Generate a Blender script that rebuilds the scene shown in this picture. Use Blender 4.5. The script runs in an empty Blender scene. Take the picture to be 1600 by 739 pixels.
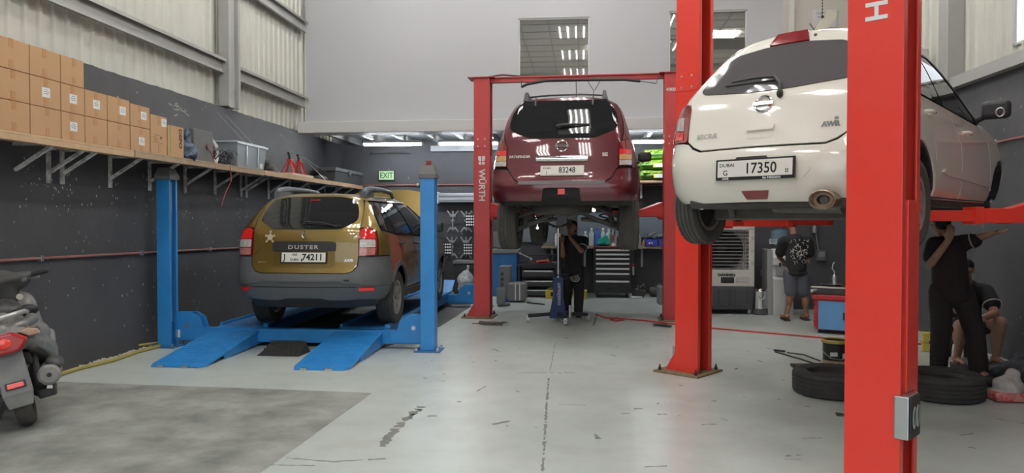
import bpy, bmesh, math, random
import numpy as np
from math import pi, sin, cos, radians as R
from mathutils import Vector, Matrix, Euler, noise
from mathutils.geometry import delaunay_2d_cdt

scene = bpy.context.scene
COL = scene.collection
random.seed(7)

# ------------------------------------------------------------------ camera, light, exposure
cam_data = bpy.data.cameras.new('camera'); cam = bpy.data.objects.new('camera', cam_data); COL.objects.link(cam)
cam_data.sensor_width = 36.0; cam_data.lens = 36 * 1165 / 1600; cam_data.clip_start = .05
cam.location = (0, 0, 1.5); cam.rotation_euler = (R(90 - 1.156), 0, R(5.394))
scene.camera = cam
scene.view_settings.view_transform = 'Standard'; scene.view_settings.look = 'None'
scene.view_settings.gamma = 1; scene.view_settings.use_curve_mapping = False
scene.view_settings.exposure = -0.14
SKY_STRENGTH, TUBE, TUBE_LOW, SUN = 2.5, 46.0, 95.0, 0.0
world = bpy.data.worlds.new('sky'); scene.world = world; world.use_nodes = True
_n = world.node_tree.nodes; _bg = _n['Background']
_tc = _n.new('ShaderNodeTexCoord'); _sep = _n.new('ShaderNodeSeparateXYZ'); _rmp = _n.new('ShaderNodeValToRGB')
_rmp.color_ramp.elements[0].position = .0; _rmp.color_ramp.elements[0].color = (.86, .87, .86, 1)
_rmp.color_ramp.elements[1].position = .8; _rmp.color_ramp.elements[1].color = (.62, .74, .92, 1)
world.node_tree.links.new(_tc.outputs['Generated'], _sep.inputs[0])
world.node_tree.links.new(_sep.outputs['Z'], _rmp.inputs[0])
world.node_tree.links.new(_rmp.outputs[0], _bg.inputs['Color'])
_bg.inputs['Strength'].default_value = SKY_STRENGTH
scene.cycles.max_bounces = 8; scene.cycles.diffuse_bounces = 5; scene.cycles.glossy_bounces = 4
scene.cycles.transparent_max_bounces = 8; scene.cycles.transmission_bounces = 4
scene.cycles.sample_clamp_indirect = 6; scene.cycles.caustics_reflective = False; scene.cycles.caustics_refractive = False
scene.cycles.use_denoising = True

# ------------------------------------------------------------------ materials
MATS = {}
def M(name, col, rough=.5, metal=0.0, coat=0.0, var=None, bump=None, spec=.5, emit=0, trans=0, alpha=1, ior=1.45, rvar=None):
    """var=(scale, amount, colour2[, detail]): noise mix towards colour2; bump=(scale, strength); rvar=(scale, amount)"""
    if name in MATS: return MATS[name]
    m = bpy.data.materials.new(name); m.use_nodes = True
    nt = m.node_tree; b = nt.nodes['Principled BSDF']
    c4 = (*col, 1)
    b.inputs['Base Color'].default_value = c4; b.inputs['Roughness'].default_value = rough
    b.inputs['Metallic'].default_value = metal; b.inputs['Coat Weight'].default_value = coat
    b.inputs['Coat Roughness'].default_value = .04; b.inputs['Specular IOR Level'].default_value = spec
    b.inputs['Transmission Weight'].default_value = trans; b.inputs['Alpha'].default_value = alpha; b.inputs['IOR'].default_value = ior
    if emit: b.inputs['Emission Color'].default_value = c4; b.inputs['Emission Strength'].default_value = emit
    if var or bump or rvar:
        tc = nt.nodes.new('ShaderNodeTexCoord')
        def nz(scale, det=4, ro=.6):
            n = nt.nodes.new('ShaderNodeTexNoise'); n.inputs['Scale'].default_value = scale
            n.inputs['Detail'].default_value = det; n.inputs['Roughness'].default_value = ro
            nt.links.new(tc.outputs['Object'], n.inputs['Vector']); return n
        if var:
            n = nz(var[0], var[3] if len(var) > 3 else 5)
            r = nt.nodes.new('ShaderNodeValToRGB')
            r.color_ramp.elements[0].position = .35; r.color_ramp.elements[1].position = .7
            r.color_ramp.elements[0].color = c4
            k = var[1]; c2 = var[2]
            r.color_ramp.elements[1].color = tuple(col[i] * (1 - k) + c2[i] * k for i in range(3)) + (1,)
            nt.links.new(n.outputs['Fac'], r.inputs[0]); nt.links.new(r.outputs[0], b.inputs['Base Color'])
        if rvar:
            n = nz(rvar[0]); mr = nt.nodes.new('ShaderNodeMapRange')
            mr.inputs['From Min'].default_value = .3; mr.inputs['From Max'].default_value = .7
            mr.inputs['To Min'].default_value = max(.29, rough - rvar[1]); mr.inputs['To Max'].default_value = rough + rvar[1]
            nt.links.new(n.outputs['Fac'], mr.inputs[0]); nt.links.new(mr.outputs[0], b.inputs['Roughness'])
        if bump:
            n = nz(bump[0]); bp = nt.nodes.new('ShaderNodeBump'); bp.inputs['Strength'].default_value = bump[1]; bp.inputs['Distance'].default_value = .01
            nt.links.new(n.outputs['Fac'], bp.inputs['Height']); nt.links.new(bp.outputs[0], b.inputs['Normal'])
    MATS[name] = m
    return m

def wall_paint(name, base, speck, wear):
    """dark masonry paint: broad mottling, fine relief and pale chips"""
    m = M(name, base, .62, bump=(14, .35)); nt = m.node_tree; b = nt.nodes['Principled BSDF']
    tc = nt.nodes.new('ShaderNodeTexCoord')
    def nz(s, d):
        n = nt.nodes.new('ShaderNodeTexNoise'); n.inputs['Scale'].default_value = s; n.inputs['Detail'].default_value = d
        nt.links.new(tc.outputs['Object'], n.inputs['Vector']); return n
    def ramp(src, p0, p1, c0, c1):
        r = nt.nodes.new('ShaderNodeValToRGB'); e = r.color_ramp.elements
        e[0].position, e[1].position = p0, p1; e[0].color, e[1].color = c0, c1
        nt.links.new(src.outputs['Fac'], r.inputs[0]); return r
    a = ramp(nz(1.3, 6), .3, .75, (*base, 1), (*[x * 1.5 for x in base], 1))
    chips = ramp(nz(19, 3), 1 - wear, 1 - wear + .03, (0, 0, 0, 1), (1, 1, 1, 1))
    zone = ramp(nz(.9, 3), .48, .62, (0, 0, 0, 1), (1, 1, 1, 1))
    mul = nt.nodes.new('ShaderNodeMath'); mul.operation = 'MULTIPLY'
    nt.links.new(chips.outputs[0], mul.inputs[0]); nt.links.new(zone.outputs[0], mul.inputs[1])
    mx = nt.nodes.new('ShaderNodeMix'); mx.data_type = 'RGBA'
    nt.links.new(mul.outputs[0], mx.inputs['Factor']); nt.links.new(a.outputs[0], mx.inputs['A'])
    mx.inputs['B'].default_value = (*speck, 1); nt.links.new(mx.outputs['Result'], b.inputs['Base Color'])
    return m

def floor_paint():
    """worn pale epoxy: mottled, with scuffs and dark flecks; gloss varies"""
    m = M('epoxy_floor', (.5, .54, .51), .25, spec=.5); nt = m.node_tree; b = nt.nodes['Principled BSDF']
    tc = nt.nodes.new('ShaderNodeTexCoord')
    def nz(s, d, stretch=None, ro=.55):
        n = nt.nodes.new('ShaderNodeTexNoise'); n.inputs['Scale'].default_value = s; n.inputs['Detail'].default_value = d; n.inputs['Roughness'].default_value = ro
        src = tc.outputs['Object']
        if stretch:
            mp = nt.nodes.new('ShaderNodeMapping'); mp.inputs['Scale'].default_value = stretch; mp.inputs['Rotation'].default_value = (0, 0, R(stretch[2] * 10))
            nt.links.new(src, mp.inputs[0]); src = mp.outputs[0]
        nt.links.new(src, n.inputs['Vector']); return n
    def ramp(src, p0, p1, c0, c1):
        r = nt.nodes.new('ShaderNodeValToRGB'); e = r.color_ramp.elements
        e[0].position, e[1].position = p0, p1; e[0].color, e[1].color = c0, c1
        nt.links.new(src.outputs['Fac'], r.inputs[0]); return r
    def mix(fac, a, bcol, k=1.0):
        mx = nt.nodes.new('ShaderNodeMix'); mx.data_type = 'RGBA'; nt.links.new(fac, mx.inputs['Factor'])
        nt.links.new(a, mx.inputs['A']); mx.inputs['B'].default_value = bcol; return mx.outputs['Result']
    base = ramp(nz(.7, 6), .3, .72, (.585, .63, .595, 1), (.47, .51, .475, 1)).outputs[0]
    dirt = ramp(nz(3.2, 6, None, .6), .45, .95, (0, 0, 0, 1), (.6, .6, .6, 1))
    base = mix(dirt.outputs[0], base, (.34, .35, .32, 1))
    fleck = ramp(nz(34, 1, (1, .6, 1)), .79, .81, (0, 0, 0, 1), (.75, .75, .75, 1))
    base = mix(fleck.outputs[0], base, (.17, .17, .16, 1))
    scuff = ramp(nz(42, 1, (.5, 1.3, 2)), .80, .82, (0, 0, 0, 1), (.75, .75, .75, 1))
    base = mix(scuff.outputs[0], base, (.2, .2, .19, 1))
    nt.links.new(base, b.inputs['Base Color'])
    rr = nt.nodes.new('ShaderNodeMapRange'); rr.inputs['From Min'].default_value = .3; rr.inputs['From Max'].default_value = .7
    rr.inputs['To Min'].default_value = .29; rr.inputs['To Max'].default_value = .37
    nt.links.new(nz(3, 5).outputs['Fac'], rr.inputs[0]); nt.links.new(rr.outputs[0], b.inputs['Roughness'])
    bp = nt.nodes.new('ShaderNodeBump'); bp.inputs['Strength'].default_value = .06; bp.inputs['Distance'].default_value = .02
    nt.links.new(nz(6, 4).outputs['Fac'], bp.inputs['Height']); nt.links.new(bp.outputs[0], b.inputs['Normal'])
    return m

# ------------------------------------------------------------------ mesh helpers
class MB:
    """collects closed pieces; build() links them as ONE mesh object"""
    def __init__(s): s.v = []; s.f = []
    def add(s, vs, fs, mtx=None):
        o = len(s.v)
        for p in vs: s.v.append(tuple(mtx @ Vector(p)) if mtx is not None else tuple(p))
        for f in fs: s.f.append(tuple(i + o for i in f))
        return s
    def box(s, c, d, rot=None):
        x, y, z = d[0] / 2, d[1] / 2, d[2] / 2
        vs = [(i * x, j * y, k * z) for i in (-1, 1) for j in (-1, 1) for k in (-1, 1)]
        fs = [(0, 1, 3, 2), (4, 6, 7, 5), (0, 4, 5, 1), (2, 3, 7, 6), (0, 2, 6, 4), (1, 5, 7, 3)]
        m = Matrix.Translation(c)
        if rot is not None: m = m @ Euler(rot).to_matrix().to_4x4()
        return s.add(vs, fs, m)
    def b2(s, lo, hi):
        return s.box([(a + b) / 2 for a, b in zip(lo, hi)], [abs(b - a) for a, b in zip(lo, hi)])
    def frame(s, p, q, up=(0, 0, 1)):
        p, q = Vector(p), Vector(q); d = (q - p); L = d.length; d.normalize()
        u = Vector(up)
        if abs(d.dot(u)) > .98: u = Vector((0, 1, 0)) if abs(d.y) < .9 else Vector((1, 0, 0))
        x = d.cross(u).normalized(); y = x.cross(d).normalized()
        return p, q, d, x, y, L
    def bar(s, p, q, w, h, up=(0, 0, 1)):
        p, q, d, x, y, L = s.frame(p, q, up)
        vs = []
        for e in (p, q):
            for a, b in ((-1, -1), (1, -1), (1, 1), (-1, 1)): vs.append(e + x * a * w / 2 + y * b * h / 2)
        return s.add(vs, [(0, 1, 2, 3), (7, 6, 5, 4), (0, 4, 5, 1), (1, 5, 6, 2), (2, 6, 7, 3), (3, 7, 4, 0)])
    def cyl(s, p, q, r, r2=None, n=16):
        r2 = r if r2 is None else r2
        p, q, d, x, y, L = s.frame(p, q)
        vs = []; fs = []
        for e, rr in ((p, r), (q, r2)):
            for i in range(n):
                a = 2 * pi * i / n; vs.append(e + x * cos(a) * rr + y * sin(a) * rr)
        for i in range(n): fs.append((i, (i + 1) % n, n + (i + 1) % n, n + i))
        fs.append(tuple(range(n - 1, -1, -1))); fs.append(tuple(range(n, 2 * n)))
        return s.add(vs, fs)
    def tube(s, path, r, n=8, closed=False):
        pts = [Vector(p) for p in path]; rs = r if isinstance(r, (list, tuple)) else [r] * len(pts)
        vs = []; fs = []; N = len(pts); px = None
        for i, p in enumerate(pts):
            a = pts[(i - 1) % N] if closed or i > 0 else p; b = pts[(i + 1) % N] if closed or i < N - 1 else p
            d = (b - a).normalized()
            if px is None:
                u = Vector((0, 0, 1)) if abs(d.z) < .9 else Vector((1, 0, 0)); x = d.cross(u).normalized()
            else: x = (px - d * px.dot(d)).normalized()
            px = x; y = d.cross(x)
            for k in range(n):
                t = 2 * pi * k / n; vs.append(p + x * cos(t) * rs[i] + y * sin(t) * rs[i])
        for i in range(N if closed else N - 1):
            j = (i + 1) % N
            for k in range(n): fs.append((i * n + k, i * n + (k + 1) % n, j * n + (k + 1) % n, j * n + k))
        if not closed: fs.append(tuple(range(n - 1, -1, -1))); fs.append(tuple(range((N - 1) * n, N * n)))
        return s.add(vs, fs)
    def lathe(s, prof, n=24, mtx=None, closed=False, rfun=None):
        """prof [(r, z)] round local z"""
        vs = []; fs = []; m = len(prof)
        for i in range(n):
            a = 2 * pi * i / n
            for j, (r, z) in enumerate(prof):
                rr = r if rfun is None else rfun(i, j, r); vs.append((rr * cos(a), rr * sin(a), z))
        for i in range(n):
            k = (i + 1) % n
            for j in range(m if closed else m - 1):
                jj = (j + 1) % m; fs.append((i * m + j, k * m + j, k * m + jj, i * m + jj))
        if not closed:
            if prof[0][0] > 1e-5: fs.append(tuple(i * m for i in range(n - 1, -1, -1)))
            if prof[-1][0] > 1e-5: fs.append(tuple(i * m + m - 1 for i in range(n)))
        return s.add(vs, fs, mtx)
    def prism(s, poly, axis, a, b):
        """poly in the two other axes (cyclic order), swept along axis from a to b"""
        n = len(poly)
        def P(u, v, w): return {'x': (w, u, v), 'y': (u, w, v), 'z': (u, v, w)}[axis]
        vs = [P(u, v, a) for u, v in poly] + [P(u, v, b) for u, v in poly]
        fs = [tuple(range(n)), tuple(range(2 * n - 1, n - 1, -1))] + [(i, n + i, n + (i + 1) % n, (i + 1) % n) for i in range(n)]
        return s.add(vs, fs)
    def ball(s, c, r, n=12, m=8):
        rx, ry, rz = (r, r, r) if not isinstance(r, (tuple, list)) else r
        prof = [(sin(pi * j / m), -cos(pi * j / m)) for j in range(m + 1)]
        vs = [(0, 0, -1)]; fs = []
        for j in range(1, m):
            for i in range(n): a = 2 * pi * i / n; vs.append((prof[j][0] * cos(a), prof[j][0] * sin(a), prof[j][1]))
        vs.append((0, 0, 1)); t = len(vs) - 1
        for i in range(n):
            k = (i + 1) % n; fs.append((0, 1 + k, 1 + i)); fs.append((t, t - n + i, t - n + k))
            for j in range(m - 2): fs.append((1 + j * n + i, 1 + j * n + k, 1 + (j + 1) * n + k, 1 + (j + 1) * n + i))
        mt = Matrix.Translation(c) @ Matrix.Diagonal((rx, ry, rz, 1))
        return s.add(vs, fs, mt)
    def limb(s, p, q, r1, r2, n=12):
        """tapered capsule"""
        s.cyl(p, q, r1, r2, n); s.ball(p, r1, n, 6); s.ball(q, r2, n, 6); return s
    def mesh(s, name):
        me = bpy.data.meshes.new(name); me.from_pydata(s.v, [], s.f); me.update()
        bm = bmesh.new(); bm.from_mesh(me); bmesh.ops.recalc_face_normals(bm, faces=bm.faces); bm.to_mesh(me); bm.free()
        return me
    def build(s, name, mat, parent=None, smooth=35, bevel=0, seg=2):
        return link(name, s.mesh(name), mat, parent, smooth, bevel, seg)

def link(name, me, mat, parent=None, smooth=35, bevel=0, seg=2):
    o = bpy.data.objects.new(name, me); COL.objects.link(o)
    for m in (mat if isinstance(mat, (list, tuple)) else [mat]): me.materials.append(m)
    if smooth is not None:
        me.shade_smooth(); me.set_sharp_from_angle(angle=R(smooth))
    if parent is not None: o.parent = parent
    if bevel:
        md = o.modifiers.new('bevel', 'BEVEL'); md.width = bevel; md.segments = seg; md.limit_method = 'ANGLE'; md.angle_limit = R(40)
    return o

def tag(o, label=None, cat=None, group=None, kind=None):
    if label: o['label'] = label
    if cat: o['category'] = cat
    if group: o['group'] = group
    if kind: o['kind'] = kind
    return o
def thing(name, label, cat, loc=(0, 0, 0), rz=0, group=None):
    o = bpy.data.objects.new(name, None); COL.objects.link(o); o.location = loc; o.rotation_euler = (0, 0, R(rz)); o.empty_display_size = .1
    return tag(o, label, cat, group)
def kids(o): return [c for c in scene.objects if c.parent == o]
def dup(root, loc, rz=None, label=None, scale=None):
    tree = {}
    for o in list(scene.objects):
        if o.parent is not None: tree.setdefault(o.parent.name, []).append(o)
    def cp(o, par):
        c = o.copy(); COL.objects.link(c)
        if par is not None: c.parent = par
        for ch in tree.get(o.name, []): cp(ch, c)
        return c
    r = cp(root, None); r.location = loc
    if rz is not None: r.rotation_euler = (0, 0, R(rz))
    if label: r['label'] = label
    if scale: r.scale = scale
    return r

TEXTS = {}
def text(name, s, size, mat, parent, loc, rot, depth=.001, bold=.0, sx=1.0, align='CENTER', space=1.0):
    """flat lettering as a mesh: text runs along local x, faces local +z"""
    key = (s, size, depth, bold, sx, align, space)
    if key not in TEXTS:
        cu = bpy.data.curves.new('t', 'FONT'); cu.body = s; cu.size = size; cu.extrude = depth; cu.offset = bold
        cu.align_x = align; cu.align_y = 'CENTER'; cu.space_character = space; cu.resolution_u = 3
        to = bpy.data.objects.new('t', cu); COL.objects.link(to); bpy.context.view_layer.update()
        me = bpy.data.meshes.new_from_object(to.evaluated_get(bpy.context.evaluated_depsgraph_get()))
        bpy.data.objects.remove(to); bpy.data.curves.remove(cu)
        if sx != 1: me.transform(Matrix.Diagonal((sx, 1, 1, 1)))
        me.materials.clear(); TEXTS[key] = me
    me = TEXTS[key].copy(); o = bpy.data.objects.new(name, me); COL.objects.link(o); me.materials.append(mat)
    o.parent = parent; o.location = loc; o.rotation_euler = rot if isinstance(rot, Euler) else Euler(rot)
    return o

# ------------------------------------------------------------------ shared materials
RED = M('lift_red', (.76, .042, .026), .38, coat=.25, var=(2.2, .35, (.62, .05, .035)), rvar=(5, .1))
RED_OLD = M('lift_red_faded', (.5, .05, .05), .45, coat=.1, var=(3, .4, (.36, .05, .05)))
BLUE = M('lift_blue', (.03, .25, .62), .4, coat=.15, var=(3, .35, (.02, .15, .42)), rvar=(6, .1))
BLUE_DK = M('lift_blue_dull', (.03, .15, .36), .5, var=(5, .5, (.04, .09, .2)))
STEEL = M('steel', (.55, .56, .56), .35, 1.0, rvar=(20, .1))
CHROME = M('chrome', (.8, .8, .8), .12, 1.0)
DARKSTEEL = M('dark_steel', (.06, .06, .062), .5, .6, var=(12, .5, (.1, .085, .07)))
RUSTY = M('rusty_plate', (.16, .11, .07), .8, var=(18, .8, (.3, .22, .12)))
BLACKPL = M('black_plastic', (.025, .025, .027), .55)
GREYPL = M('grey_plastic', (.095, .1, .105), .5, var=(9, .3, (.13, .13, .13)))
RUBBER = M('tyre_rubber', (.035, .034, .034), .75, var=(9, .6, (.06, .056, .052)), bump=(60, .1))
RUBBER_DUST = M('dusty_tyre_rubber', (.07, .066, .062), .85, var=(9, .6, (.1, .095, .085)), bump=(60, .15))
WHITE = M('white_paint', (.78, .78, .76), .4)
OFFWHITE = M('plate_white', (.8, .78, .72), .45)
INK = M('ink_black', (.012, .012, .014), .5)
SILVER = M('silver_rim', (.42, .41, .39), .4, .7)
CARD = M('cardboard', (.46, .28, .15), .85, var=(4, .3, (.42, .235, .11)), bump=(40, .05))
TAPE = M('packing_tape', (.4, .2, .085), .35)
WOOD = M('pale_plank', (.52, .36, .22), .75, var=(8, .5, (.4, .26, .15)), bump=(30, .1))
SKIN = M('skin_brown', (.24, .12, .075), .55, var=(20, .3, (.2, .095, .06)))
CLOTH_BLACK = M('black_cloth', (.018, .017, .019), .9, bump=(40, .2))
GALV = M('galvanised', (.42, .42, .4), .5, .35, var=(4, .3, (.34, .34, .33)))
GLASS_DARK = M('tinted_glass', (.014, .015, .016), .03, spec=.6)
# ------------------------------------------------------------------ the hall
XL, XR, YB, YF, ZC = -5.175, 4.60, 15.7, -2.5, 7.3
WALLTOP = 3.15
def struct(name, mb, mat, parent=None, smooth=None, bevel=0):
    o = mb.build(name, mat, parent, smooth, bevel)
    if parent is None: o['kind'] = 'structure'
    return o
EPOXY = floor_paint()
BLACKWALL = wall_paint('black_wall_paint', (.052, .052, .057), (.3, .3, .3), .3)
SHEET = M('corrugated_metal', (.56, .56, .50), .5, .12, var=(1.2, .5, (.44, .44, .40)))
CONC = M('bare_concrete', (.32, .325, .295), .7, var=(2.3, 1.0, (.125, .13, .118), 14), bump=(25, .25))
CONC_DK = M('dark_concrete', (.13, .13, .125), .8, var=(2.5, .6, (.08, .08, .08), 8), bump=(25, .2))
UPPER = M('plasterboard', (.50, .50, .52), .6, var=(.5, .35, (.5, .5, .52)))

floor = struct('floor', MB().b2((XL - .2, YF, -.12), (XR + .2, YB + .2, 0)), EPOXY)
struct('ground', MB().b2((-60, -70, -.2), (60, YF, -.02)), M('yard', (.42, .41, .39), .9, var=(.6, .3, (.36, .35, .34))))
def slab(name, poly, mat, t=.0015):
    return MB().prism(poly, 'z', -.01, t).build(name, mat, floor, None)
slab('concrete_patch', [(-5.18, 6.53), (-4.79, 6.51), (-3.2, 6.43), (-1.83, 6.35), (-1.87, 5.3), (-1.91, 4.26), (-1.9, YF), (-5.18, YF)], CONC)
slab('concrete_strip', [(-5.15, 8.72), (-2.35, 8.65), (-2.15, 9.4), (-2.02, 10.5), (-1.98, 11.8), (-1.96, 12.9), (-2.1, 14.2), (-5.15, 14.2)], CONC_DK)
WORN = M('worn_floor', (.17, .17, .16), .8, var=(20, .5, (.26, .26, .25)))
def chip(name, pts, w, seed, mat=None):
    rnd = random.Random(seed); L = []; Rr = []
    P = [Vector((a, b, 0)) for a, b in pts]
    for i in range(len(P) - 1):
        n = max(3, int((P[i + 1] - P[i]).length / .035))
        d = (P[i + 1] - P[i]).normalized(); s = Vector((-d.y, d.x, 0))
        for k in range(n):
            p = P[i].lerp(P[i + 1], k / n)
            L.append(p + s * w * rnd.uniform(.1, 1)); Rr.append(p - s * w * rnd.uniform(.1, 1))
    L = [P[0]] + L[1:]; poly = L + [P[-1]] + Rr[:0:-1]
    m = MB(); n = len(L)
    for i in range(1, n - 1):
        a, b, c, d = L[i], L[i + 1], Rr[i + 1], Rr[i]
        if rnd.random() < .88: m.prism([tuple(q)[:2] for q in (d, c, b, a)], 'z', -.004, .001)
    if not m.v: return
    return m.build(name, mat or WORN, floor, None)
chip('paint_crack', [(-.32, 7.14), (-.29, 6.1), (-.26, 5.2), (-.23, 4.3), (-.22, 3.4)], .016, 1)
chip('paint_crack', [(-.33, 9.2), (-.325, 8.3), (-.32, 7.4)], .006, 11)
chip('worn_streak', [(-1.30, 5.99), (-1.33, 5.55), (-1.34, 5.2), (-1.33, 4.8)], .045, 2)
chip('worn_streak', [(-1.27, 5.95), (-1.31, 5.5)], .03, 12)
chip('scratch', [(-.72, 7.32), (-.35, 7.36), (.0, 7.4)], .008, 3)
chip('scratch', [(-.23, 6.1), (.1, 6.08)], .008, 13)
chip('scratch', [(-1.9, 4.55), (-1.55, 4.5), (-1.2, 4.6)], .012, 4)
chip('scratch', [(-1.95, 4.4), (-1.6, 4.42)], .01, 14)
chip('oil_spot', [(1.93, 6.0), (2.15, 5.95), (2.35, 5.85)], .07, 5, M('oil_stain', (.07, .068, .06), .3))
for i, (x, y) in enumerate(((.62, 6.2), (.95, 5.6), (.45, 4.6), (1.3, 6.5), (-.9, 6.6), (-.6, 5.5), (.1, 5.2), (1.55, 5.3), (.9, 6.9), (-1.5, 7.0), (.35, 8.4), (.8, 9.2), (2.2, 9.0), (1.9, 8.2), (3.2, 5.9), (3.5, 5.5), (-.2, 9.6), (1.35, 4.9), (2.7, 5.5), (-1.0, 8.6))):
    a = random.uniform(0, pi); l = random.uniform(.05, .16)
    chip('paint_chip', [(x - cos(a) * l, y - sin(a) * l), (x + cos(a) * l, y + sin(a) * l)], random.uniform(.008, .022), 30 + i)
for i in range(46):
    x, y = random.uniform(-1.7, 4.2), random.choice((random.uniform(4.6, 8), random.uniform(6, 11.5)))
    if x > 1.9 and 5.9 < y < 8: continue
    a = random.gauss(0, .7); l = random.uniform(.02, .09)
    chip('paint_chip', [(x - cos(a) * l, y - sin(a) * l), (x + cos(a) * l, y + sin(a) * l)], random.uniform(.004, .016), 130 + i)
for (x, y, w) in ((-1.15, 5.62, .03), (.34, 5.85, .025), (.62, 5.85, .03), (.45, 6.0, .028), (-1.0, 6.1, .03)): chip('worn_spot', [(x - .07, y), (x + .07, y + .02)], w, int(x * 100) + 500, M('worn_grey', (.3, .3, .28), .6))
chip('tar_seam', [(.24, 12.2), (.2, 11.4), (.16, 10.75)], .025, 6)

# left wall: painted masonry below, corrugated sheets, columns and girts above
def masonry(name, y0, y1, xa, xb, top, seed):
    rnd = random.Random(seed); n = int((y1 - y0) / .12)
    tops = [(y0 + (y1 - y0) * i / n, top + rnd.uniform(-.006, .006)) for i in range(n + 1)]
    m = MB()
    for (ya, za), (yb, zb) in zip(tops, tops[1:]):
        m.prism([(ya, 0), (yb, 0), (yb, zb), (ya, za)], 'x', xa, xb)
    me = m.mesh(name); bm = bmesh.new(); bm.from_mesh(me); bmesh.ops.remove_doubles(bm, verts=bm.verts, dist=1e-4)
    seen = {}
    for f in bm.faces: seen.setdefault(tuple(sorted(v.index for v in f.verts)), []).append(f)
    bmesh.ops.delete(bm, geom=[f for l in seen.values() if len(l) > 1 for f in l], context='FACES'); bm.to_mesh(me); bm.free()
    return link(name, me, BLACKWALL, None, None)
wall_left = masonry('wall_left', YF, YB + .2, XL - .2, XL, WALLTOP, 3); wall_left['kind'] = 'structure'
wall_right = masonry('wall_right', YF, YB + .2, XR, XR + .2, WALLTOP, 5); wall_right['kind'] = 'structure'
def sheet_mesh(z0, z1):
    """1 m of trapezoid sheet seen from +x, running along y"""
    prof = []
    for i in range(5):
        y = i * .2
        prof += [(y, 0), (y + .135, 0), (y + .15, .028), (y + .185, .028)]
    prof.append((1.0, 0))
    vs = []; fs = []
    for (y, x) in prof: vs += [(x, y, z0), (x, y, z1)]
    for i in range(len(prof) - 1): fs.append((2 * i, 2 * i + 2, 2 * i + 3, 2 * i + 1))
    me = bpy.data.meshes.new('metal_sheet'); me.from_pydata(vs, [], fs); me.update(); return me
SM = sheet_mesh(WALLTOP - .06, ZC); SM.materials.append(SHEET)
for i in range(18):
    o = bpy.data.objects.new('metal_sheet', SM); COL.objects.link(o); o.parent = wall_left
    o.location = (XL - .13 + (i % 2) * .003, YF + i, 0)
SHI, SLO = sheet_mesh(4.75, ZC), sheet_mesh(WALLTOP - .06, 3.42)
SHI.materials.append(SHEET); SLO.materials.append(SHEET)
for i in range(18):
    y = YF + i * 1.0 + .2
    for me in ([SM] if i != 10 else [SHI, SLO]):
        o = bpy.data.objects.new('metal_sheet', me); COL.objects.link(o); o.parent = wall_right
        o.location = (XR + .13, y + 1.0, 0); o.rotation_euler = (0, 0, pi)
# the opening that the low sun whitens, high in the right wall: a framed pane
w3 = MB()
yw0, yw1, zw0, zw1 = YF + 10.2, YF + 11.2, 3.42, 4.75
for a, b in (((XR + .10, yw0, zw0), (XR + .13, yw0 + .02, zw1)), ((XR + .10, yw1 - .02, zw0), (XR + .13, yw1, zw1)), ((XR + .10, yw0, zw0), (XR + .13, yw1, zw0 + .03)), ((XR + .10, yw0, zw1 - .03), (XR + .13, yw1, zw1))): w3.b2(a, b)
win3 = struct('window_3', w3, M('white_aluminium', (.6, .6, .57), .4, .2))
MB().b2((XR + .112, yw0 + .01, zw0 + .02), (XR + .118, yw1 - .01, zw1 - .02)).build('pane', M('clear_glass', (1, 1, 1), .02, trans=1.0, ior=1.02), win3, None)

for y in (4.6, 10.53):
    MB().b2((XL - .1, y - .12, WALLTOP + .02), (XL + .05, y + .12, ZC)).build('column', GALV, wall_left, None, .004)
for y in (10.53 - .14, 10.53 + .16):
    MB().b2((XL - .05, y - .035, WALLTOP + .02), (XL + .10, y + .035, ZC)).build('column_flange', GALV, wall_left, None)
def girt(par, x, sgn, y0, y1, z):
    m = MB(); m.b2((x, y0, z - .1), (x + sgn * .02, y1, z + .1)); m.b2((x, y0, z + .085), (x + sgn * .085, y1, z + .1)); m.b2((x + sgn * .07, y0, z + .06), (x + sgn * .085, y1, z + .1))
    m.b2((x, y0, z - .1), (x + sgn * .05, y1, z - .088))
    return m.build('girt', GALV, par, None)
for z in (3.74, 5.15, 6.5):
    girt(wall_left, XL - .02, 1, YF, 10.4, z); girt(wall_left, XL - .02, 1, 10.66, 13.6, z - .02)
for z in (5.15, 6.5): girt(wall_right, XR + .02, -1, YF, 13.0, z)
MB().b2((XR - .1, 9.75, WALLTOP + .1), (XR + .1, 9.98, ZC)).build('column', GALV, wall_right, None, .004)
MB().b2((XR - .05, 10.02, WALLTOP + .1), (XR + .1, 10.1, ZC)).build('column_flange', GALV, wall_right, None)
m = MB(); m.b2((XR - .07, YF, WALLTOP), (XR + .1, 13.1, WALLTOP + .13)); m.b2((XR - .11, YF, WALLTOP - .02), (XR + .05, 13.1, WALLTOP + .012))
struct('trim_2', m, GALV)
# small marks on the black wall: torn-off patch and bolts
m = MB()
rr = random.Random(4)
for i in range(20):
    y, z = 9.2 + rr.gauss(0, .12), 2.93 + rr.gauss(0, .035)
    m.box((XL, y, z), (.004, rr.uniform(.01, .09), rr.uniform(.004, .016)), (rr.uniform(-.4, .4), 0, 0))
m.build('plaster_scar', M('bare_plaster', (.32, .31, .29), .9), wall_left, None)
m = MB()
for i in range(260):
    y = rr.choice((6.55, 6.85, 7.05, 7.8, 8.5, 9.35, 10.1, 10.9, 11.1)) + rr.gauss(0, .06); z = rr.uniform(1.55, 2.12)
    if rr.random() < .45: y, z = rr.uniform(6.6, 11), rr.uniform(.2, 2)
    m.box((XL, y, z), (.003, rr.uniform(.003, .014), rr.uniform(.004, .03)), (rr.uniform(-.6, .6), 0, 0))
m.build('paint_flecks', M('flaked_paint', (.42, .42, .4), .9), wall_left, None)['kind'] = 'stuff'

struct('wall_back', MB().b2((XL - .2, YB, 0), (XR + .2, YB + .2, 3.3)), BLACKWALL)
struct('wall_back_right', MB().b2((2.02, 13.1, 0), (XR, 13.25, 3.3)), BLACKWALL)
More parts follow.
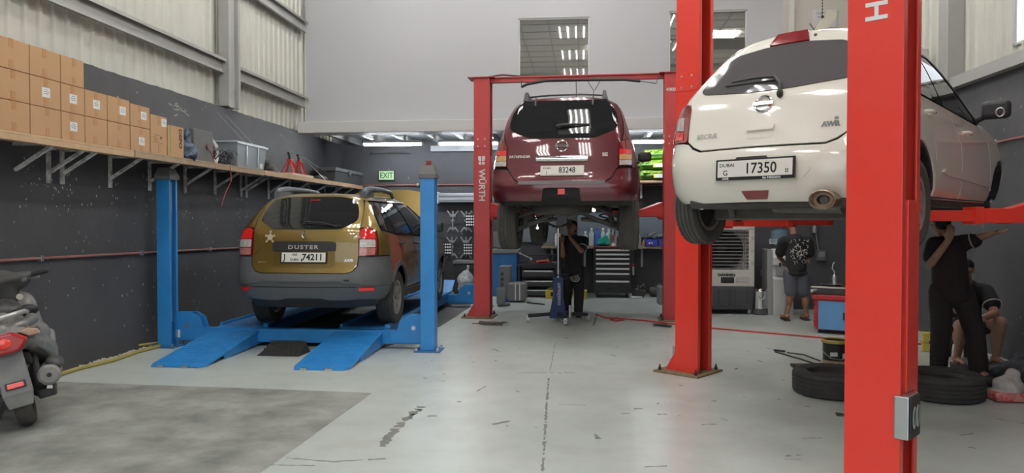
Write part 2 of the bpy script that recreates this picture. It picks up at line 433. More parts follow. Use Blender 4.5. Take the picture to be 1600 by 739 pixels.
# upper storey wall with two windows
wx0, wx1, wz0, wz1 = -1.17, .12, 4.10, 5.20
vx0, vx1, vz0, vz1 = 1.54, 2.90, 4.10, 5.26
m = MB(); ya, yb = 13.63, 13.75
for a, b in (((XL, ya, 3.32), (3.6, yb, 4.10)), ((XL, ya, 4.1), (wx0, yb, 5.26)), ((wx1, ya, 4.1), (vx0, yb, 5.26)), ((vx1, ya, 4.1), (3.6, yb, 5.26)), ((wx0, ya, wz1), (wx1, yb, 5.26)), ((XL, ya, 5.26), (3.6, yb, ZC))): m.b2(a, b)
struct('wall_upper', m, UPPER)
ALU = M('white_aluminium', (.6, .6, .57), .4, .2)
PANE = M('office_glass', (.05, .052, .055), .02, spec=.9, alpha=.4)
def window(n, x0, x1, z0, z1):
    m = MB(); t = .022
    for a, b in (((x0, ya + .02, z0), (x0 + t, yb, z1)), ((x1 - t, ya + .02, z0), (x1, yb, z1)), ((x0, ya + .02, z0), (x1, yb, z0 + t)), ((x0, ya + .02, z1 - t), (x1, yb, z1))): m.b2(a, b)
    w = struct('window_%d' % n, m, ALU)
    pm = MB().b2((x0 + t * .5, ya + .05, z0 + t * .5), (x1 - t * .5, ya + .058, z1 - t * .5)).build('pane', PANE, w, None)
    return w
window(1, wx0, wx1, wz0, wz1); window(2, vx0, vx1, vz0, vz1)
# the office behind the glass
struct('floor_office', MB().b2((XL, YB + .21, 3.2), (XR, 20.6, 3.3)), M('office_paint', (.5, .49, .46), .7)); struct('wall_office_side', MB().b2((XL - .1, YB, 3.3), (XL, 20.6, 5.8)).b2((XR, YB, 3.3), (XR + .1, 20.6, 5.8)), M('office_paint', (.5, .49, .46)))
struct('wall_office_back', MB().b2((XL, 20.5, 3.32), (XR, 20.6, 5.8)), M('office_paint', (.5, .49, .46), .7))
oc = struct('ceiling_office', MB().b2((XL, 13.76, 5.55), (XR, 20.6, 5.6)), M('office_tile', (.62, .62, .6), .8))
for x in [-4.9 + .6 * k for k in range(14)]: MB().b2((x - .012, 13.8, 5.538), (x + .012, 20.5, 5.552)).build('tile_bar', GALV, oc, None)
for y in [14.2 + .6 * k for k in range(10)]: MB().b2((XL, y - .012, 5.54), (XR, y + .012, 5.552)).build('tile_bar', GALV, oc, None)
for x, y in ((-2.5, 16.3), (.5, 17.2), (3.0, 16.3)): MB().b2((x - .3, y, 5.53), (x + .3, y + .6, 5.545)).build('office_lamp', M('office_lamp_panel', (1, .97, .9), .5, emit=150), oc, None)
struct('wall_office_shelf', MB().b2((1.2, 14.6, 4.46), (3.4, 15.0, 4.52)).b2((1.2, 14.6, 4.78), (3.4, 15.0, 5.0)), M('office_paint', (.5, .49, .46)))
struct('trim_1', MB().b2((XL, 13.2, 3.11), (XR, 13.63, 3.32)), M('beam_paint', (.62, .62, .61), .5), bevel=.01)
deck = struct('ceiling_under_mezzanine', MB().b2((XL, 13.64, 3.24), (XR, YB, 3.32)), M('deck_metal', (.3, .31, .33), .6))
for k in range(16):
    x = -4.75 + k * .6
    MB().b2((x - .03, 13.66, 3.12), (x + .03, YB, 3.24)).build('joist', GALV, deck, None)
# boxed office corner at the right, beige panel with a sign
struct('wall_office', MB().b2((3.52, 13.1, 3.3), (XR, 13.63, ZC)), M('beige_panel', (.56, .51, .46), .6, var=(.8, .3, (.5, .46, .42))))
struct('trim_3', MB().b2((3.49, 13.06, 3.32), (3.56, 13.12, ZC)), M('trim_pale', (.62, .6, .57), .5))

# roof with rows of four-tube lamps; only their reflections show
roof = struct('ceiling', MB().b2((XL - .2, YF, ZC), (XR + .2, YB, ZC + .1)), M('roof_underside', (.36, .36, .35), .7, var=(.8, .3, (.3, .3, .3))))
for y in (-1, 2, 5, 8, 11):
    MB().b2((XL, y - .07, ZC - .2), (XR, y + .07, ZC)).build('purlin', GALV, roof, None)
TUBEM = M('lamp_tube', (1, .985, .95), .5, emit=TUBE)
LAMPBODY = M('lamp_tray', (.6, .6, .6), .4)
hb = MB().box((0, 0, .06), (.9, 1.3, .04)); hb.box((0, .63, .03), (.9, .03, .06)); hb.box((0, -.63, .03), (.9, .03, .06))
HBM, TBM = hb.mesh('lamp_tray'), MB().cyl((0, -.6, 0), (0, .6, 0), .026, n=6).mesh('lamp_tube')
HBM.materials.append(LAMPBODY); TBM.materials.append(TUBEM)
for gx in (-3.25, -.3, 2.65):
    for gy in ((-1.9, .9, 3.7, 6.5, 9.3, 11.9) if gx < 2 else (4.6, 7.4, 10.2)):
        o = bpy.data.objects.new('ceiling_light', HBM); COL.objects.link(o); o.parent = roof; o.location = (gx, gy, 6.75)
        for k in range(4):
            t = bpy.data.objects.new('lamp_tube', TBM); COL.objects.link(t); t.parent = o; t.location = (-.33 + .22 * k, 0, 0)
# front of the hall: open roller-door bay behind the photographer
m = MB(); m.b2((XL - .2, YF - .2, 4.9), (XR + .2, YF, ZC)); m.b2((XL - .2, YF - .2, 0), (XL + .25, YF, 4.9)); m.b2((2.2, YF - .2, 0), (XR + .2, YF, 4.9))
struct('wall_front', m, SHEET)
# ------------------------------------------------------------------ two-post lifts
C_PROF = [(-.125, -.14), (.125, -.14), (.125, -.085), (.112, -.085), (.112, -.127), (-.112, -.127), (-.112, .127), (.112, .127), (.112, .085), (.125, .085), (.125, .14), (-.125, .14)]
WHITEPRINT = M('white_print', (.8, .8, .8), .5)
FACE = Euler((pi / 2, 0, 0))                                     # lettering on a face that looks to -y
FACE_DOWN = Matrix.Rotation(pi / 2, 3, 'X') @ Matrix.Rotation(-pi / 2, 3, 'Z')   # reads downwards
def lift_post(root, sx, x0, mat, height, joint, zc, logo_z=None, arms=(), brand=True, clen=1.0):
    """one column of a two-post lift: sx=+1 opens towards +x"""
    f = lambda x: x0 + sx * x
    pr = [(f(x), y) for x, y in C_PROF]
    p = MB().prism(pr, 'z', .02, height).build('post', mat, root, None, .004)
    m = MB(); m.box((x0 - sx * .06, 0, .01), (.5, .5, .02)); m.build('base_plate', RUSTY, root, None, .003)
    for gy in (-.1, .1):
        g = MB(); g.add([(f(-.125), gy - .008, .02), (f(-.25), gy - .008, .02), (f(-.125), gy - .008, .23), (f(-.125), gy + .008, .02), (f(-.25), gy + .008, .02), (f(-.125), gy + .008, .23)],
              [(0, 1, 2), (3, 5, 4), (0, 3, 4, 1), (1, 4, 5, 2), (2, 5, 3, 0)])
        g.build('gusset', mat, root, None)
    for bx in (-.26, .14):
        for by in (-.2, .2):
            MB().cyl((f(bx), by, .02), (f(bx), by, .05), .018, n=6).cyl((f(bx), by, .05), (f(bx), by, .075), .009, n=6).build('anchor_bolt', DARKSTEEL, root, None)
    # extension joint with bolts
    MB().b2((f(-.127), -.146, joint - .09), (f(.12), -.138, joint + .09)).build('joint_plate', mat, root, None, .002)
    m = MB()
    for dx in (-.06, .05):
        for dz in (-.055, .055): m.cyl((f(dx), -.15, joint + dz), (f(dx), -.14, joint + dz), .011, n=8)
    m.build('joint_bolts', STEEL, root, None)
    # carriage and chain cover inside the column
    MB().b2((f(-.09), -.07, .06), (f(-.06), .07, height - .1)).build('chain_cover', DARKSTEEL, root, None)
    MB().cyl((f(.03), .0, .3), (f(.03), .0, height - .25), .028, n=10).build('hydraulic_ram', DARKSTEEL, root)
    c = MB(); c.b2((f(-.05), -.078, zc - .1), (f(.135), .078, zc + clen - .1)); 
    if arms: c.b2((f(.135), -.15, zc - .1), (f(.19), .15, zc + .14))
    c.build('carriage', mat, root, None, .004)
    if brand:
        bb = logo_z
        w = text('lettering', 'WÜRTH', .135, WHITEPRINT, root, (x0, -.1415, bb - .32), FACE_DOWN.to_euler(), .0008, .003, 1.0)
        m = MB()
        for s in (-1, 1):                       # two halves of the round mark
            m.prism([(x0 + s * .006, bb + .13), (x0 + s * .006, bb + .05), (x0 + s * .035, bb + .05), (x0 + s * .052, bb + .075), (x0 + s * .055, bb + .13)], 'y', -.1425, -.139)
            m.prism([(x0 + s * .006, bb + .04), (x0 + s * .006, bb - .0), (x0 + s * .04, bb - .0), (x0 + s * .05, bb + .04)], 'y', -.1425, -.139)
        m.build('round_mark', WHITEPRINT, root, None)
    for (hx, hy, L, a, z) in arms: lift_arm(root, mat, f(hx), hy, z, a, L)
def lift_arm(root, mat, x, y, z, ang, L, lift=.10):
    """two-stage arm with a screw pad at its end"""
    d = Vector((cos(R(ang)), sin(R(ang)), 0)); p = Vector((x, y, z))
    a = MB(); a.cyl(p - Vector((0, 0, .07)), p + Vector((0, 0, .07)), .05, n=12)
    s = Vector((-d.y, d.x, 0)); q = p + d * L * .62; t = p + d * L * .12
    a.bar(p, q, .12, .1)
    a.add([p + s * .05 + Vector((0, 0, .05)), p - s * .05 + Vector((0, 0, .05)), p + s * .05 + Vector((0, 0, .17)), p - s * .05 + Vector((0, 0, .17)), p + d * L * .4 + s * .05 + Vector((0, 0, .05)), p + d * L * .4 - s * .05 + Vector((0, 0, .05))],
          [(0, 1, 3, 2), (2, 3, 5, 4), (0, 2, 4), (1, 5, 3), (0, 4, 5, 1)])
    arm = a.build('swing_arm', mat, root, 35, .003)
    MB().bar(q - d * .03, q + d * .03, .14, .12).build('arm_collar', mat, arm, None, .003)
    e = p + d * L
    MB().bar(q, e, .09, .075).build('arm_extension', mat, arm, None, .003)
    MB().cyl(e, e + Vector((0, 0, lift - .02)), .025, n=10).cyl(e + Vector((0, 0, lift - .03)), e + Vector((0, 0, lift)), .055, n=16).build('lift_pad', BLACKPL, arm)

# far lift, carrying the dark red car
far_lift = thing('two_post_lift', 'faded red two-post lift with top crossbar holding the dark red car', 'car lift', (-1.55, 11.62, 0), -2.5, 'red two-post lifts')
FL_Z = 1.62
lift_post(far_lift, 1, 0, RED_OLD, 3.72, 2.72, FL_Z, 2.38, [(.17, -.12, 1.0, -38, FL_Z), (.17, .12, 1.1, 58, FL_Z)])
lift_post(far_lift, -1, 2.9, RED_OLD, 3.72, 2.72, FL_Z, 2.38, [(.17, -.12, 1.0, 218, FL_Z), (.17, .12, 1.1, 122, FL_Z)], brand=False)
text('capacity_mark', '4000KG', .07, WHITEPRINT, far_lift, (2.92, -.1415, 3.47), FACE, .0008, .001)
m = MB(); m.b2((-.22, -.17, 3.72), (.2, .17, 3.735)); m.b2((2.7, -.17, 3.72), (3.12, .17, 3.735)); m.b2((-.05, -.05, 3.66), (2.95, .05, 3.735)); m.b2((.0, -.075, 3.72), (2.9, .075, 3.74))
m.build('crossbar', RED_OLD, far_lift, None, .003)
MB().tube([(.62, -.16, 3.56), (.72, -.17, 3.6), (1.0, -.17, 3.645), (1.1, -.17, 3.65), (2.2, -.17, 3.63), (2.42, -.17, 3.60)], .022, 8).build('limit_bar', BLACKPL, far_lift)
m = MB(); m.tube([(.62, -.12, 3.68), (.62, -.16, 3.58)], .008, 6); m.tube([(2.42, -.17, 3.6), (2.66, -.12, 3.57), (2.68, -.1, 3.68)], .006, 6); m.tube([(1.45, 0, 3.66), (1.46, -.1, 3.35)], .006, 6)
m.tube([(1.62, 0, 3.66), (1.72, -.05, 3.5), (1.72, -.05, 3.3)], .005, 6); m.tube([(1.82, 0, 3.66), (1.74, -.05, 3.5)], .005, 6)
m.tube([(.05, .02, 3.76), (.3, .03, 3.79), (.6, .0, 3.755), (.75, .0, 3.74)], .012, 6)
m.build('hanging_cable', BLACKPL, far_lift)

# right bay lift, turned with its parking bay, carrying the white hatchback
bay_lift = thing('two_post_lift', 'tall bright red two-post lift carrying the white hatchback', 'car lift', (1.10, 7.52, 0), -37.7, 'red two-post lifts')
BL_Z = 1.50
lift_post(bay_lift, 1, 0, RED, 4.4, 2.86, BL_Z - .02, 3.9, [(.17, -.12, 1.05, -46, BL_Z), (.17, .12, 1.15, 44, BL_Z)], brand=False)
lift_post(bay_lift, -1, 3.15, RED, 4.4, 2.86, BL_Z - .02, 3.9, [(.17, -.12, 1.1, 228, BL_Z + .04), (.17, .12, 1.2, 133, BL_Z + .04)], brand=False)
MB().b2((-.05, -.06, 4.32), (3.2, .06, 4.42)).build('crossbar', RED, bay_lift, None, .004)
m = MB()
for z in (.95,): m.cyl((-.02, -.1415, z), (-.02, -.139, z), .001, n=6)
MB().cyl((-.2, -.02, .02), (-.2, -.02, .24), .022, n=10).build('anchor_sleeve', STEEL, bay_lift)

# nearest lift: only its left column stands in the picture
near_lift = thing('two_post_lift', 'nearest red lift column, broad and bright, cut by the picture edge', 'car lift', (1.443, 3.75, 0), -37.7, 'red two-post lifts')
lift_post(near_lift, 1, 0, RED, 4.4, 3.6, .80, 3.0, (), clen=.9)
m = MB(); m.b2((.10, -.155, .50), (.165, .0, .70)); m.build('latch_housing', STEEL, near_lift, None, .006)
lc = MB().b2((.166, -.15, .505), (.174, -.005, .695)).build('latch_cover', BLACKPL, near_lift, None, .003)
for k in range(2):
    MB().tube([(.176, -.105 + .055 * k + .022 * cos(t), .60 + .05 * sin(t)) for t in [2 * pi * i / 14 for i in range(14)]], .004, 5, True).build('latch_mark', STEEL, lc)

# ------------------------------------------------------------------ blue four-post platform lift
four = thing('four_post_lift', 'low blue four-post platform lift under the olive gold car', 'car lift', (0, 0, 0))
xl, xr, yf, yr_ = -4.95, -1.77, 8.50, 12.95
def post4(x, y, sx, h=2.0):
    pr = [(x + sx * a * .66, y + b * .62) for a, b in C_PROF]
    MB().prism(pr, 'z', .015, h).build('post', BLUE, four, None, .004)
    MB().box((x, y, .008), (.30, .30, .016)).build('base_plate', BLUE_DK, four, None, .002)
    for a in (-.12, .12):
        for b in (-.12, .12): MB().cyl((x + a, y + b, .016), (x + a, y + b, .05), .014, n=6).build('anchor_bolt', STEEL, four, None)
    MB().cyl((x + sx * .05, y, .3), (x + sx * .05, y, h - .03), .013, n=8).build('lock_rod', STEEL, four)
    b = MB(); b.b2((x - .1, y - .105, h - .005), (x + .1, y + .105, h + .045)); b.add([(x - .1, y - .105, h + .045), (x + .1, y - .105, h + .045), (x + .1, y + .105, h + .045), (x - .1, y + .105, h + .045), (x - .07, y - .07, h + .14), (x + .07, y - .07, h + .14), (x + .07, y + .07, h + .14), (x - .07, y + .07, h + .14)], [(0, 1, 5, 4), (1, 2, 6, 5), (2, 3, 7, 6), (3, 0, 4, 7), (4, 5, 6, 7)])
    b.build('post_cap', M('shaded_grey_cap', (.15, .15, .145), .6), four, None, .004)  # grey darkened: the shade under the shelf is put into the cap colour
    if x > -3: MB().cyl((x, y, h + .15), (x, y, h + .2), .03, n=10).build('cable_nut', M('cable_nut_red', (.35, .05, .04), .5), four)
for (x, y, s) in ((xl, yf, 1), (xr, yf, -1), (xl, yr_, 1), (xr + .06, yr_, -1)): post4(x, y, s)
for y in (yf + .15, yr_):
    MB().b2((xl + .1, y - .06, .055), (xr - .1, y + .06, .215)).build('cross_beam', BLUE, four, None, .005)
    for x, s in ((xl, 1), (xr, -1)):
        if y > 10: x += .0
        pl = [(x + s * .03, .075), (x + s * .48, .075), (x + s * .48, .20), (x + s * .4, .22), (x + s * .36, .34), (x + s * .26, .40), (x + s * .03, .40)]
        m = MB().prism(pl, 'y', y - .075, y - .062); m.prism(pl, 'y', y + .062, y + .075)
        m.b2((min(x + s * .03, x + s * .25), y - .07, .388), (max(x + s * .03, x + s * .25), y + .07, .4))
        br = m.build('end_bracket', BLUE, four, None, .003)
        MB().cyl((x + s * .2, y - .085, .25), (x + s * .2, y - .07, .25), .025, n=12).build('pulley_pin', STEEL, br)
        MB().b2((x + s * .06, y - .082, .10), (x + s * .11, y - .074, .19)).build('label_plate', WHITE, br, None)
for nm, x0, x1 in (('l', -4.45, -3.86), ('r', -2.93, -2.34)):
    m = MB(); m.b2((x0, yf + .3, .19), (x1, yr_ + .25, .225)); m.b2((x0, yf + .25, .1), (x0 + .03, yr_ + .25, .2)); m.b2((x1 - .03, yf + .25, .1), (x1, yr_ + .25, .2))
    pf = m.build('platform', BLUE_DK, four, None, .003)
    xs = x1 - .0 if nm == 'l' else x0
    MB().b2((x1 - .035, yf + .3, .2), (x1, yr_ + .25, .255)).build('platform_lip', BLUE, pf, None, .003)
    MB().b2((x0, yf + .3, .2), (x0 + .035, yr_ + .25, .255)).build('platform_lip', BLUE, pf, None, .003)
    # approach ramp, hinged at the platform
    y0, y1, z0, z1 = 7.26, yf + .3, .012, .222
    m = MB()
    m.add([(x0 + .03, y0, 0), (x1 - .05, y0, 0), (x1 - .0, y0 + .09, .002), (x1, y1, z1 - .02), (x0, y1, z1 - .02), (x0, y0 + .09, .002), (x0 + .03, y0, z0), (x1 - .05, y0, z0), (x1, y0 + .09, z0 + .014), (x1, y1, z1), (x0, y1, z1), (x0, y0 + .09, z0 + .014)],
          [(5, 4, 3, 2, 1, 0), (6, 7, 8, 9, 10, 11), (0, 1, 7, 6), (1, 2, 8, 7), (2, 3, 9, 8), (3, 4, 10, 9), (4, 5, 11, 10), (5, 0, 6, 11)])
    rp = m.build('approach_ramp', BLUE, four, None, .002)
    for xx in (x0 + .02, x1 - .03):
      m = MB(); m.add([(xx, y0 + .5, .0), (xx + .012, y0 + .5, 0), (xx, y1, 0.03), (xx + .012, y1, .03), (xx, y0 + .5, .08), (xx + .012, y0 + .5, .08), (xx, y1, .2), (xx + .012, y1, .2)], [(0, 2, 6, 4), (1, 5, 7, 3), (0, 1, 3, 2), (4, 6, 7, 5), (0, 4, 5, 1), (2, 3, 7, 6)])
      m.build('ramp_flange', BLUE, rp, None)
    for xx in (x0 + .1, x0 + .36): MB().b2((xx, y0 - .012, .0), (xx + .07, y0 + .03, .022)).build('ramp_tip_tab', STEEL, rp, None)
    for xx in (x1 - .02, ): MB().cyl((xx, y1, z1 + .0), (xx + .05, y1, z1), .03, n=10).build('hinge', BLUE, rp)
    # anti-slip ribs on the ramp
    m = MB()
    for k in range(22):
        t = .1 + .86 * k / 21; yy = y0 + (y1 - y0) * t; zz = z0 + (z1 - z0) * t
        m.box(((x0 + x1) / 2, yy, zz + .001), (x1 - x0 - .06, .012, .004), (math.atan2(z1 - z0, y1 - y0), 0, 0))
    m.build('anti_slip_ribs', BLUE, rp, None)['kind'] = 'stuff'
    m = MB(); m.add([(x0, yr_ + .25, .2), (x1, yr_ + .25, .2), (x1, yr_ + .62, .40), (x0, yr_ + .62, .40), (x0, yr_ + .25, .225), (x1, yr_ + .25, .225), (x1, yr_ + .61, .425), (x0, yr_ + .61, .425)], [(0, 3, 2, 1), (4, 5, 6, 7), (0, 1, 5, 4), (1, 2, 6, 5), (2, 3, 7, 6), (3, 0, 4, 7)])
    m.build('wheel_stop', BLUE, four, None, .003)
# rubber kerb ramp on the floor
m = MB(); x0, x1 = -3.62, -3.13
m.add([(x0, 7.98, 0), (x1, 7.98, 0), (x1 + .02, 8.3, 0), (x0 + .03, 8.3, 0), (x0 + .02, 8.0, .015), (x1 - .02, 8.0, .015), (x1 - .03, 8.27, .13), (x0 + .1, 8.27, .13)], [(3, 2, 1, 0), (4, 5, 6, 7), (0, 1, 5, 4), (1, 2, 6, 5), (2, 3, 7, 6), (3, 0, 4, 7)])
rk = m.build('kerb_ramp', M('black_rubber', (.03, .03, .03), .8, bump=(90, 1.0)), None, None, .006)
tag(rk, 'black textured rubber kerb ramp lying between the two blue ramps', 'ramp')
m = MB()
for i in range(7):
    for j in range(14):
        t = (i + .5) / 7; xx = x0 + .05 + .42 * (j + .5 * (i % 2)) / 14.5; m.box((xx, 8.0 + .27 * t, .02 + .115 * t), (.016, .03, .008), (.4, 0, .5))
m.build('rubber_studs', M('black_rubber', (0, 0, 0)), rk, None)['kind'] = 'stuff'
# ------------------------------------------------------------------ car kit: bodies are stacked plan outlines; panels are cut on them
def pchip(x, y):
    x = np.array(x, float); y = np.array(y, float); h = np.diff(x); d = np.diff(y) / h
    m = np.zeros_like(y)
    for i in range(1, len(x) - 1):
        if d[i - 1] * d[i] > 0:
            w1, w2 = 2 * h[i] + h[i - 1], h[i] + 2 * h[i - 1]; m[i] = (w1 + w2) / (w1 / d[i - 1] + w2 / d[i])
    m[0], m[-1] = d[0], d[-1]
    def f(q):
        q = np.clip(q, x[0], x[-1]); i = np.clip(np.searchsorted(x, q) - 1, 0, len(x) - 2)
        t = (q - x[i]) / h[i]
        return (2 * t**3 - 3 * t**2 + 1) * y[i] + (t**3 - 2 * t**2 + t) * h[i] * m[i] + (-2 * t**3 + 3 * t**2) * y[i + 1] + (t**3 - t**2) * h[i] * m[i + 1]
    return f
SEG = np.array([0, .62, .97, 4.2, 4.8, 5.3])
class Body:
    def __init__(s, root, rows, n=2.2, arches=()):
        s.root = root; s.rows = rows; s.n = n; s.arches = arches; a = list(zip(*rows))
        s.f = [pchip(a[0], c) for c in a[1:]]; s.z0, s.z1 = rows[0][0], rows[-1][0]
    def pos(s, u, z):
        u = np.asarray(u, float); z = np.asarray(z, float)
        W, a, b, yr, bow, yf, af, bf = [f(z) for f in s.f]; e = 2 / s.n
        t = np.abs(u); sg = np.sign(u)
        th = np.clip(t - 1, 0, 1) * pi / 2; th2 = np.clip(t - 3, 0, 1) * pi / 2
        k = np.clip(t - 2, 0, 1)
        x = np.where(t <= 1, t * (W - a), np.where(t <= 2, W - a + a * np.sin(th)**e, np.where(t <= 3, W, np.where(t <= 4, W - af + af * np.cos(th2)**e, np.clip(5 - t, 0, 1) * (W - af)))))
        y = np.where(t <= 1, yr, np.where(t <= 2, yr + b * (1 - np.cos(th)**e), np.where(t <= 3, yr + b + k * (yf - bf - yr - b), np.where(t <= 4, yf - bf + bf * np.sin(th2)**e, yf))))
        y = y + np.where(t <= 2, bow * (x / W)**2, np.where(t <= 3, bow * (1 - k), 0)) - np.where(t > 3, 0, 0)
        return np.stack([sg * x + (u == 0) * 0, y, z], -1)
    def nrm(s, u, z):
        e = 1e-3
        du = s.pos(u + e, z) - s.pos(u - e, z); dz = s.pos(u, np.clip(z + e, s.z0, s.z1)) - s.pos(u, np.clip(z - e, s.z0, s.z1))
        n = np.cross(du, dz); L = np.linalg.norm(n, axis=-1, keepdims=True); L[L < 1e-12] = 1
        return n / L
    def P(s, u, z, off=0): return s.pos(u, z) + s.nrm(u, z) * off
    def ur(s, x, z):
        t = np.linspace(0, 2, 121); return float(np.interp(abs(x), s.pos(t, np.full_like(t, z))[:, 0], t)) * (1 if x >= 0 else -1)
    def us(s, y, z):
        t = np.concatenate([np.linspace(1, 2, 80), np.linspace(2.01, 4, 160)]); return float(np.interp(y, s.pos(t, np.full_like(t, z))[:, 1], t))
    def frame(s, x, z, off=0):
        """placing frame on the rear face: local x to the right, y up along the face, z outwards"""
        u = np.array([s.ur(x, z)]); zz = np.array([float(z)])
        p = Vector(s.P(u, zz, off)[0]); n = Vector(s.nrm(u, zz)[0])
        up = (Vector((0, 0, 1)) - n * n.z).normalized(); r = up.cross(n)
        return Matrix((r, up, n)).transposed().to_4x4(), p
    def conv(s, pts, sgn):
        out = []
        N = len(pts)
        for i in range(N):
            p, q = pts[i], pts[(i + 1) % N]
            if p[0] == q[0] and len(p) == len(q):
                L = math.hypot(q[1] - p[1], q[2] - p[2]) * (.5 if p[0] == 'u' else 1); k = max(1, int(L / .045))
                seg = [(p[0], p[1] + (q[1] - p[1]) * j / k, p[2] + (q[2] - p[2]) * j / k) + tuple(p[3:]) for j in range(k)]
                out += [s.c1(a, sgn) for a in seg]
            else:
                a, b = s.c1(p, sgn), s.c1(q, sgn); k = max(1, int((abs(a[0] - b[0]) + abs(a[1] - b[1])) / .06))
                out += [(a[0] + (b[0] - a[0]) * j / k, a[1] + (b[1] - a[1]) * j / k) for j in range(k)]
        return out
    def c1(s, p, sgn):
        z = min(max(p[2], s.z0), s.z1)
        u = p[1] if p[0] == 'u' else (s.ur(p[1], z) if p[0] == 'r' else s.us(p[1], z))
        return (u * sgn * (p[3] if len(p) > 3 else 1), z)
    def panel(s, name, pts, mat, parent=None, off=0., th=.014, res=.05, sgn=1, sym=False, smooth=40, holes=None):
        if sym:
            pts = pts + [(p[0], p[1], p[2], -1) for p in pts[::-1] if abs(p[1]) > 1e-6]
        poly = s.conv(pts, sgn)
        U = lambda u: np.sign(u) * np.interp(np.abs(u), range(6), SEG)
        UI = lambda v: np.sign(v) * np.interp(np.abs(v), SEG, range(6))
        P2 = np.array([(U(a), b) for a, b in poly]); 
        keep = [i for i in range(len(P2)) if np.linalg.norm(P2[i] - P2[i - 1]) > 1e-5]; P2 = P2[keep]
        lo, hi = P2.min(0), P2.max(0)
        gx = np.arange(lo[0] + res / 2, hi[0], res); gz = np.arange(lo[1] + res / 2, hi[1], res)
        G = np.array([(a + (res / 4 if j % 2 else -res / 4), b) for j, b in enumerate(gz) for a in gx]).reshape(-1, 2)
        if len(G):
            x1, z1 = P2[:, 0], P2[:, 1]; x2, z2 = np.roll(x1, -1), np.roll(z1, -1)
            gxx, gzz = G[:, :1], G[:, 1:]
            c = ((z1 > gzz) != (z2 > gzz)) & (gxx < (x2 - x1) * (gzz - z1) / np.where(z2 == z1, 1e-9, z2 - z1) + x1)
            ins = c.sum(1) % 2 == 1
            d = np.stack([x2 - x1, z2 - z1], -1); L2 = (d**2).sum(1) + 1e-12
            t = np.clip(((gxx - x1) * d[:, 0] + (gzz - z1) * d[:, 1]) / L2, 0, 1)
            dist = np.hypot(gxx - x1 - t * d[:, 0], gzz - z1 - t * d[:, 1]).min(1)
            G = G[ins & (dist > res * .35)]
        n = len(P2)
        vs, es, fs, *_ = delaunay_2d_cdt([Vector(p) for p in P2] + [Vector(p) for p in G], [], [list(range(n))], 1, 1e-6)
        V = np.array([(v[0], v[1]) for v in vs]); uu = UI(V[:, 0]); zz = V[:, 1]
        top = s.P(uu, zz, off); bot = s.P(uu, zz, off - th); nr = s.nrm(uu, zz)
        faces = []; ed = {}
        for f in fs:
            f = list(f); a, b, c = top[f[0]], top[f[1]], top[f[2]]
            if np.dot(np.cross(b - a, c - a), nr[f].mean(0)) < 0: f = f[::-1]
            faces.append(f)
            for i in range(len(f)): ed[(f[i], f[(i + 1) % len(f)])] = 1
        rim = [(a, b) for a, b in ed if (b, a) not in ed]
        N = len(top); idx = {}
        verts = [tuple(p) for p in top]
        for a, b in rim:
            for k in (a, b):
                if k not in idx: idx[k] = len(verts); verts.append(tuple(bot[k]))
            faces.append((b, a, idx[a], idx[b]))
        me = bpy.data.meshes.new(name); me.from_pydata(verts, [], faces); me.update()
        return link(name, me, mat, parent or s.root, smooth)
    def shell(s, mat, zt, off=-.02, name='body_shell'):
        us = np.concatenate([np.linspace(0, 1, 7)[:-1], np.linspace(1, 2, 8)[:-1], np.linspace(2, 3, 40)[:-1], np.linspace(3, 4, 8)[:-1], np.linspace(4, 5, 5)])
        us = np.concatenate([-us[:0:-1], us]); zs = np.linspace(s.z0, zt, 24)
        return s.grid(us, zs, off, mat, name, arches=True)
    def grid(s, us, zs, off, mat, name, arches=False, cap=False, parent=None):
        UU, ZZ = np.meshgrid(us, zs); p = s.P(UU.ravel(), ZZ.ravel(), off); n = len(us); fs = []
        for j in range(len(zs) - 1):
            for i in range(n - 1):
                q = (j * n + i, j * n + i + 1, (j + 1) * n + i + 1, (j + 1) * n + i)
                if arches:
                    c = p[list(q)].mean(0)
                    if abs(c[0]) > .3 and any(math.hypot(c[1] - a, c[2] - b) < r for a, b, r in s.arches): continue
                fs.append(q)
        if cap:
            b0 = (len(zs) - 1) * n; h = n // 2
            for i in range(h): fs.append((b0 + h - i, b0 + h + i, b0 + h + i + 1, b0 + h - i - 1) if i else (b0 + h, b0 + h + 1, b0 + h - 1))
        me = bpy.data.meshes.new(name); me.from_pydata([tuple(v) for v in p], [], fs); me.update()
        return link(name, me, mat, parent or s.root, 50)
def arch(c, r, a0, a1, k=12):
    return [('s', c[0] + r * cos(R(a0 + (a1 - a0) * i / k)), c[1] + r * sin(R(a0 + (a1 - a0) * i / k))) for i in range(k + 1)]
def r_(*p): return [('r', x, z) for x, z in p]
def s_(*p): return [('s', y, z) for y, z in p]
def soften(pts, r=.03, k=4):
    """round the corners of a same-kind point list"""
    out = []; N = len(pts)
    for i in range(N):
        k0, (kx, kz) = pts[i][0], pts[i][1:]
        a, b = Vector(pts[i - 1][1:]), Vector(pts[(i + 1) % N][1:]); p = Vector((kx, kz))
        ra = min(r, (a - p).length * .45); rb = min(r, (b - p).length * .45)
        A = p + (a - p).normalized() * ra; B = p + (b - p).normalized() * rb
        for j in range(k + 1):
            t = j / k; q = A * (1 - t)**2 + p * 2 * t * (1 - t) + B * t * t; out.append((k0, q.x, q.y))
    return out

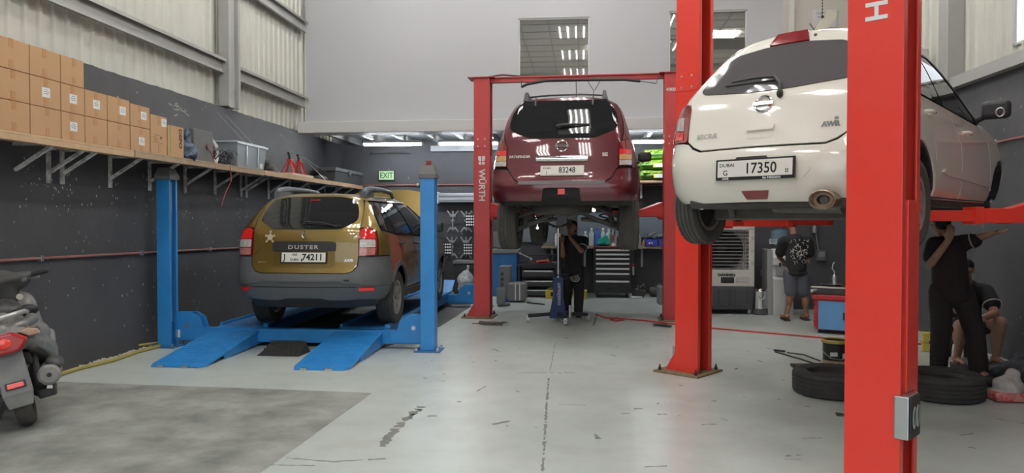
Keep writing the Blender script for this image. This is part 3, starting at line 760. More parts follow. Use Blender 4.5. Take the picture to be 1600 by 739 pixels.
LENS_RED = M('lamp_red', (.75, .02, .018), .12, coat=1)
LENS_DKRED = M('lamp_dark_red', (.2, .008, .012), .15, coat=1)
LENS_CLEAR = M('lamp_clear', (.62, .58, .56), .15, coat=1, var=(30, .7, (.3, .26, .25), 2))
LENS_AMBER = M('lamp_amber', (.55, .27, .1), .15, coat=1, var=(40, .6, (.7, .45, .2), 2))
LENS_PINK = M('lamp_pink', (.5, .2, .17), .15, coat=1, var=(40, .6, (.3, .1, .09), 2))
UNDER = M('underbody', (.05, .047, .044), .8, var=(8, .5, (.09, .08, .07)))
UNDER2 = M('dusty_metal', (.13, .125, .115), .7, .3, var=(12, .5, (.08, .075, .065)))

def wheel(root, x, y, z, r, w, side, tyre=RUBBER, rim=SILVER, rr=.205, spokes=8, name='tyre'):
    """side=+1: outer face towards +x"""
    h = w / 2; m = MB()
    prof = [(rr, -h * .82), (rr + .03, -h * .9), (r * .8, -h * 1.0), (r - .03, -h * .97), (r - .008, -h * .86)]
    for g in (-.55, -.2, .2, .55):
        prof += [(r - .001, h * (g - .09)), (r - .009, h * (g - .075)), (r - .009, h * (g + .075)), (r - .001, h * (g + .09))]
    prof += [(r - .008, h * .86), (r - .03, h * .97), (r * .8, h), (rr + .03, h * .9), (rr, h * .82)]
    mt = Matrix.Translation((x, y, z)) @ Matrix.Rotation(pi / 2 * side, 4, 'Y')
    n = 72; L = len(prof)
    m.lathe(prof, n, mt, closed=True, rfun=lambda i, j, q: q - (.007 if (i % 2 and j in (3, 4, L - 5, L - 4)) else 0))
    t = m.build(name, tyre, root, 30)
    rm = MB()
    rm.lathe([(rr + .004, -h * .8), (rr + .004, h * .82), (rr - .008, h * .86), (rr - .02, h * .80), (rr - .022, -h * .8)], 40, mt, closed=True)
    rm.lathe([(rr - .02, h * .55), (rr - .045, h * .66), (rr - .05, h * .6), (rr - .02, h * .48)], 40, mt, closed=True)
    rm.lathe([(0.0001, h * .62), (.055, h * .62), (.085, h * .55), (.09, h * .4), (.0001, h * .4)], 24, mt)
    for k in range(spokes):
        a = 2 * pi * k / spokes; c, s2 = cos(a), sin(a)
        rm.bar(mt @ Vector((c * .07, s2 * .07, h * .5)), mt @ Vector((c * (rr - .035), s2 * (rr - .035), h * .6)), .05, .03, up=mt.to_3x3() @ Vector((0, 0, 1)))
    rm.build('rim', rim, t, 30)
    MB().lathe([(.0001, h * .1), (rr - .03, h * .1), (rr - .03, -h * .3), (.0001, -h * .3)], 24, mt).build('brake_drum', DARKSTEEL, t, 30)
    MB().lathe([(.0001, h * .7), (.026, h * .68), (.032, h * .62)], 16, mt).build('hub_cap', DARKSTEEL, t, 30)
    return t
def plate(B, x, z, parent, frame_w=.535, frame_h=.125, tilt=0, off=.012, frame_mat=INK):
    m, p = B.frame(x, z, off)
    o = MB().box((0, 0, 0), (frame_w, frame_h, .012)).build('number_plate_frame', frame_mat, parent, None, .004)
    o.location = p; o.rotation_euler = m.to_euler()
    q = MB().box((0, .004 if frame_h > .124 else 0, .007), (.515, .108, .006)).build('number_plate', OFFWHITE, o, None, .006)
    return q
def emblem_ring(B, x, z, parent, r=.058, bar='NISSAN'):
    m, p = B.frame(x, z, .008)
    e = MB()
    e.lathe([(r * .78, -.004), (r * .8, .006), (r * .9, .011), (r, .006), (r * 1.02, -.004)], 32, closed=True)
    e.box((0, 0, .008), (r * 2.2, r * .34, .012))
    o = e.build('emblem', CHROME, parent, 30); o.location = p; o.rotation_euler = m.to_euler()
    text('emblem_lettering', bar, r * .3, INK, o, (0, 0, .0145), (0, 0, 0), .0006, .0008, 1.35)
    return o
def rear_text(B, s, size, x, z, mat, parent, off=.004, bold=.001, sx=1.2, rz=0, name='lettering', space=1.0, align='CENTER'):
    m, p = B.frame(x, z, off)
    return text(name, s, size, mat, parent, p, (m @ Matrix.Rotation(rz, 4, 'Z')).to_euler(), .0015, bold, sx, align, space)
def mirror(root, x, y, z, sgn, mat):
    o = MB().box((x + sgn * .13, y, z + .03), (.21, .09, .15)).build('door_mirror', mat, root, 60, .04, 4)
    MB().bar((x - sgn * .02, y + .03, z - .05), (x + sgn * .1, y, z), .05, .03).build('mirror_arm', mat, o, 50, .006)
    MB().box((x + sgn * .13, y - .044, z + .03), (.135, .006, .08)).build('mirror_glass', M('mirror_dark_reflection', (.03, .03, .035), .3, spec=.4), o, None, .002)  # dark reflection put into the glass colour
    return o
def handle(B, y, z, sgn, mat):
    m = MB()
    u = [B.us(y + d, z) * sgn for d in (-.09, -.06, 0, .06, .09)]
    pts = [Vector(B.P(np.array([a]), np.array([z]), o)[0]) for a, o in zip(u, (.0, .03, .038, .03, 0.0))]
    m.tube(pts, .014, 8)
    return m.build('door_handle', mat, B.root)
# ------------------------------------------------------------------ olive gold car on the blue lift
GOLD = M('gold_paint', (.19, .125, .025), .34, .5, coat=1.0, rvar=(3, .05))
gold_car = thing('car', 'olive gold hatchback with its bonnet up on the blue platform lift', 'car', (-3.16, 8.15, .225))
A1, A2 = (.95, .33), (3.72, .33)
D = Body(gold_car, [
 # z,   W,   a,   b,   yr,  bow, yf,   af, bf
 (.27, .74, .3, .3, .16, .08, 4.15, .4, .4), (.38, .84, .32, .34, .07, .10, 4.22, .4, .4), (.50, .895, .32, .34, .015, .10, 4.28, .4, .4), (.60, .905, .31, .34, 0, .10, 4.30, .4, .4),
 (.68, .908, .30, .34, .02, .09, 4.30, .4, .4), (.80, .905, .26, .33, .065, .08, 4.28, .4, .4), (.95, .895, .23, .31, .085, .08, 4.2, .4, .4), (1.05, .885, .21, .29, .10, .08, 3.9, .4, .4),
 (1.12, .87, .20, .28, .115, .08, 3.35, .3, .3), (1.18, .85, .20, .28, .135, .08, 3.15, .25, .3), (1.30, .80, .20, .27, .235, .07, 2.95, .25, .3), (1.45, .715, .20, .26, .375, .06, 2.65, .25, .3),
 (1.53, .65, .20, .26, .455, .05, 2.45, .25, .3), (1.58, .575, .24, .26, .52, .05, 2.3, .25, .3), (1.612, .44, .28, .3, .63, .04, 2.1, .25, .3), (1.625, .2, .15, .3, .9, .02, 1.8, .1, .3)],
 arches=((*A1, .42), (*A2, .42)))
D.shell(BLACKPL, 1.53)
D.grid(np.linspace(-5, 5, 81), np.linspace(1.525, 1.624, 10), 0, GOLD, 'roof', cap=True)
tg = D.panel('tailgate', r_((0, .69), (.50, .69), (.57, .715), (.615, .775), (.622, .87), (.618, 1.0), (.622, 1.2), (.625, 1.285), (.60, 1.45), (.555, 1.545), (.35, 1.592), (0, 1.60)), GOLD, sym=True)
rw = D.panel('rear_window', soften(r_((-.40, 1.185), (.40, 1.185), (.58, 1.285), (.565, 1.40), (.50, 1.535), (.3, 1.565), (-.3, 1.565), (-.50, 1.535), (-.565, 1.40), (-.58, 1.285)), .04), GLASS_DARK, off=.004, th=.01)
D.panel('rear_bumper', r_((0, .682), (.50, .682), (.575, .705), (.628, .77), (.636, .872), (.81, .872)) + s_((.50, .872), (.53, .80)) + arch(A1, .44, 150, 174, 4)[:4] + s_((.515, .535)) + r_((.80, .545), (.45, .60), (0, .60)), GREYPL, sym=True)
D.panel('rear_bumper_lower', r_((0, .595), (.45, .595), (.80, .54)) + s_((.51, .53), (.515, .40), (.46, .36)) + r_((.66, .385), (.45, .372), (.3, .372), (.2, .395), (0, .40)), GREYPL, sym=True, off=-.006)
D.panel('bumper_ridge', r_((0, .606), (.44, .606), (.80, .562), (.80, .55), (.44, .592), (0, .592)), GREYPL, sym=True, off=.012)
D.panel('bumper_groove', r_((0, .535), (.62, .535), (.62, .522), (0, .522)), BLACKPL, sym=True, off=-.003, th=.004)
for s in (-1, 1):
    D.panel('rear_quarter', r_((.83, .885)) + s_((.49, .885)) + arch(A1, .445, 148, 66) + s_((1.03, .93), (.91, 1.10), (.34, 1.165)) + r_((.80, 1.225), (.735, 1.33), (.665, 1.46), (.575, 1.545), (.607, 1.45), (.633, 1.285), (.632, 1.208), (.72, 1.212), (.80, 1.165), (.826, 1.06)), GOLD, sgn=s)
    D.panel('arch_trim', arch(A1, .455, 150, 12, 20) + arch(A1, .405, 12, 150, 20), GREYPL, sgn=s, off=.012, th=.03)
    D.panel('arch_trim', arch(A2, .455, 165, 15, 20) + arch(A2, .405, 15, 165, 20), GREYPL, sgn=s, off=.012, th=.03)
    D.panel('quarter_window', r_((.805, 1.232), (.748, 1.335), (.69, 1.45)) + s_((.52, 1.51), (.74, 1.50), (.84, 1.14), (.36, 1.18)), GLASS_DARK, sgn=s, off=-.004)
    D.panel('rear_door', s_((1.05, .93), (.93, 1.10), (1.74, 1.08), (1.74, .42)) + arch(A1, .455, 12, 64), GOLD, sgn=s)
    D.panel('front_door', s_((1.755, .42), (1.755, 1.08), (2.78, 1.05), (2.86, .42)), GOLD, sgn=s)
    D.panel('front_fender', s_((2.875, .42), (2.795, 1.05), (3.4, 1.04), (4.05, .93), (4.12, .52)) + arch(A2, .455, 20, 168), GOLD, sgn=s)
    D.panel('rear_door_window', s_((.88, 1.13), (.78, 1.50), (1.47, 1.505), (1.71, 1.105)), GLASS_DARK, sgn=s, off=-.004)
    D.panel('front_door_window', s_((1.80, 1.105), (1.54, 1.505), (2.15, 1.48), (2.72, 1.075)), GLASS_DARK, sgn=s, off=-.004)
    D.panel('sill', s_((1.37, .41), (2.9, .41), (3.2, .36), (3.2, .28), (1.36, .28), (1.34, .36)), GREYPL, sgn=s, off=.01)
    lp = D.panel('tail_lamp', r_((.628, .88), (.628, 1.175), (.66, 1.2), (.72, 1.203), (.785, 1.165), (.81, 1.06), (.815, .93), (.80, .88)), LENS_DKRED, sgn=s, off=.012, th=.03)
    D.panel('lens_red', soften(r_((.64, 1.075), (.64, 1.168), (.67, 1.188), (.72, 1.188), (.775, 1.15), (.79, 1.075)), .012), LENS_RED, lp, sgn=s, off=.018)
    D.panel('lens_clear', soften(r_((.642, .98), (.64, 1.066), (.79, 1.066), (.795, .98)), .012), LENS_CLEAR, lp, sgn=s, off=.018)
    D.panel('lens_pink', soften(r_((.642, .892), (.642, .971), (.795, .971), (.79, .892)), .012), LENS_PINK, lp, sgn=s, off=.018)
    D.panel('reflector', soften(r_((.64, .49), (.64, .522), (.79, .522), (.79, .488)), .01), LENS_RED, sgn=s, off=.012)
    handle(D, 1.05, 1.0, s, BLACKPL); handle(D, 1.88, .98, s, BLACKPL)
    mirror(gold_car, s * .88, 2.72, 1.16, s, BLACKPL)
    # roof rails
    m = MB(); xs = s * .53
    m.tube([(xs * 1.02, .62, 1.58), (xs * 1.02, .70, 1.645), (xs * 1.02, .95, 1.675), (xs, 1.5, 1.685), (xs * .98, 1.95, 1.67), (xs * .95, 2.15, 1.60)], [.035, .05, .042, .03, .03, .02], 10)
    m.b2((xs - .035, .6, 1.56), (xs + .035, .98, 1.64))
    rl = m.build('roof_rail', M('rail_grey', (.10, .115, .13), .55), gold_car, 50)
D.panel('windscreen', [('u', 3.2, 1.13), ('u', 5, 1.13), ('u', 5, 1.50), ('u', 3.25, 1.50)], GLASS_DARK, sym=False)
D.panel('windscreen', [('u', 3.2, 1.13), ('u', 5, 1.13), ('u', 5, 1.50), ('u', 3.25, 1.50)], GLASS_DARK, sgn=-1)
D.panel('front_bumper', [('u', 3.0, .40), ('u', 3.0, .70), ('u', 5, .72), ('u', 5, .34)], GREYPL); D.panel('front_bumper', [('u', 3.0, .40), ('u', 3.0, .70), ('u', 5, .72), ('u', 5, .34)], GREYPL, sgn=-1)
# bonnet propped up
bn = [(-.70, 0), (.70, 0), (.66, .75), (.56, .93), (.3, 1.0), (-.3, 1.0), (-.56, .93), (-.66, .75)]
m = MB().prism(bn, 'z', 0, .03); o = m.build('bonnet', GOLD, gold_car, None, .006); o.location = (0, 3.28, 1.06); o.rotation_euler = (R(46), 0, 0)
MB().cyl((.5, 3.9, .95), (.5, 3.75, 1.6), .008, n=6).build('bonnet_stay', STEEL, gold_car)
# tailgate furniture
D.panel('handle_strip', soften(r_((-.368, .938), (.368, .938), (.368, 1.03), (.335, 1.045), (-.335, 1.045), (-.368, 1.03)), .015), BLACKPL, tg, off=.016, th=.02)
rear_text(D, 'DUSTER', .062, -.005, .978, M('badge_silver', (.62, .6, .57), .3, .6), tg, .018, .0015, 1.35, space=1.25)
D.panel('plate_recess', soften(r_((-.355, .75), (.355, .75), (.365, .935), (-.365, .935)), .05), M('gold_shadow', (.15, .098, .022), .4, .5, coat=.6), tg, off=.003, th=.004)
pl = plate(D, .005, .861, tg, .545, .125)
for s, sz, x, y, bo in (('J', .095, -.222, 0, .002), ('UAE', .034, -.105, .03, .001), ('DUBAI', .034, -.105, -.026, .001), ('74211', .1, .105, 0, .003)):
    text('plate_lettering', s, sz, INK, pl, (x, y + .003, .0102), (0, 0, 0), .0004, bo, 1.0 if len(s) != 5 or s == 'DUBAI' else .98)
MB().b2((-.028, -.042, .0101), (-.012, -.012, .0106)).build('plate_mark', INK, pl, None)
# diamond badge
m4, p = D.frame(-.008, 1.115, .006)
e = MB(); 
for k, (a, b) in enumerate((((0, .055), (.04, 0)), ((.04, 0), (0, -.055)), ((0, -.055), (-.04, 0)), ((-.04, 0), (0, .055)))):
    A_, B_ = Vector((*a, 0)), Vector((*b, 0)); Ai, Bi = A_ * .52, B_ * .52
    e.add([A_, B_, Bi, Ai, A_ * .8 + Vector((0, 0, .014)), B_ * .8 + Vector((0, 0, .014))], [(0, 1, 5, 4), (4, 5, 2, 3), (0, 3, 2, 1), (0, 4, 3), (1, 2, 5)])
o = e.build('emblem', CHROME, tg, 20); o.location = p; o.rotation_euler = m4.to_euler()
# five-pointed sticker with round tips
m4, p = D.frame(-.415, 1.095, .003)
e = MB(); e.cyl((0, 0, 0), (0, 0, .002), .034, n=20)
for k, (L, w) in enumerate(((.075, .016), (.06, .014), (.075, .017), (.075, .017), (.06, .014))):
    a = pi / 2 + 2 * pi * k / 5; c = Vector((cos(a), sin(a), 0)); e.bar(c * .02 + Vector((0, 0, .001)), c * L * .85 + Vector((0, 0, .001)), w, .002); e.cyl(c * L * .85, c * L * .85 + Vector((0, 0, .002)), .014, n=10)
o = e.build('star_sticker', M('sticker_cream', (.55, .48, .33), .5), tg, None); o.location = p; o.rotation_euler = m4.to_euler()
rear_text(D, 'AWR', .045, .52, .83, M('badge_silver', (.6, .6, .6), .3, .6), tg, .003, .002, 1.0)
rear_text(D, '4x2 1.6', .026, -.5, .81, M('badge_silver', (.6, .6, .6), .3, .6), tg, .003, .0, 1.3)
D.panel('brake_lamp', soften(r_((-.06, 1.512), (.07, 1.512), (.07, 1.53), (-.06, 1.53)), .006), LENS_DKRED, rw, off=.008)
P3 = lambda x, z, o: Vector(D.P(np.array([D.ur(x, z)]), np.array([z]), o)[0])
m = MB(); m.tube([P3(.36, 1.205, .02), P3(.2, 1.24, .035), (P3(-.02, 1.255, .03)), P3(-.035, 1.235, .02)], .008, 6); m.tube([P3(.41, 1.215, .018), P3(.0, 1.243, .018)], .007, 6)
m.build('wiper', BLACKPL, rw)
D.panel('tow_eye_cover', soften(r_((.46, .572), (.46, .648), (.565, .648), (.565, .572)), .02), GREYPL, off=.014)
D.panel('tow_eye_slot', soften(r_((.485, .60), (.485, .618), (.545, .618), (.545, .60)), .008), INK, off=.017, th=.004)
# lamp surround swoosh on the tailgate
for s in (-1, 1):
    D.panel('tailgate_crease', r_((.60, 1.15), (.535, 1.10), (.52, 1.04), (.525, .96), (.60, .90), (.60, .915), (.54, .965), (.535, 1.04), (.55, 1.09), (.60, 1.135)), GOLD, tg, sgn=s, off=.006, th=.01)
for s in (-1, 1):
    wheel(gold_car, s * .775, A1[0], .335, .335, .215, s, RUBBER, M('silver_rim', (.42, .41, .39), .4, .7), .21, 8)
    wheel(gold_car, s * .775, A2[0], .335, .335, .215, s, RUBBER, M('silver_rim', (.42, .41, .39), .4, .7), .21, 8)
m = MB(); m.b2((-.6, .5, .30), (.6, 4.0, .5)); m.b2((-.85, 1.45, .30), (.85, 3.2, .42)); m.b2((-.5, .35, .36), (.5, .9, .5)); m.build('underbody', UNDER, gold_car, None, .02)
MB().cyl((-.68, .95, .32), (.68, .95, .32), .045, n=12).build('rear_axle', UNDER2, gold_car)
m = MB(); m.cyl((-.25, .62, .36), (.18, .62, .34), .085, n=16); m.tube([(-.42, .2, .44), (-.42, .45, .38), (-.25, .62, .36)], .03, 8); m.build('silencer', UNDER2, gold_car)
# ------------------------------------------------------------------ white hatchback on the right bay lift
CREAM = M('white_car_paint', (.80, .775, .69), .25, coat=1.0)
white_car = thing('car', 'white hatchback raised on the bright red lift, number plate 17350', 'car', (1.136, 5.068, 1.37), -37.7)
B1, B2 = (.64, .29), (3.14, .29)
K = Body(white_car, [
 (.20, .68, .3, .35, .20, .08, 3.6, .6, .6), (.255, .755, .34, .40, .08, .10, 3.68, .6, .6), (.33, .815, .34, .42, .015, .12, 3.76, .6, .6), (.45, .828, .32, .42, -.01, .13, 3.78, .6, .6), (.56, .832, .30, .40, 0, .13, 3.78, .6, .6),
 (.63, .832, .28, .38, .03, .13, 3.76, .6, .6), (.75, .825, .26, .36, .07, .13, 3.70, .6, .6), (.90, .805, .24, .34, .12, .12, 3.3, .55, .6), (.97, .79, .22, .32, .15, .12, 2.75, .4, .5), (1.05, .765, .2, .3, .215, .11, 2.5, .35, .45), (1.15, .73, .2, .3, .31, .11, 2.3, .3, .4),
 (1.25, .69, .2, .3, .405, .11, 2.12, .3, .4), (1.35, .635, .2, .3, .50, .10, 1.9, .28, .4), (1.42, .575, .22, .3, .56, .10, 1.75, .28, .4), (1.47, .49, .25, .3, .60, .09, 1.62, .25, .4), (1.495, .36, .25, .3, .67, .07, 1.5, .25, .4), (1.51, .12, .1, .3, .85, .03, 1.3, .1, .2)],
 arches=((*B1, .345), (*B2, .36)))
K.shell(M('shell_black', (.012, .012, .012), .7), 1.40)
K.grid(np.linspace(-5, 5, 81), np.linspace(1.39, 1.509, 12), 0, CREAM, 'roof', cap=True)
tg = K.panel('tailgate', r_((0, .632), (.43, .629), (.495, .655), (.556, .70), (.573, .80), (.582, .95), (.605, .988), (.62, 1.03), (.60, 1.15), (.53, 1.28), (.45, 1.37), (.33, 1.435), (.15, 1.475), (0, 1.485)), CREAM, sym=True, off=.004)
rw = K.panel('rear_window', soften(r_((-.15, 1.012), (.15, 1.012), (.50, 1.045), (.555, 1.075), (.51, 1.20), (.44, 1.315), (.38, 1.355), (.15, 1.383), (-.15, 1.383), (-.38, 1.355), (-.44, 1.315), (-.51, 1.20), (-.555, 1.075), (-.50, 1.045)), .03), M('tinted_rear_glass', (.085, .08, .083), .05, spec=.3), off=.010, th=.01)
K.panel('rear_bumper', r_((0, .617), (.435, .613), (.505, .64), (.548, .678), (.60, .69), (.80, .70)) + s_((.42, .695), (.44, .64)) + arch(B1, .375, 120, 178, 8) + s_((.27, .28)) + r_((.74, .262), (.35, .262), (0, .266)), CREAM, sym=True, off=.006)
K.panel('valance', r_((0, .275), (.7, .27), (.68, .21), (0, .21)), BLACKPL, sym=True, off=-.012)
for s in (-1, 1):
    K.panel('rear_quarter', r_((.81, .705)) + s_((.42, .70), (.455, .655)) + arch(B1, .37, 117, 30, 12) + s_((1.0, .55), (.93, .72), (.72, .93), (.66, .985), (.52, 1.02)) + r_((.745, 1.06), (.70, 1.16), (.645, 1.27), (.575, 1.38), (.46, 1.375), (.54, 1.285), (.61, 1.15), (.632, 1.03), (.61, .99), (.70, .985), (.78, .94), (.815, .80)), CREAM, sgn=s)
    K.panel('quarter_window', r_((.755, 1.065), (.715, 1.16), (.665, 1.26)) + s_((.80, 1.30), (.86, 1.27), (.75, .975), (.60, 1.02)), GLASS_DARK, sgn=s, off=-.004)
    K.panel('rear_door', s_((1.02, .55), (.945, .73), (.735, .945), (.73, .965), (1.29, .945), (1.50, .86), (1.70, .70), (1.735, .42), (1.70, .30), (.99, .30)) + arch(B1, .385, 2, 36, 5), CREAM, sgn=s)
    K.panel('front_door', s_((1.305, .945), (1.515, .86), (1.715, .70), (1.75, .42), (1.72, .30), (2.70, .30), (2.74, .45), (2.66, .80), (2.42, .90)), CREAM, sgn=s)
    K.panel('rear_door_window', s_((.80, .985), (.90, 1.30), (1.17, 1.335), (1.30, .965)), GLASS_DARK, sgn=s, off=-.004)
    K.panel('front_door_window', s_((1.34, .962), (1.21, 1.338), (1.50, 1.345), (1.90, 1.15), (2.36, .92)), GLASS_DARK, sgn=s, off=-.004)
    K.panel('door_frame', s_((.90, 1.325), (1.19, 1.36), (1.52, 1.37), (1.95, 1.165), (2.42, .93), (2.36, .925), (1.92, 1.145), (1.51, 1.348), (1.19, 1.338), (.91, 1.305)), BLACKPL, sgn=s, off=.002)
    K.panel('cant_rail', s_((.72, 1.33), (.80, 1.305), (.90, 1.327), (1.19, 1.362), (1.53, 1.372), (1.95, 1.175), (2.42, .94), (2.5, .98), (2.1, 1.17), (1.75, 1.36), (1.6, 1.41), (.7, 1.40)), CREAM, sgn=s)
    K.panel('front_fender', s_((2.755, .45), (2.675, .80), (2.44, .90), (2.5, .965), (2.9, .91), (3.3, .84), (3.52, .70), (3.56, .55)) + s_((3.50, .42)) + arch(B2, .385, 25, 165, 14), CREAM, sgn=s)
    K.panel('front_bumper', s_((3.53, .34), (3.52, .42), (3.57, .56)) + [('u', 4.0, .60), ('u', 5, .62), ('u', 5, .25), ('u', 3.5, .25)], CREAM, sgn=s)
    K.panel('door_moulding', s_((1.15, .475), (1.22, .50), (2.68, .465), (2.71, .44), (2.66, .415), (1.25, .46)), CREAM, sgn=s, off=.016, th=.02)
    K.panel('sill', s_((1.02, .29), (2.74, .29), (2.78, .235), (1.02, .235)), CREAM, sgn=s, off=-.004)
    for c in (B1, B2): K.panel('arch_liner', arch(c, .37, 178, 5, 20) + arch(c, .345, 5, 178, 20), BLACKPL, sgn=s, off=-.012, th=.12)
    lp = K.panel('tail_lamp', soften(r_((.562, .695), (.58, .95), (.61, .982), (.68, .978), (.755, .945), (.80, .80), (.815, .75), (.80, .708)), .02), LENS_DKRED, sgn=s, off=.016, th=.03)
    K.panel('lens_clear', soften(r_((.61, .785), (.625, .885), (.735, .893), (.745, .83), (.70, .795)), .01), LENS_CLEAR, lp, sgn=s, off=.02)
    K.panel('lens_red', soften(r_((.60, .715), (.608, .772), (.70, .782), (.755, .82), (.80, .77), (.79, .72)), .01), LENS_RED, lp, sgn=s, off=.02)
    handle(K, .84, .855, s, CREAM); handle(K, 1.86, .80, s, CREAM)
    mirror(white_car, s * .80, 2.36, 1.0, s, BLACKPL)
for sg in (1, -1): K.panel('windscreen', [('u', 3.15, .99), ('u', 5, .99), ('u', 5, 1.38), ('u', 3.2, 1.38)], GLASS_DARK, sgn=sg)
K.grid(np.concatenate([np.linspace(-5, -3.3, 14), np.linspace(3.3, 5, 14)]) if False else np.linspace(3.3, 5, 14), np.linspace(.70, .985, 10), .002, CREAM, 'bonnet')
K.grid(np.linspace(-5, -3.3, 14), np.linspace(.70, .985, 10), .002, CREAM, 'bonnet')
# rear details
K.panel('brake_lamp', soften(r_((-.145, 1.388), (.145, 1.388), (.11, 1.476), (-.11, 1.476)), .008), LENS_DKRED, tg, off=.018, th=.02)
hp = K.panel('handle_pocket', soften(r_((-.095, .683), (.098, .683), (.105, .772), (-.09, .768)), .02), CREAM, tg, off=.006, th=.004)
K.panel('handle_cap', soften(r_((-.092, .732), (.10, .732), (.105, .775), (-.088, .772)), .016), CREAM, hp, off=.026, th=.024)
emblem_ring(K, 0, .917, tg, .062)
rear_text(K, 'MICRA', .05, -.40, .725, CHROME, tg, .006, .002, 1.15)
rear_text(K, 'AWR', .046, .45, .742, CHROME, tg, .006, .003, 1.0)
rear_text(K, '50', .024, .48, .778, CHROME, tg, .006, .001, 1.0)
K.panel('plate_bay', soften(r_((-.30, .40), (.30, .40), (.365, .465), (.285, .555), (-.285, .555), (-.365, .465)), .02), CREAM, off=.012, th=.006)
pl = plate(K, .012, .475, white_car, .545, .14, off=.028)
text('plate_lettering', 'DUBAI', .032, INK, pl, (-.19, .028, .0102), (0, 0, 0), .0004, .0005, 1.15)
text('plate_lettering', 'G', .05, INK, pl, (-.2, -.024, .0102), (0, 0, 0), .0004, .0005, 1.0)
text('plate_lettering', '17350', .098, INK, pl, (.045, .0, .0102), (0, 0, 0), .0004, .0015, .9)
m = MB()
for k in range(4): m.box((.215 + .012 * (k % 2), -.014 - .014 * (k // 2), .0102), (.008, .01, .0006))
m.build('plate_mark', INK, pl, None)
fr = pl.parent
text('frame_lettering', 'by NISSAN', .02, WHITEPRINT, fr, (.12, -.061, .0064), (0, 0, 0), .0004, .0005, 1.3)
text('frame_lettering', 'AWR', .02, WHITEPRINT, fr, (-.2, -.061, .0064), (0, 0, 0), .0004, .0005, 1.0)
K.panel('plate_light_cover', r_((-.13, .538), (.10, .538), (.085, .555), (-.115, .555)), BLACKPL, off=.03, th=.03)
K.panel('reflector', soften(r_((-.075, .284), (.07, .284), (.092, .337), (-.098, .337)), .006), LENS_DKRED, off=.012, th=.016)
P3 = lambda x, z, o: Vector(K.P(np.array([K.ur(x, z)]), np.array([z]), o)[0])
m = MB(); pv = P3(.105, .97, .02); m.ball(pv, (.022, .02, .03), 12, 8); m.tube([pv, P3(.09, 1.03, .035), P3(.03, 1.085, .04), P3(-.12, 1.10, .035), P3(-.3, 1.105, .025)], [.014, .013, .012, .009, .006], 8); m.tube([P3(.05, 1.075, .02), P3(-.34, 1.085, .018)], .007, 6)
m.build('wiper', BLACKPL, rw)
MB().tube([P3(.17, 1.43, 0), P3(.17, 1.43, .012)], .011, 10).build('washer_jet', BLACKPL, tg)
MB().tube([(.0, 1.2, 1.50), (-.02, .95, 1.62)], .004, 6).build('aerial', BLACKPL, white_car)
# underside
m = MB(); m.b2((-.55, .1, .22), (.55, 3.5, .42)); m.b2((-.78, 1.05, .235), (.78, 2.75, .34)); m.build('underbody', UNDER, white_car, None, .03)
m = MB(); m.bar((-.62, .66, .20), (.62, .66, .20), .10, .12); m.bar((-.6, .66, .20), (-.52, 1.1, .24), .09, .08); m.bar((.6, .66, .20), (.52, 1.1, .24), .09, .08); m.build('rear_axle', UNDER2, white_car, None, .015)
for s in (-1, 1): MB().tube([(s * .5, .68, .22 + .012 * k) for k in range(12)], .05, 10).build('spring', UNDER, white_car)
for s in (-1, 1): MB().cyl((s * .46, .6, .16), (s * .45, .5, .42), .028, n=10).build('damper', UNDER2, white_car)
TIPM = M('brown_steel', (.34, .25, .18), .35, .8)
MB().tube([(.80 + .12 + .05 + .028 * cos(q), 2.30, 1.0 + .034 * sin(q)) for q in [2 * pi * i / 18 for i in range(18)]], .006, 6, True).build('mirror_ring', STEEL, white_car)
m = MB()
mt = Matrix.Translation((.445, .10, .265)) @ Matrix.Rotation(pi / 2, 4, 'X') @ Matrix.Diagonal((1.35, 1, 1, 1))
m.lathe([(.030, .10), (.030, .0), (.05, .06), (.062, .12), (.06, .124), (.052, .12), (.045, .06)][:1] + [(.044, .10), (.056, .125), (.062, .12), (.058, -.05), (.045, -.18), (.038, -.18), (.050, -.05)], 28, mt, closed=True)
ex = m.build('exhaust_tip', TIPM, white_car)
m = MB(); m.cyl((.445, .02, .262), (.445, .5, .262), .027, n=16); m.cyl((.43, .42, .27), (-.05, .45, .28), .09, n=18); m.build('silencer', UNDER2, white_car)
MB().tube([(-.46 + .02 * cos(t), .13, .245 + .026 * sin(t)) for t in [2 * pi * i / 16 for i in range(16)]], .007, 8, True).build('tow_hook', STEEL, white_car)
for s in (-1, 1):
    wheel(white_car, s * .74, B1[0], .245, .295, .175, s, RUBBER_DUST, SILVER, .185, 9)
    hb_ = MB(); mt_ = Matrix.Translation((s * .70, B2[0], .27)) @ Matrix.Rotation(pi / 2 * s, 4, 'Y'); hb_.lathe([(.0001, .05), (.04, .05), (.07, .02), (.13, .02), (.13, -.0), (.0001, -.01)], 28, mt_); hb_.b2((s * .70 - .06, B2[0] - .16, .2), (s * .70 + .02, B2[0] - .08, .34)); hb_.build('brake_disc', DARKSTEEL, white_car, 30); MB().cyl((s * .62, B2[0], .27), (s * .55, B2[0], .62), .05, n=14).build('strut', UNDER, white_car)
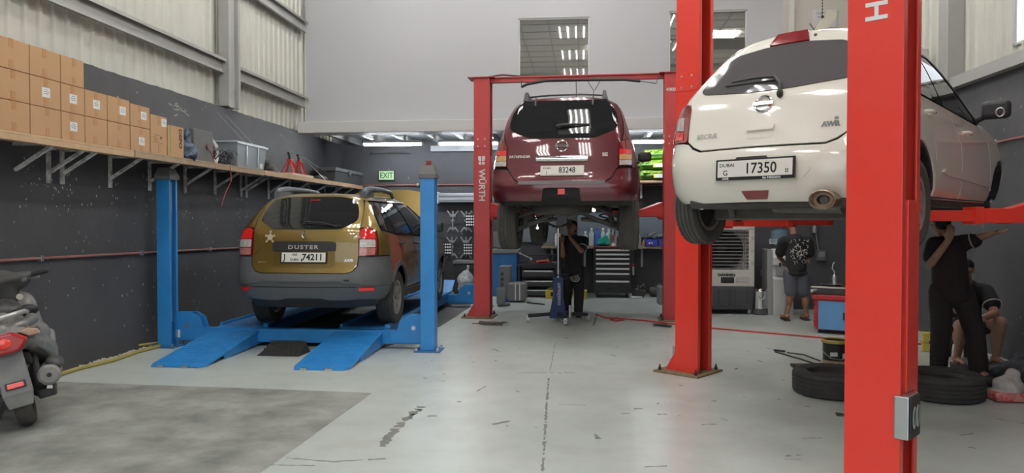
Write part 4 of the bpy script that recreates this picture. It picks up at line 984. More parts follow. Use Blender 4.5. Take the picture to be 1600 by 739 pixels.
# ------------------------------------------------------------------ dark red four-by-four on the far lift
WINE = M('wine_paint', (.10, .007, .014), .3, .2, coat=1.0)
red_car = thing('car', 'dark red four-by-four raised high on the far lift above the mechanic', 'car', (-.26, 9.1, 1.30), -4.5)
W1, W2 = (1.02, .40), (3.87, .40)
Q = Body(red_car, [
 (.38, .82, .2, .3, .16, .06, 4.55, .5, .5), (.45, .875, .22, .32, .06, .07, 4.64, .5, .5), (.52, .905, .22, .32, .015, .08, 4.70, .5, .5), (.65, .92, .22, .32, .0, .08, 4.72, .5, .5), (.75, .922, .2, .32, .04, .08, 4.72, .5, .5),
 (.88, .915, .19, .3, .065, .08, 4.68, .5, .5), (1.02, .893, .18, .3, .09, .08, 4.55, .5, .5), (1.12, .872, .18, .3, .11, .08, 4.2, .4, .4), (1.2, .85, .18, .28, .125, .08, 3.6, .3, .4), (1.28, .825, .18, .28, .15, .08, 3.3, .3, .4),
 (1.4, .79, .18, .28, .21, .07, 3.1, .3, .35), (1.57, .735, .18, .28, .285, .07, 2.75, .3, .35), (1.68, .675, .2, .26, .34, .06, 2.5, .3, .35), (1.735, .60, .2, .26, .375, .06, 2.35, .3, .35), (1.77, .49, .25, .26, .42, .05, 2.2, .3, .35), (1.79, .3, .2, .26, .5, .04, 2.0, .2, .3), (1.797, .12, .08, .2, .8, .02, 1.8, .1, .2)],
 arches=((*W1, .46), (*W2, .46)))
Q.shell(M('shell_black', (.012, .012, .012), .7), 1.70)
Q.grid(np.linspace(-5, 5, 81), np.linspace(1.69, 1.7965, 12), 0, WINE, 'roof', cap=True)
tg = Q.panel('tailgate', r_((0, .69), (.53, .69), (.60, .735), (.665, .85), (.683, .872), (.685, 1.14), (.715, 1.19), (.735, 1.30), (.725, 1.45), (.69, 1.58), (.62, 1.70), (.5, 1.752), (0, 1.762)), WINE, sym=True, off=.004)
rw = Q.panel('rear_window', soften(r_((-.40, 1.225), (.40, 1.225), (.655, 1.335), (.675, 1.42), (.655, 1.54), (.565, 1.69), (.50, 1.722), (-.50, 1.722), (-.565, 1.69), (-.655, 1.54), (-.675, 1.42), (-.655, 1.335)), .04), GLASS_DARK, off=.010, th=.012)
Q.panel('rear_bumper', r_((0, .672), (.535, .672), (.605, .715), (.665, .825), (.70, .84), (.84, .85)) + s_((.46, .85), (.54, .80)) + arch(W1, .485, 135, 175, 6) + s_((.50, .47)) + r_((.80, .462), (.24, .455), (.225, .60), (.18, .612), (0, .612)), WINE, sym=True, off=.012)
Q.panel('hitch_recess', r_((-.24, .45), (.24, .45), (.24, .62), (-.24, .62)), M('hitch_black', (.03, .03, .03), .8, bump=(60, 1)), off=-.03)
Q.panel('hitch_panel', r_((-.2, .60), (.2, .60), (.2, .565), (.08, .53), (-.06, .53), (-.2, .565)), M('hitch_grey', (.3, .29, .28), .6), off=-.022)
Q.panel('bumper_step', soften(r_((-.52, .652), (.52, .652), (.535, .688), (-.535, .688)), .01), M('step_grey', (.14, .13, .13), .6), off=.022, th=.02)
tl = Q.panel('tow_lamp', soften(r_((-.04, .53), (.045, .53), (.045, .60), (-.04, .60)), .006), M('tow_lamp_red', (.75, .09, .05), .3, coat=1), off=.0, th=.02)
for s in (-1, 1):
    Q.panel('rear_quarter', r_((.855, .86)) + s_((.46, .86), (.56, .81)) + arch(W1, .48, 128, 40, 12) + s_((1.45, .80), (1.38, 1.15), (.42, 1.23)) + r_((.835, 1.27), (.79, 1.42), (.735, 1.58), (.665, 1.695), (.635, 1.70), (.70, 1.58), (.74, 1.45), (.752, 1.30), (.735, 1.20), (.80, 1.22), (.845, 1.15), (.855, .98)), WINE, sgn=s)
    Q.panel('quarter_window', r_((.84, 1.28), (.80, 1.42), (.75, 1.57)) + s_((.6, 1.64), (1.28, 1.66), (1.36, 1.2), (.47, 1.255)), GLASS_DARK, sgn=s, off=-.004)
    Q.panel('rear_door', s_((1.47, .80), (1.40, 1.15), (2.25, 1.13), (2.25, .48), (1.56, .48)), WINE, sgn=s)
    Q.panel('front_door', s_((2.265, .48), (2.265, 1.13), (3.25, 1.10), (3.32, .48)), WINE, sgn=s)
    Q.panel('rear_door_window', s_((1.42, 1.19), (1.36, 1.66), (2.05, 1.665), (2.22, 1.165)), GLASS_DARK, sgn=s, off=-.004)
    Q.panel('front_door_window', s_((2.28, 1.165), (2.12, 1.66), (2.4, 1.62), (3.1, 1.13)), GLASS_DARK, sgn=s, off=-.004)
    Q.panel('front_fender', s_((3.335, .55), (3.265, 1.10), (3.9, 1.11), (4.45, 1.0), (4.5, .55)) + arch(W2, .485, 20, 165, 12), WINE, sgn=s)
    Q.panel('sill', s_((1.5, .47), (3.35, .47), (3.35, .40), (1.5, .40)), BLACKPL, sgn=s, off=.01)
    Q.panel('arch_trim', arch(W1, .495, 172, 8, 20) + arch(W1, .45, 8, 172, 20), WINE, sgn=s, off=.02, th=.05)
    Q.panel('arch_trim', arch(W2, .495, 172, 8, 20) + arch(W2, .45, 8, 172, 20), WINE, sgn=s, off=.02, th=.05)
    lp = Q.panel('tail_lamp', soften(r_((.69, .875), (.692, 1.138), (.722, 1.185), (.80, 1.21), (.835, 1.12), (.842, .98), (.842, .88)), .012), LENS_DKRED, sgn=s, off=.014, th=.03)
    Q.panel('lens_red', r_((.698, 1.022), (.698, 1.078), (.83, 1.082), (.832, 1.022)), LENS_RED, lp, sgn=s, off=.018)
    Q.panel('lens_amber', r_((.698, .95), (.698, 1.016), (.832, 1.016), (.833, .95)), LENS_AMBER, lp, sgn=s, off=.018)
    Q.panel('lens_clear', r_((.698, .884), (.698, .944), (.833, .944), (.833, .89)), LENS_CLEAR, lp, sgn=s, off=.018)
    handle(Q, 1.65, 1.03, s, WINE); handle(Q, 2.45, 1.02, s, WINE)
    mirror(red_car, s * .88, 3.1, 1.2, s, BLACKPL)
    m = MB(); xs = s * .50
    m.add([(xs - .035, .42, 1.74), (xs + .035, .42, 1.74), (xs - .03, .62, 1.75), (xs + .03, .62, 1.75), (xs - .018, .50, 1.865), (xs + .018, .50, 1.865), (xs - .018, .62, 1.85), (xs + .018, .62, 1.85)], [(0, 1, 5, 4), (2, 6, 7, 3), (0, 4, 6, 2), (1, 3, 7, 5), (4, 5, 7, 6), (0, 2, 3, 1)])
    m.tube([(xs, .58, 1.83), (xs, 1.2, 1.85), (xs, 2.1, 1.83)], .02, 8)
    m.build('roof_rail', M('rail_black', (.04, .04, .045), .45), red_car)
for sg in (1, -1): Q.panel('windscreen', [('u', 3.2, 1.26), ('u', 5, 1.26), ('u', 5, 1.66), ('u', 3.25, 1.66)], GLASS_DARK, sgn=sg); Q.panel('front_bumper', [('u', 3.1, .42), ('u', 3.1, .80), ('u', 5, .85), ('u', 5, .42)], WINE, sgn=sg)
for sg in (1, -1): Q.grid(np.linspace(sg * 3.2, sg * 5, 12), np.linspace(.85, 1.25, 8), .003, WINE, 'bonnet')
MB().tube([(-.50, .6, 1.815), (-.2, .57, 1.83), (.2, .57, 1.83), (.50, .6, 1.815)], .012, 6).build('roof_bar', M('rail_black', (.04, .04, .045), .45), red_car)
# tailgate furniture
rc = Q.panel('plate_recess', r_((-.32, .735), (.325, .735), (.325, 1.015), (-.325, 1.01)), M('wine_recess', (.11, .01, .016), .35, .2, coat=1), tg, off=.006, th=.006)
P3 = lambda x, z, o: Vector(Q.P(np.array([Q.ur(x, z)]), np.array([z]), o)[0])
MB().tube([P3(x, .966, .012) for x in (-.312, -.15, 0, .15, .318)], .041, 14).build('chrome_bar', CHROME, tg)
pl = plate(Q, .01, .818, tg, .535, .125, off=.018, frame_mat=OFFWHITE)
text('plate_lettering', 'DUBAI', .03, INK, pl, (-.185, .028, .0102), (0, 0, 0), .0004, .0005, 1.1)
text('plate_lettering', 'J', .045, INK, pl, (-.19, -.025, .0102), (0, 0, 0), .0004, .0005, 1.0)
text('plate_lettering', '83248', .1, INK, pl, (.06, .002, .0102), (0, 0, 0), .0004, .0015, .82)
emblem_ring(Q, 0, 1.125, tg, .075)
rear_text(Q, 'PATHFINDER', .045, -.525, 1.0, M('badge_silver', (.6, .6, .6), .3, .6), tg, .006, .001, 1.02)
rear_text(Q, 'SE', .06, .525, 1.015, M('badge_silver', (.6, .6, .6), .3, .6), tg, .006, .002, 1.2)
P3 = lambda x, z, o: Vector(Q.P(np.array([Q.ur(x, z)]), np.array([z]), o)[0])
m = MB(); m.tube([P3(-.075, 1.365, .03), P3(0, 1.37, .045), P3(.2, 1.385, .035), P3(.33, 1.39, .025)], [.022, .02, .012, .008], 8); m.tube([P3(-.06, 1.355, .02), P3(.32, 1.38, .018)], .008, 6); m.ball(P3(-.03, 1.36, .02), .028)
m.build('wiper', BLACKPL, rw)
MB().bar(P3(-.05, 1.29, .012), P3(.09, 1.29, .012), .02, .05).build('window_handle', BLACKPL, rw, None, .004)
for x in (-.36, .36): MB().bar(P3(x, 1.745, .02), P3(x, 1.64, .014), .045, .02, up=(1, 0, 0)).build('window_hinge', M('hinge_grey', (.05, .05, .05), .5), tg, None, .004)
# underside seen from below
m = MB(); m.b2((-.38, .5, .42), (.38, 4.2, .60)); m.b2((-.86, 1.5, .42), (.86, 3.4, .52)); m.build('underbody', UNDER, red_car, None, .03)
m = MB(); m.lathe([(.0001, -.09), (.30, -.09), (.345, -.06), (.36, 0), (.345, .06), (.2, .09), (.0001, .06)], 32, Matrix.Translation((-.06, .62, .375)) @ Matrix.Diagonal((1.1, 1, 1, 1))); m.build('spare_wheel', UNDER, red_car)
m = MB(); m.ball((.03, 1.02, .36), (.16, .16, .10), 16, 10); m.cyl((-.0, .9, .35), (-.0, .84, .35), .085, n=16); m.build('differential', UNDER2, red_car)
ARM = M('control_arm', (.10, .10, .098), .6, .3, var=(14, .5, (.06, .06, .06)))
for s in (-1, 1):
    m = MB(); m.bar((s * .2, .95, .30), (s * .72, 1.0, .09), .09, .05); m.bar((s * .22, 1.12, .28), (s * .72, 1.05, .08), .08, .05); m.build('lower_arm', ARM, red_car, None, .012)
    m = MB(); m.bar((s * .28, .88, .42), (s * .70, .98, .24), .05, .035); m.cyl((s * .16, 1.02, .23), (s * .68, 1.02, .18), .026, n=12); m.build('upper_arm', ARM, red_car, None, .008)
    MB().cyl((s * .60, .95, .12), (s * .50, .98, .52), .035, n=12).build('damper', UNDER, red_car); m = MB(); m.tube([(s * (.5 - .004 * k) + .055 * cos(k * .9), 1.05 + .055 * sin(k * .9), .16 + .011 * k) for k in range(34)], .011, 6); m.build('coil_spring', UNDER, red_car)
    wheel(red_car, s * .80, W1[0], .19, .375, .255, s, RUBBER_DUST, SILVER, .225, 6); wheel(red_car, s * .80, W2[0], .19, .375, .255, s, RUBBER_DUST, SILVER, .225, 6)
    m = MB(); m.b2((s * .7 - .06, .93, .08), (s * .7 + .02, 1.1, .32)); m.build('hub_carrier', UNDER, red_car, None, .02)
m = MB(); m.cyl((.55, .28, .43), (.55, 1.2, .45), .05, n=16); m.cyl((.42, 1.3, .46), (.42, 2.0, .46), .1, n=16); m.build('exhaust', UNDER, red_car)
m = MB(); m.bar((-.42, .22, .50), (.5, .22, .50), .12, .1); m.build('tow_beam', UNDER, red_car, None, .01)
# ------------------------------------------------------------------ high shelf along the left wall and what stands on it
SZ, SX = 2.245, XL + .50                       # top of the boards, front edge
shelf = thing('plank_shelf', 'long plank shelf on white steel brackets high along the dark left wall', 'shelf', (0, 0, 0))
WOOD2 = M('worn_plank', (.36, .27, .18), .8, var=(6, .6, (.25, .18, .12)), bump=(30, .1))
WHITESTEEL = M('chipped_white_steel', (.82, .82, .79), .6, var=(13, .85, (.2, .19, .18), 2))
for i, (a, b, z) in enumerate(((-1.5, 3.4, 0), (3.42, 7.42, .0), (7.44, 10.62, .004), (10.64, 13.6, .012), (13.62, 15.6, .016))):
    m = MB(); m.b2((XL + .012, a, SZ - .022 + z), (SX, b, SZ + z)); m.b2((SX - .018, a, SZ - .075 + z), (SX, b, SZ - .022 + z)); m.b2((XL + .22, a, SZ - .05 + z), (XL + .27, b, SZ - .022 + z))
    m.build('plank', (WOOD if i in (1, 3, 4) else WOOD2), shelf, None, .003)
def bracket(y, kind):
    m = MB()
    if kind != 1: m.b2((XL + .0, y - .022, 1.87), (XL + .022, y + .022, SZ - .03))
    m.b2((XL, y - .016, SZ - .052), (XL + .44, y + .016, SZ - .024))
    if kind != 2: m.bar((XL + .012, y, 1.97), (XL + .40, y, SZ - .04), .034, .03)
    m.build('bracket', WHITESTEEL, shelf, None, .002)
for y, k in ((4.5, 0), (5.5, 0), (6.37, 1), (6.8, 0), (6.99, 0), (7.75, 0), (8.5, 0), (9.3, 0), (10.1, 0), (10.90, 0), (11.08, 0), (11.9, 0), (12.8, 0), (13.7, 0), (14.6, 0), (15.3, 0)): bracket(y, k)
for (y0, z0, y1) in ((10.2, 3.05, 11.0), (10.45, 3.05, 11.3), (12.4, 3.0, 13.4), (13.2, 2.75, 14.3), (7.9, 2.9, 8.2)):
    MB().tube([(XL + .0, y0, z0), (SX - .03, y1, SZ)], .004, 5).build('stay_wire', STEEL, shelf)

bx_n = 0
LABELM = M('paper_label', (.72, .72, .7), .6)
PRINT = M('label_print', (.2, .22, .25), .7)
GRP = 'cardboard cartons on the high shelf'
def carton(y0, y1, z0, z1, label, tape=1, lab=None, depth=.36, lift=0):
    root = thing('cardboard_box', label, 'box', (SX - .01 - depth / 2, (y0 + y1) / 2, z0), 0, GRP)
    w, h, d = y1 - y0 - .006, z1 - z0 - .004, depth
    MB().box((0, 0, h / 2), (d, w, h)).build('carton', CARD, root, None, .005)
    m = MB()
    yt = random.uniform(-.02, .02)
    for zz in ((h - .035, h * .2 - .005) if tape else ()):
        m.b2((d / 2, yt - .025, zz - h * .15), (d / 2 + .0015, yt + .025, zz + .033))
    if tape: m.b2((-d / 2, yt - .025, h), (d / 2, yt + .025, h + .0012)); m.build('tape', TAPE, root, None)
    m = MB(); m.b2((d / 2, -w / 2 + .004, h * .5 - .0012), (d / 2 + .001, -w / 2 + .009, h * .5 + .0012))
    if lab:
        ly, lz = lab; l = MB().b2((d / 2, ly - .05, lz - .042), (d / 2 + .002, ly + .05, lz + .042)).build('paper_label', LABELM, root, None)
        p = MB()
        for q, (a, b) in enumerate(((-.02, .02), (-.035, .035), (-.03, .03))): p.b2((d / 2 + .002, ly + a, lz + .022 - .018 * q), (d / 2 + .0026, ly + b, lz + .028 - .018 * q))
        p.build('label_print', PRINT, l, None)
    return root
H0, H1, H2, H3 = SZ, SZ + .255, SZ + .51, SZ + .765
cols = [(5.18, 5.56), (5.565, 5.955), (5.96, 6.335), (6.34, 6.655)]
# top row
ord_ = {0: 'first', 1: 'second', 2: 'third', 3: 'fourth', 4: 'fifth', 5: 'sixth'}
for i, (a, b) in enumerate(cols[1:]):
    carton(a, b, H2, H3, ('plain carton at the left end of the top row', 'plain carton in the middle of the top row', 'plain carton ending the top row beside bare wall')[i])
m2 = [(5.57, 5.955), (5.96, 6.335), (6.34, 6.66), (6.665, 6.995), (7.0, 7.365), (7.375, 7.725)]
for i, (a, b) in enumerate(m2):
    lab = None if i == 0 else (.0 if i < 4 else .06, .13)
    carton(a, b, H1, H2 - (.0 if i < 5 else .02), ['plain unlabelled carton at the left end of the middle row', 'white-labelled carton, second in the middle row', 'white-labelled carton, third in the middle row', 'white-labelled carton, fourth in the middle row', 'white-labelled carton, fifth in the middle row', 'white-labelled carton at the stepped right end of the middle row'][i], lab=lab)
for i, (a, b) in enumerate(m2):
    lab = (0, .13) if i in (2,) else ((.02, .11) if i == 5 else None)
    carton(a, b, H0, H1, ['plain carton at the left end of the bottom row', 'plain carton, second in the bottom row', 'white-labelled carton, third in the bottom row', 'plain carton, fourth in the bottom row', 'plain carton, fifth in the bottom row', 'white-labelled carton, sixth in the bottom row'][i], lab=lab)
carton(5.18, 5.56, H2, H3, 'plain carton cut by the left picture edge in the top row'); carton(5.18, 5.565, H1, H2, 'plain carton cut by the left picture edge in the middle row'); carton(5.18, 5.565, H0, H1, 'plain carton cut by the left picture edge in the bottom row')
t = carton(7.74, 8.06, H0, H0 + .43, 'tall printed carton standing right of the stacked rows', lab=(.1, .36))
m = MB()
for q in range(4): m.b2((.18, -.11 + .01 * (q % 2), .13 + .025 * q), (.1812, -.0 - .02 * (q % 3), .137 + .025 * q))
m.b2((.18, .01, .12), (.1812, .09, .126)); m.b2((.18, .02, .17), (.1812, .06, .2)); m.build('box_print', M('brown_print', (.2, .11, .06), .8), t, None)
t = carton(8.08, 8.42, H0, H0 + .36, 'low carton with a green strap and lettering on its side', tape=0)
text('lettering', 'DEPO', .085, INK, t, (.1815, .09, .22), (Matrix.Rotation(pi / 2, 3, 'Z') @ Matrix.Rotation(pi / 2, 3, 'X') @ Matrix.Rotation(-pi / 2, 3, 'Z')).to_euler(), .0006, .003, 1.05)
MB().b2((-.181, -.135, 0), (.1815, -.12, .357)).build('green_strap', M('green_strap', (.05, .28, .07), .5), t, None)

def blob(name, parts, mat, parent=None, vox=.015, smooth=4, disp=0, seed=0):
    """one soft closed body grown from overlapping pieces"""
    m = MB()
    for p in parts: getattr(m, p[0])(*p[1:])
    me = bpy.data.meshes.new(name); me.from_pydata(m.v, [], m.f)
    bm = bmesh.new(); bm.from_mesh(me); bmesh.ops.recalc_face_normals(bm, faces=bm.faces); bm.to_mesh(me); bm.free()
    o = bpy.data.objects.new(name, me); COL.objects.link(o)
    r = o.modifiers.new('r', 'REMESH'); r.mode = 'VOXEL'; r.voxel_size = vox
    s = o.modifiers.new('s', 'SMOOTH'); s.factor = .5; s.iterations = smooth
    bpy.context.view_layer.update()
    me2 = bpy.data.meshes.new_from_object(o.evaluated_get(bpy.context.evaluated_depsgraph_get()))
    bpy.data.objects.remove(o); bpy.data.meshes.remove(me); me2.name = name
    if disp:
        for v in me2.vertices:
            n = noise.noise_vector((v.co * (1 / .09)) + Vector((seed, 0, 0))); v.co += n * disp
    me2.materials.clear(); return link(name, me2, mat, parent, 180)

BAGBLUE = M('blue_plastic', (.025, .045, .08), .3, var=(18, .5, (.08, .12, .18)), bump=(14, 1.0))
b = blob('plastic_bag', [('ball', (SX - .10, 8.58, SZ + .16), (.09, .10, .17)), ('ball', (SX - .09, 8.56, SZ + .30), (.07, .07, .10)), ('ball', (SX - .03, 8.60, SZ + .07), (.07, .08, .11)), ('ball', (SX - .08, 8.58, SZ + .03), (.10, .08, .04))], BAGBLUE, None, .010, 1, .045, 3)
tag(b, 'crumpled dark blue plastic bag slumped over the shelf edge beside the lettered carton', 'bag')
t = thing('panel_box', 'dark grey square panel box with a cable knob, behind the blue bag', 'box', (XL + .30, 8.98, SZ))
MB().b2((-.16, -.24, 0), (.14, .24, .40)).build('housing', M('panel_grey', (.1, .1, .1), .6, var=(5, .4, (.14, .14, .135))), t, None, .012)
MB().cyl((.14, .08, .2), (.16, .08, .2), .03, n=14).build('knob', M('knob_brown', (.16, .07, .06), .5), t)
MB().tube([(.15, .08, .2), (.17, .14, .12), (.19, .16, .02), (.2, .17, -.08)], .006, 6).build('lead', M('lead_red', (.3, .05, .05), .5), t)
m = MB()
for k in range(3): m.tube([(XL + .40 + .02 * k, 9.26 + .02 * k, SZ + .01), (XL + .42, 9.35 + .025 * k, SZ + .12), (XL + .40, 9.34 + .03 * k, SZ + .25), (XL + .36, 9.24 + .03 * k, SZ + .36)], .012, 8)
tag(m.build('white_hose', M('hose_white', (.55, .54, .5), .5)), 'three white hose ends bending up beside the dark panel box', 'hose')
m = MB(); rr = random.Random(11)
for k in range(26):
    cx, cy, cz = SX - .10 + rr.uniform(-.04, .04), 9.52 + rr.uniform(-.12, .12), SZ + .11 + rr.uniform(-.04, .05); ra, rb = rr.uniform(.1, .27), rr.uniform(.05, .11); tl = rr.uniform(-.5, .5)
    m.tube([(cx + .05 * sin(2 * t + k), max(-9, cy + ra * cos(t)), max(SZ + .008, cz + rb * sin(t) + tl * ra * .4 * cos(t))) for t in [2 * pi * i / 16 for i in range(16)]], .006, 5, True)
tag(m.build('cable_coil', M('cable_dark', (.09, .1, .11), .35)), 'tangled coil of dark cables in front of the clear storage tub', 'cable')
m = MB(); m.tube([(SX + .003, 9.55, SZ), (SX + .008, 9.57, SZ - .2), (SX - .02, 9.45, SZ - .38), (SX - .03, 9.36, SZ - .55)], .005, 6)
tag(m.build('loose_cable', M('lead_red', (.3, .05, .05), .5)), 'thin red cable hanging down from the shelf below the cable coil', 'cable')
# clear tub
TUB = M('clear_tub', (.36, .40, .43), .25, alpha=.8, var=(4, .3, (.46, .5, .52)))
t = thing('storage_tub', 'clear grey plastic storage tub with a lid and clip on the high shelf', 'tub', (SX - .21, 10.27, SZ))
m = MB()
lo = [(-.17, -.42), (.17, -.42), (.17, .42), (-.17, .42)]; hi = [(-.20, -.48), (.20, -.48), (.20, .48), (-.20, .48)]
m.add([(x, y, 0) for x, y in lo] + [(x, y, .34) for x, y in hi] + [(x * .96, y * .98, .012) for x, y in lo] + [(x * .96, y * .98, .34) for x, y in hi], [(3, 2, 1, 0)] + [(i, (i + 1) % 4, 4 + (i + 1) % 4, 4 + i) for i in range(4)] + [(8, 9, 10, 11)] + [(8 + i, 12 + i, 12 + (i + 1) % 4, 8 + (i + 1) % 4) for i in range(4)] + [(4 + i, 4 + (i + 1) % 4, 12 + (i + 1) % 4, 12 + i) for i in range(4)])
m.build('tub_body', TUB, t, None, .006)
m = MB(); m.b2((-.215, -.50, .335), (.215, .50, .352)); m.b2((-.18, -.46, .352), (.18, .46, .366)); m.b2((.2, -.50, .32), (.215, .50, .34)); m.build('lid', M('tub_lid', (.36, .42, .46), .3), t, None, .005)
MB().b2((.05, .495, .30), (.13, .52, .37)).build('clip', BLACKPL, t, None, .006)
MB().b2((.175, .28, .03), (.182, .36, .1)).build('paper_label', LABELM, t, None)
m = MB(); m.b2((.185, .16, .04), (.205, .19, .33)); m.b2((.185, -.2, .04), (.205, -.17, .33)); m.build('rib', TUB, t, None)
b = blob('dark_bundle', [('ball', (SX - .12, 10.98, SZ + .06), (.1, .13, .07)), ('ball', (SX - .1, 10.92, SZ + .12), (.06, .08, .06))], M('dark_bundle', (.035, .035, .035), .7), None, .012, 3, .01, 2)
tag(b, 'small dark bundle tucked right of the clear storage tub', 'bundle')
# jack stands on a white board
tag(MB().b2((SX - .33, 11.75, SZ + .012), (SX - .02, 12.72, SZ + .05)).build('pale_board', M('pale_board', (.62, .52, .4), .7), None, None, .004), 'pale board on the shelf under the red axle stands', 'board')
STANDR = M('stand_red', (.5, .03, .03), .4)
def axle_stand(y, label):
    t = thing('axle_stand', label, 'axle stand', (SX - .17, y, SZ + .05), 0, 'red axle stands on the shelf')
    for a in (-1, 1):
        for b in (-1, 1): MB().bar((a * .11, b * .11, 0), (a * .03, b * .03, .20), .03, .012).build('leg', STANDR, t, None)
    MB().b2((-.04, -.04, .18), (.04, .04, .24)).build('collar', STANDR, t, None, .004)
    for b in (-.115, .115): MB().b2((-.11, b - .006, .0), (.11, b + .006, .02)).build('foot_bar', STANDR, t, None)
    m = MB(); m.b2((-.02, -.022, .2), (.02, .022, .33)); m.add([(-.02, -.07, .35), (-.02, .07, .35), (-.02, .05, .31), (-.02, -.05, .31), (.02, -.07, .35), (.02, .07, .35), (.02, .05, .31), (.02, -.05, .31), (-.02, 0, .33), (.02, 0, .33)], [(0, 8, 1, 2, 3), (4, 7, 6, 5, 9), (0, 3, 7, 4), (1, 5, 6, 2), (2, 6, 7, 3), (0, 4, 9, 8), (8, 9, 5, 1)]); m.build('saddle', DARKSTEEL, t, None)
    MB().bar((.04, -.03, .22), (.1, -.11, .17), .012, .012).build('lever', STANDR, t, None)
axle_stand(12.02, 'red axle stand on the pale board, the nearer of two'); axle_stand(12.42, 'red axle stand on the pale board, the farther of two')
# dark case
CASE = M('case_dark', (.05, .05, .052), .5)
t = thing('tool_case', 'black lidded tool case with a grey lid band at the far end of the shelf', 'case', (SX - .2, 14.72, SZ))
m = MB(); m.prism([(-.85, .0), (.85, .0), (.98, .22), (-.80, .22)], 'x', -.17, .17); m.build('case_body', CASE, t, None, .02)
m = MB(); m.prism([(-.82, .225), (1.0, .225), (.96, .30), (-.78, .30)], 'x', -.18, .18); m.build('case_lid', M('case_lid_grey', (.13, .135, .14), .4), t, None, .02)
MB().b2((.18, -.05, .19), (.2, .1, .28)).build('latch', M('case_lid_grey', (.1, .1, .1)), t, None, .004)
b = MB().ball((SX - .2, 13.55, SZ + .06), (.12, .2, .06), 14, 8).build('round_tin', CASE, None, 60); tag(b, 'low round dark tin beside the black tool case on the shelf', 'tin')

# ------------------------------------------------------------------ pipe and hose along the wall
PIPE = M('brown_red_pipe', (.26, .10, .085), .5, var=(6, .4, (.35, .18, .15)))
t = thing('air_pipe', 'thin brown-red air pipe clipped along the dark left wall', 'pipe', (0, 0, 0))
MB().tube([(XL + .03, YF + .1, 1.17), (XL + .03, 6, 1.155), (XL + .03, 9, 1.125), (XL + .03, 12, 1.09), (XL + .03, 15.6, 1.05)], .013, 8).build('pipe_run', PIPE, t)
for y in (5.1, 6.66, 8.29, 9.9, 11.5, 13.2): MB().b2((XL, y - .02, 1.125 - (y - 8) * .01 - .02), (XL + .047, y + .02, 1.16 - (y - 8) * .01)).build('pipe_clip', STEEL, t, None, .003)
t = thing('air_pipe', 'thin brown-red air pipe clipped high on the right wall past the white car', 'pipe', (0, 0, 0))
MB().tube([(XR - .03, YF + .1, 2.42), (XR - .03, 8.4, 2.38), (XR - .03, 13.0, 2.33)], .013, 8).build('pipe_run', PIPE, t)
for y in (7.9, 8.75, 10.4): MB().b2((XR - .05, y - .02, 2.355), (XR, y + .02, 2.41)).build('pipe_clip', STEEL, t, None, .003)
t = thing('air_pipe', 'thin brown-red pipe running across the back wall below the exit sign', 'pipe', (0, 0, 0))
MB().tube([(-4.9, YB - .03, 2.27), (-2.5, YB - .03, 2.28), (.5, YB - .03, 2.26), (1.95, YB - .03, 2.25)], .013, 8).build('pipe_run', PIPE, t)
for x in (-3.5, -2.18, -.9, .4): MB().b2((x - .02, YB - .05, 2.245), (x + .02, YB, 2.315)).build('pipe_clip', STEEL, t, None, .003)
m = MB(); m.tube([(-5.02, 6.7, .025), (-5.05, 7.0, .02), (-4.98, 7.5, .022), (-5.03, 8.0, .02), (-4.99, 8.35, .022), (-5.06, 8.62, .03), (-5.05, 8.85, .02)], .021, 8)
m.tube([(-5.05, 8.85, .02), (-5.06, 8.3, .06), (-5.10, 8.15, .07)], .014, 8)
tag(m.build('yellow_hose', M('hose_yellow', (.34, .28, .08), .6, var=(10, .5, (.24, .2, .09)))), 'dull yellow hose lying on the floor along the foot of the dark wall', 'hose')
m = MB(); rr = random.Random(3)
for k in range(60):
    y = rr.uniform(7.2, 8.5); m.ball((XL + rr.uniform(.0, .07), y, .0), rr.uniform(.008, .025), 6, 4)
o = m.build('wall_rubble', M('rubble', (.42, .40, .34), .9), wall_left, None); o['kind'] = 'stuff'

# ------------------------------------------------------------------ motor scooter
sc = thing('motor_scooter', 'dusty dark grey motor scooter with a red tail light at the left picture edge', 'scooter', (-4.06, 5.12, 0), 37)
SCG = M('scooter_grey', (.15, .15, .145), .5, coat=.3, var=(7, .6, (.24, .235, .22)), rvar=(8, .15))
SCD = M('scooter_dark', (.045, .045, .045), .6, var=(9, .5, (.1, .1, .095)))
tilt = Matrix.Rotation(R(-12), 4, 'Y')
def T(o):
    o.data.transform(tilt); return o
# local: rear wheel contact at origin, forward +y
wy = .02
def scwheel(y, r, w, nm='wheel'):
    m = MB(); mt = Matrix.Translation((0, y, r)) @ Matrix.Rotation(pi / 2, 4, 'Y')
    prof = [(r * .62, -w * .4), (r * .85, -w * .5), (r - .02, -w * .42), (r - .004, -w * .2), (r, 0), (r - .004, w * .2), (r - .02, w * .42), (r * .85, w * .5), (r * .62, w * .4)]
    m.lathe(prof, 60, mt, closed=True, rfun=lambda i, j, q: q - (.006 if (i % 4 == 0 and 2 <= j <= 6 and j != 4) else 0))
    t = T(m.build(nm, RUBBER_DUST, sc, 30))
    rm = MB(); rm.lathe([(.0001, -.03), (.05, -.04), (r * .6, -.04), (r * .64, -.05), (r * .64, .05), (r * .6, .04), (.05, .04), (.0001, .03)], 24, mt); T(rm.build('hub', SCD, t, 30)); return t
scwheel(.0, .235, .115); scwheel(1.27, .235, .10)
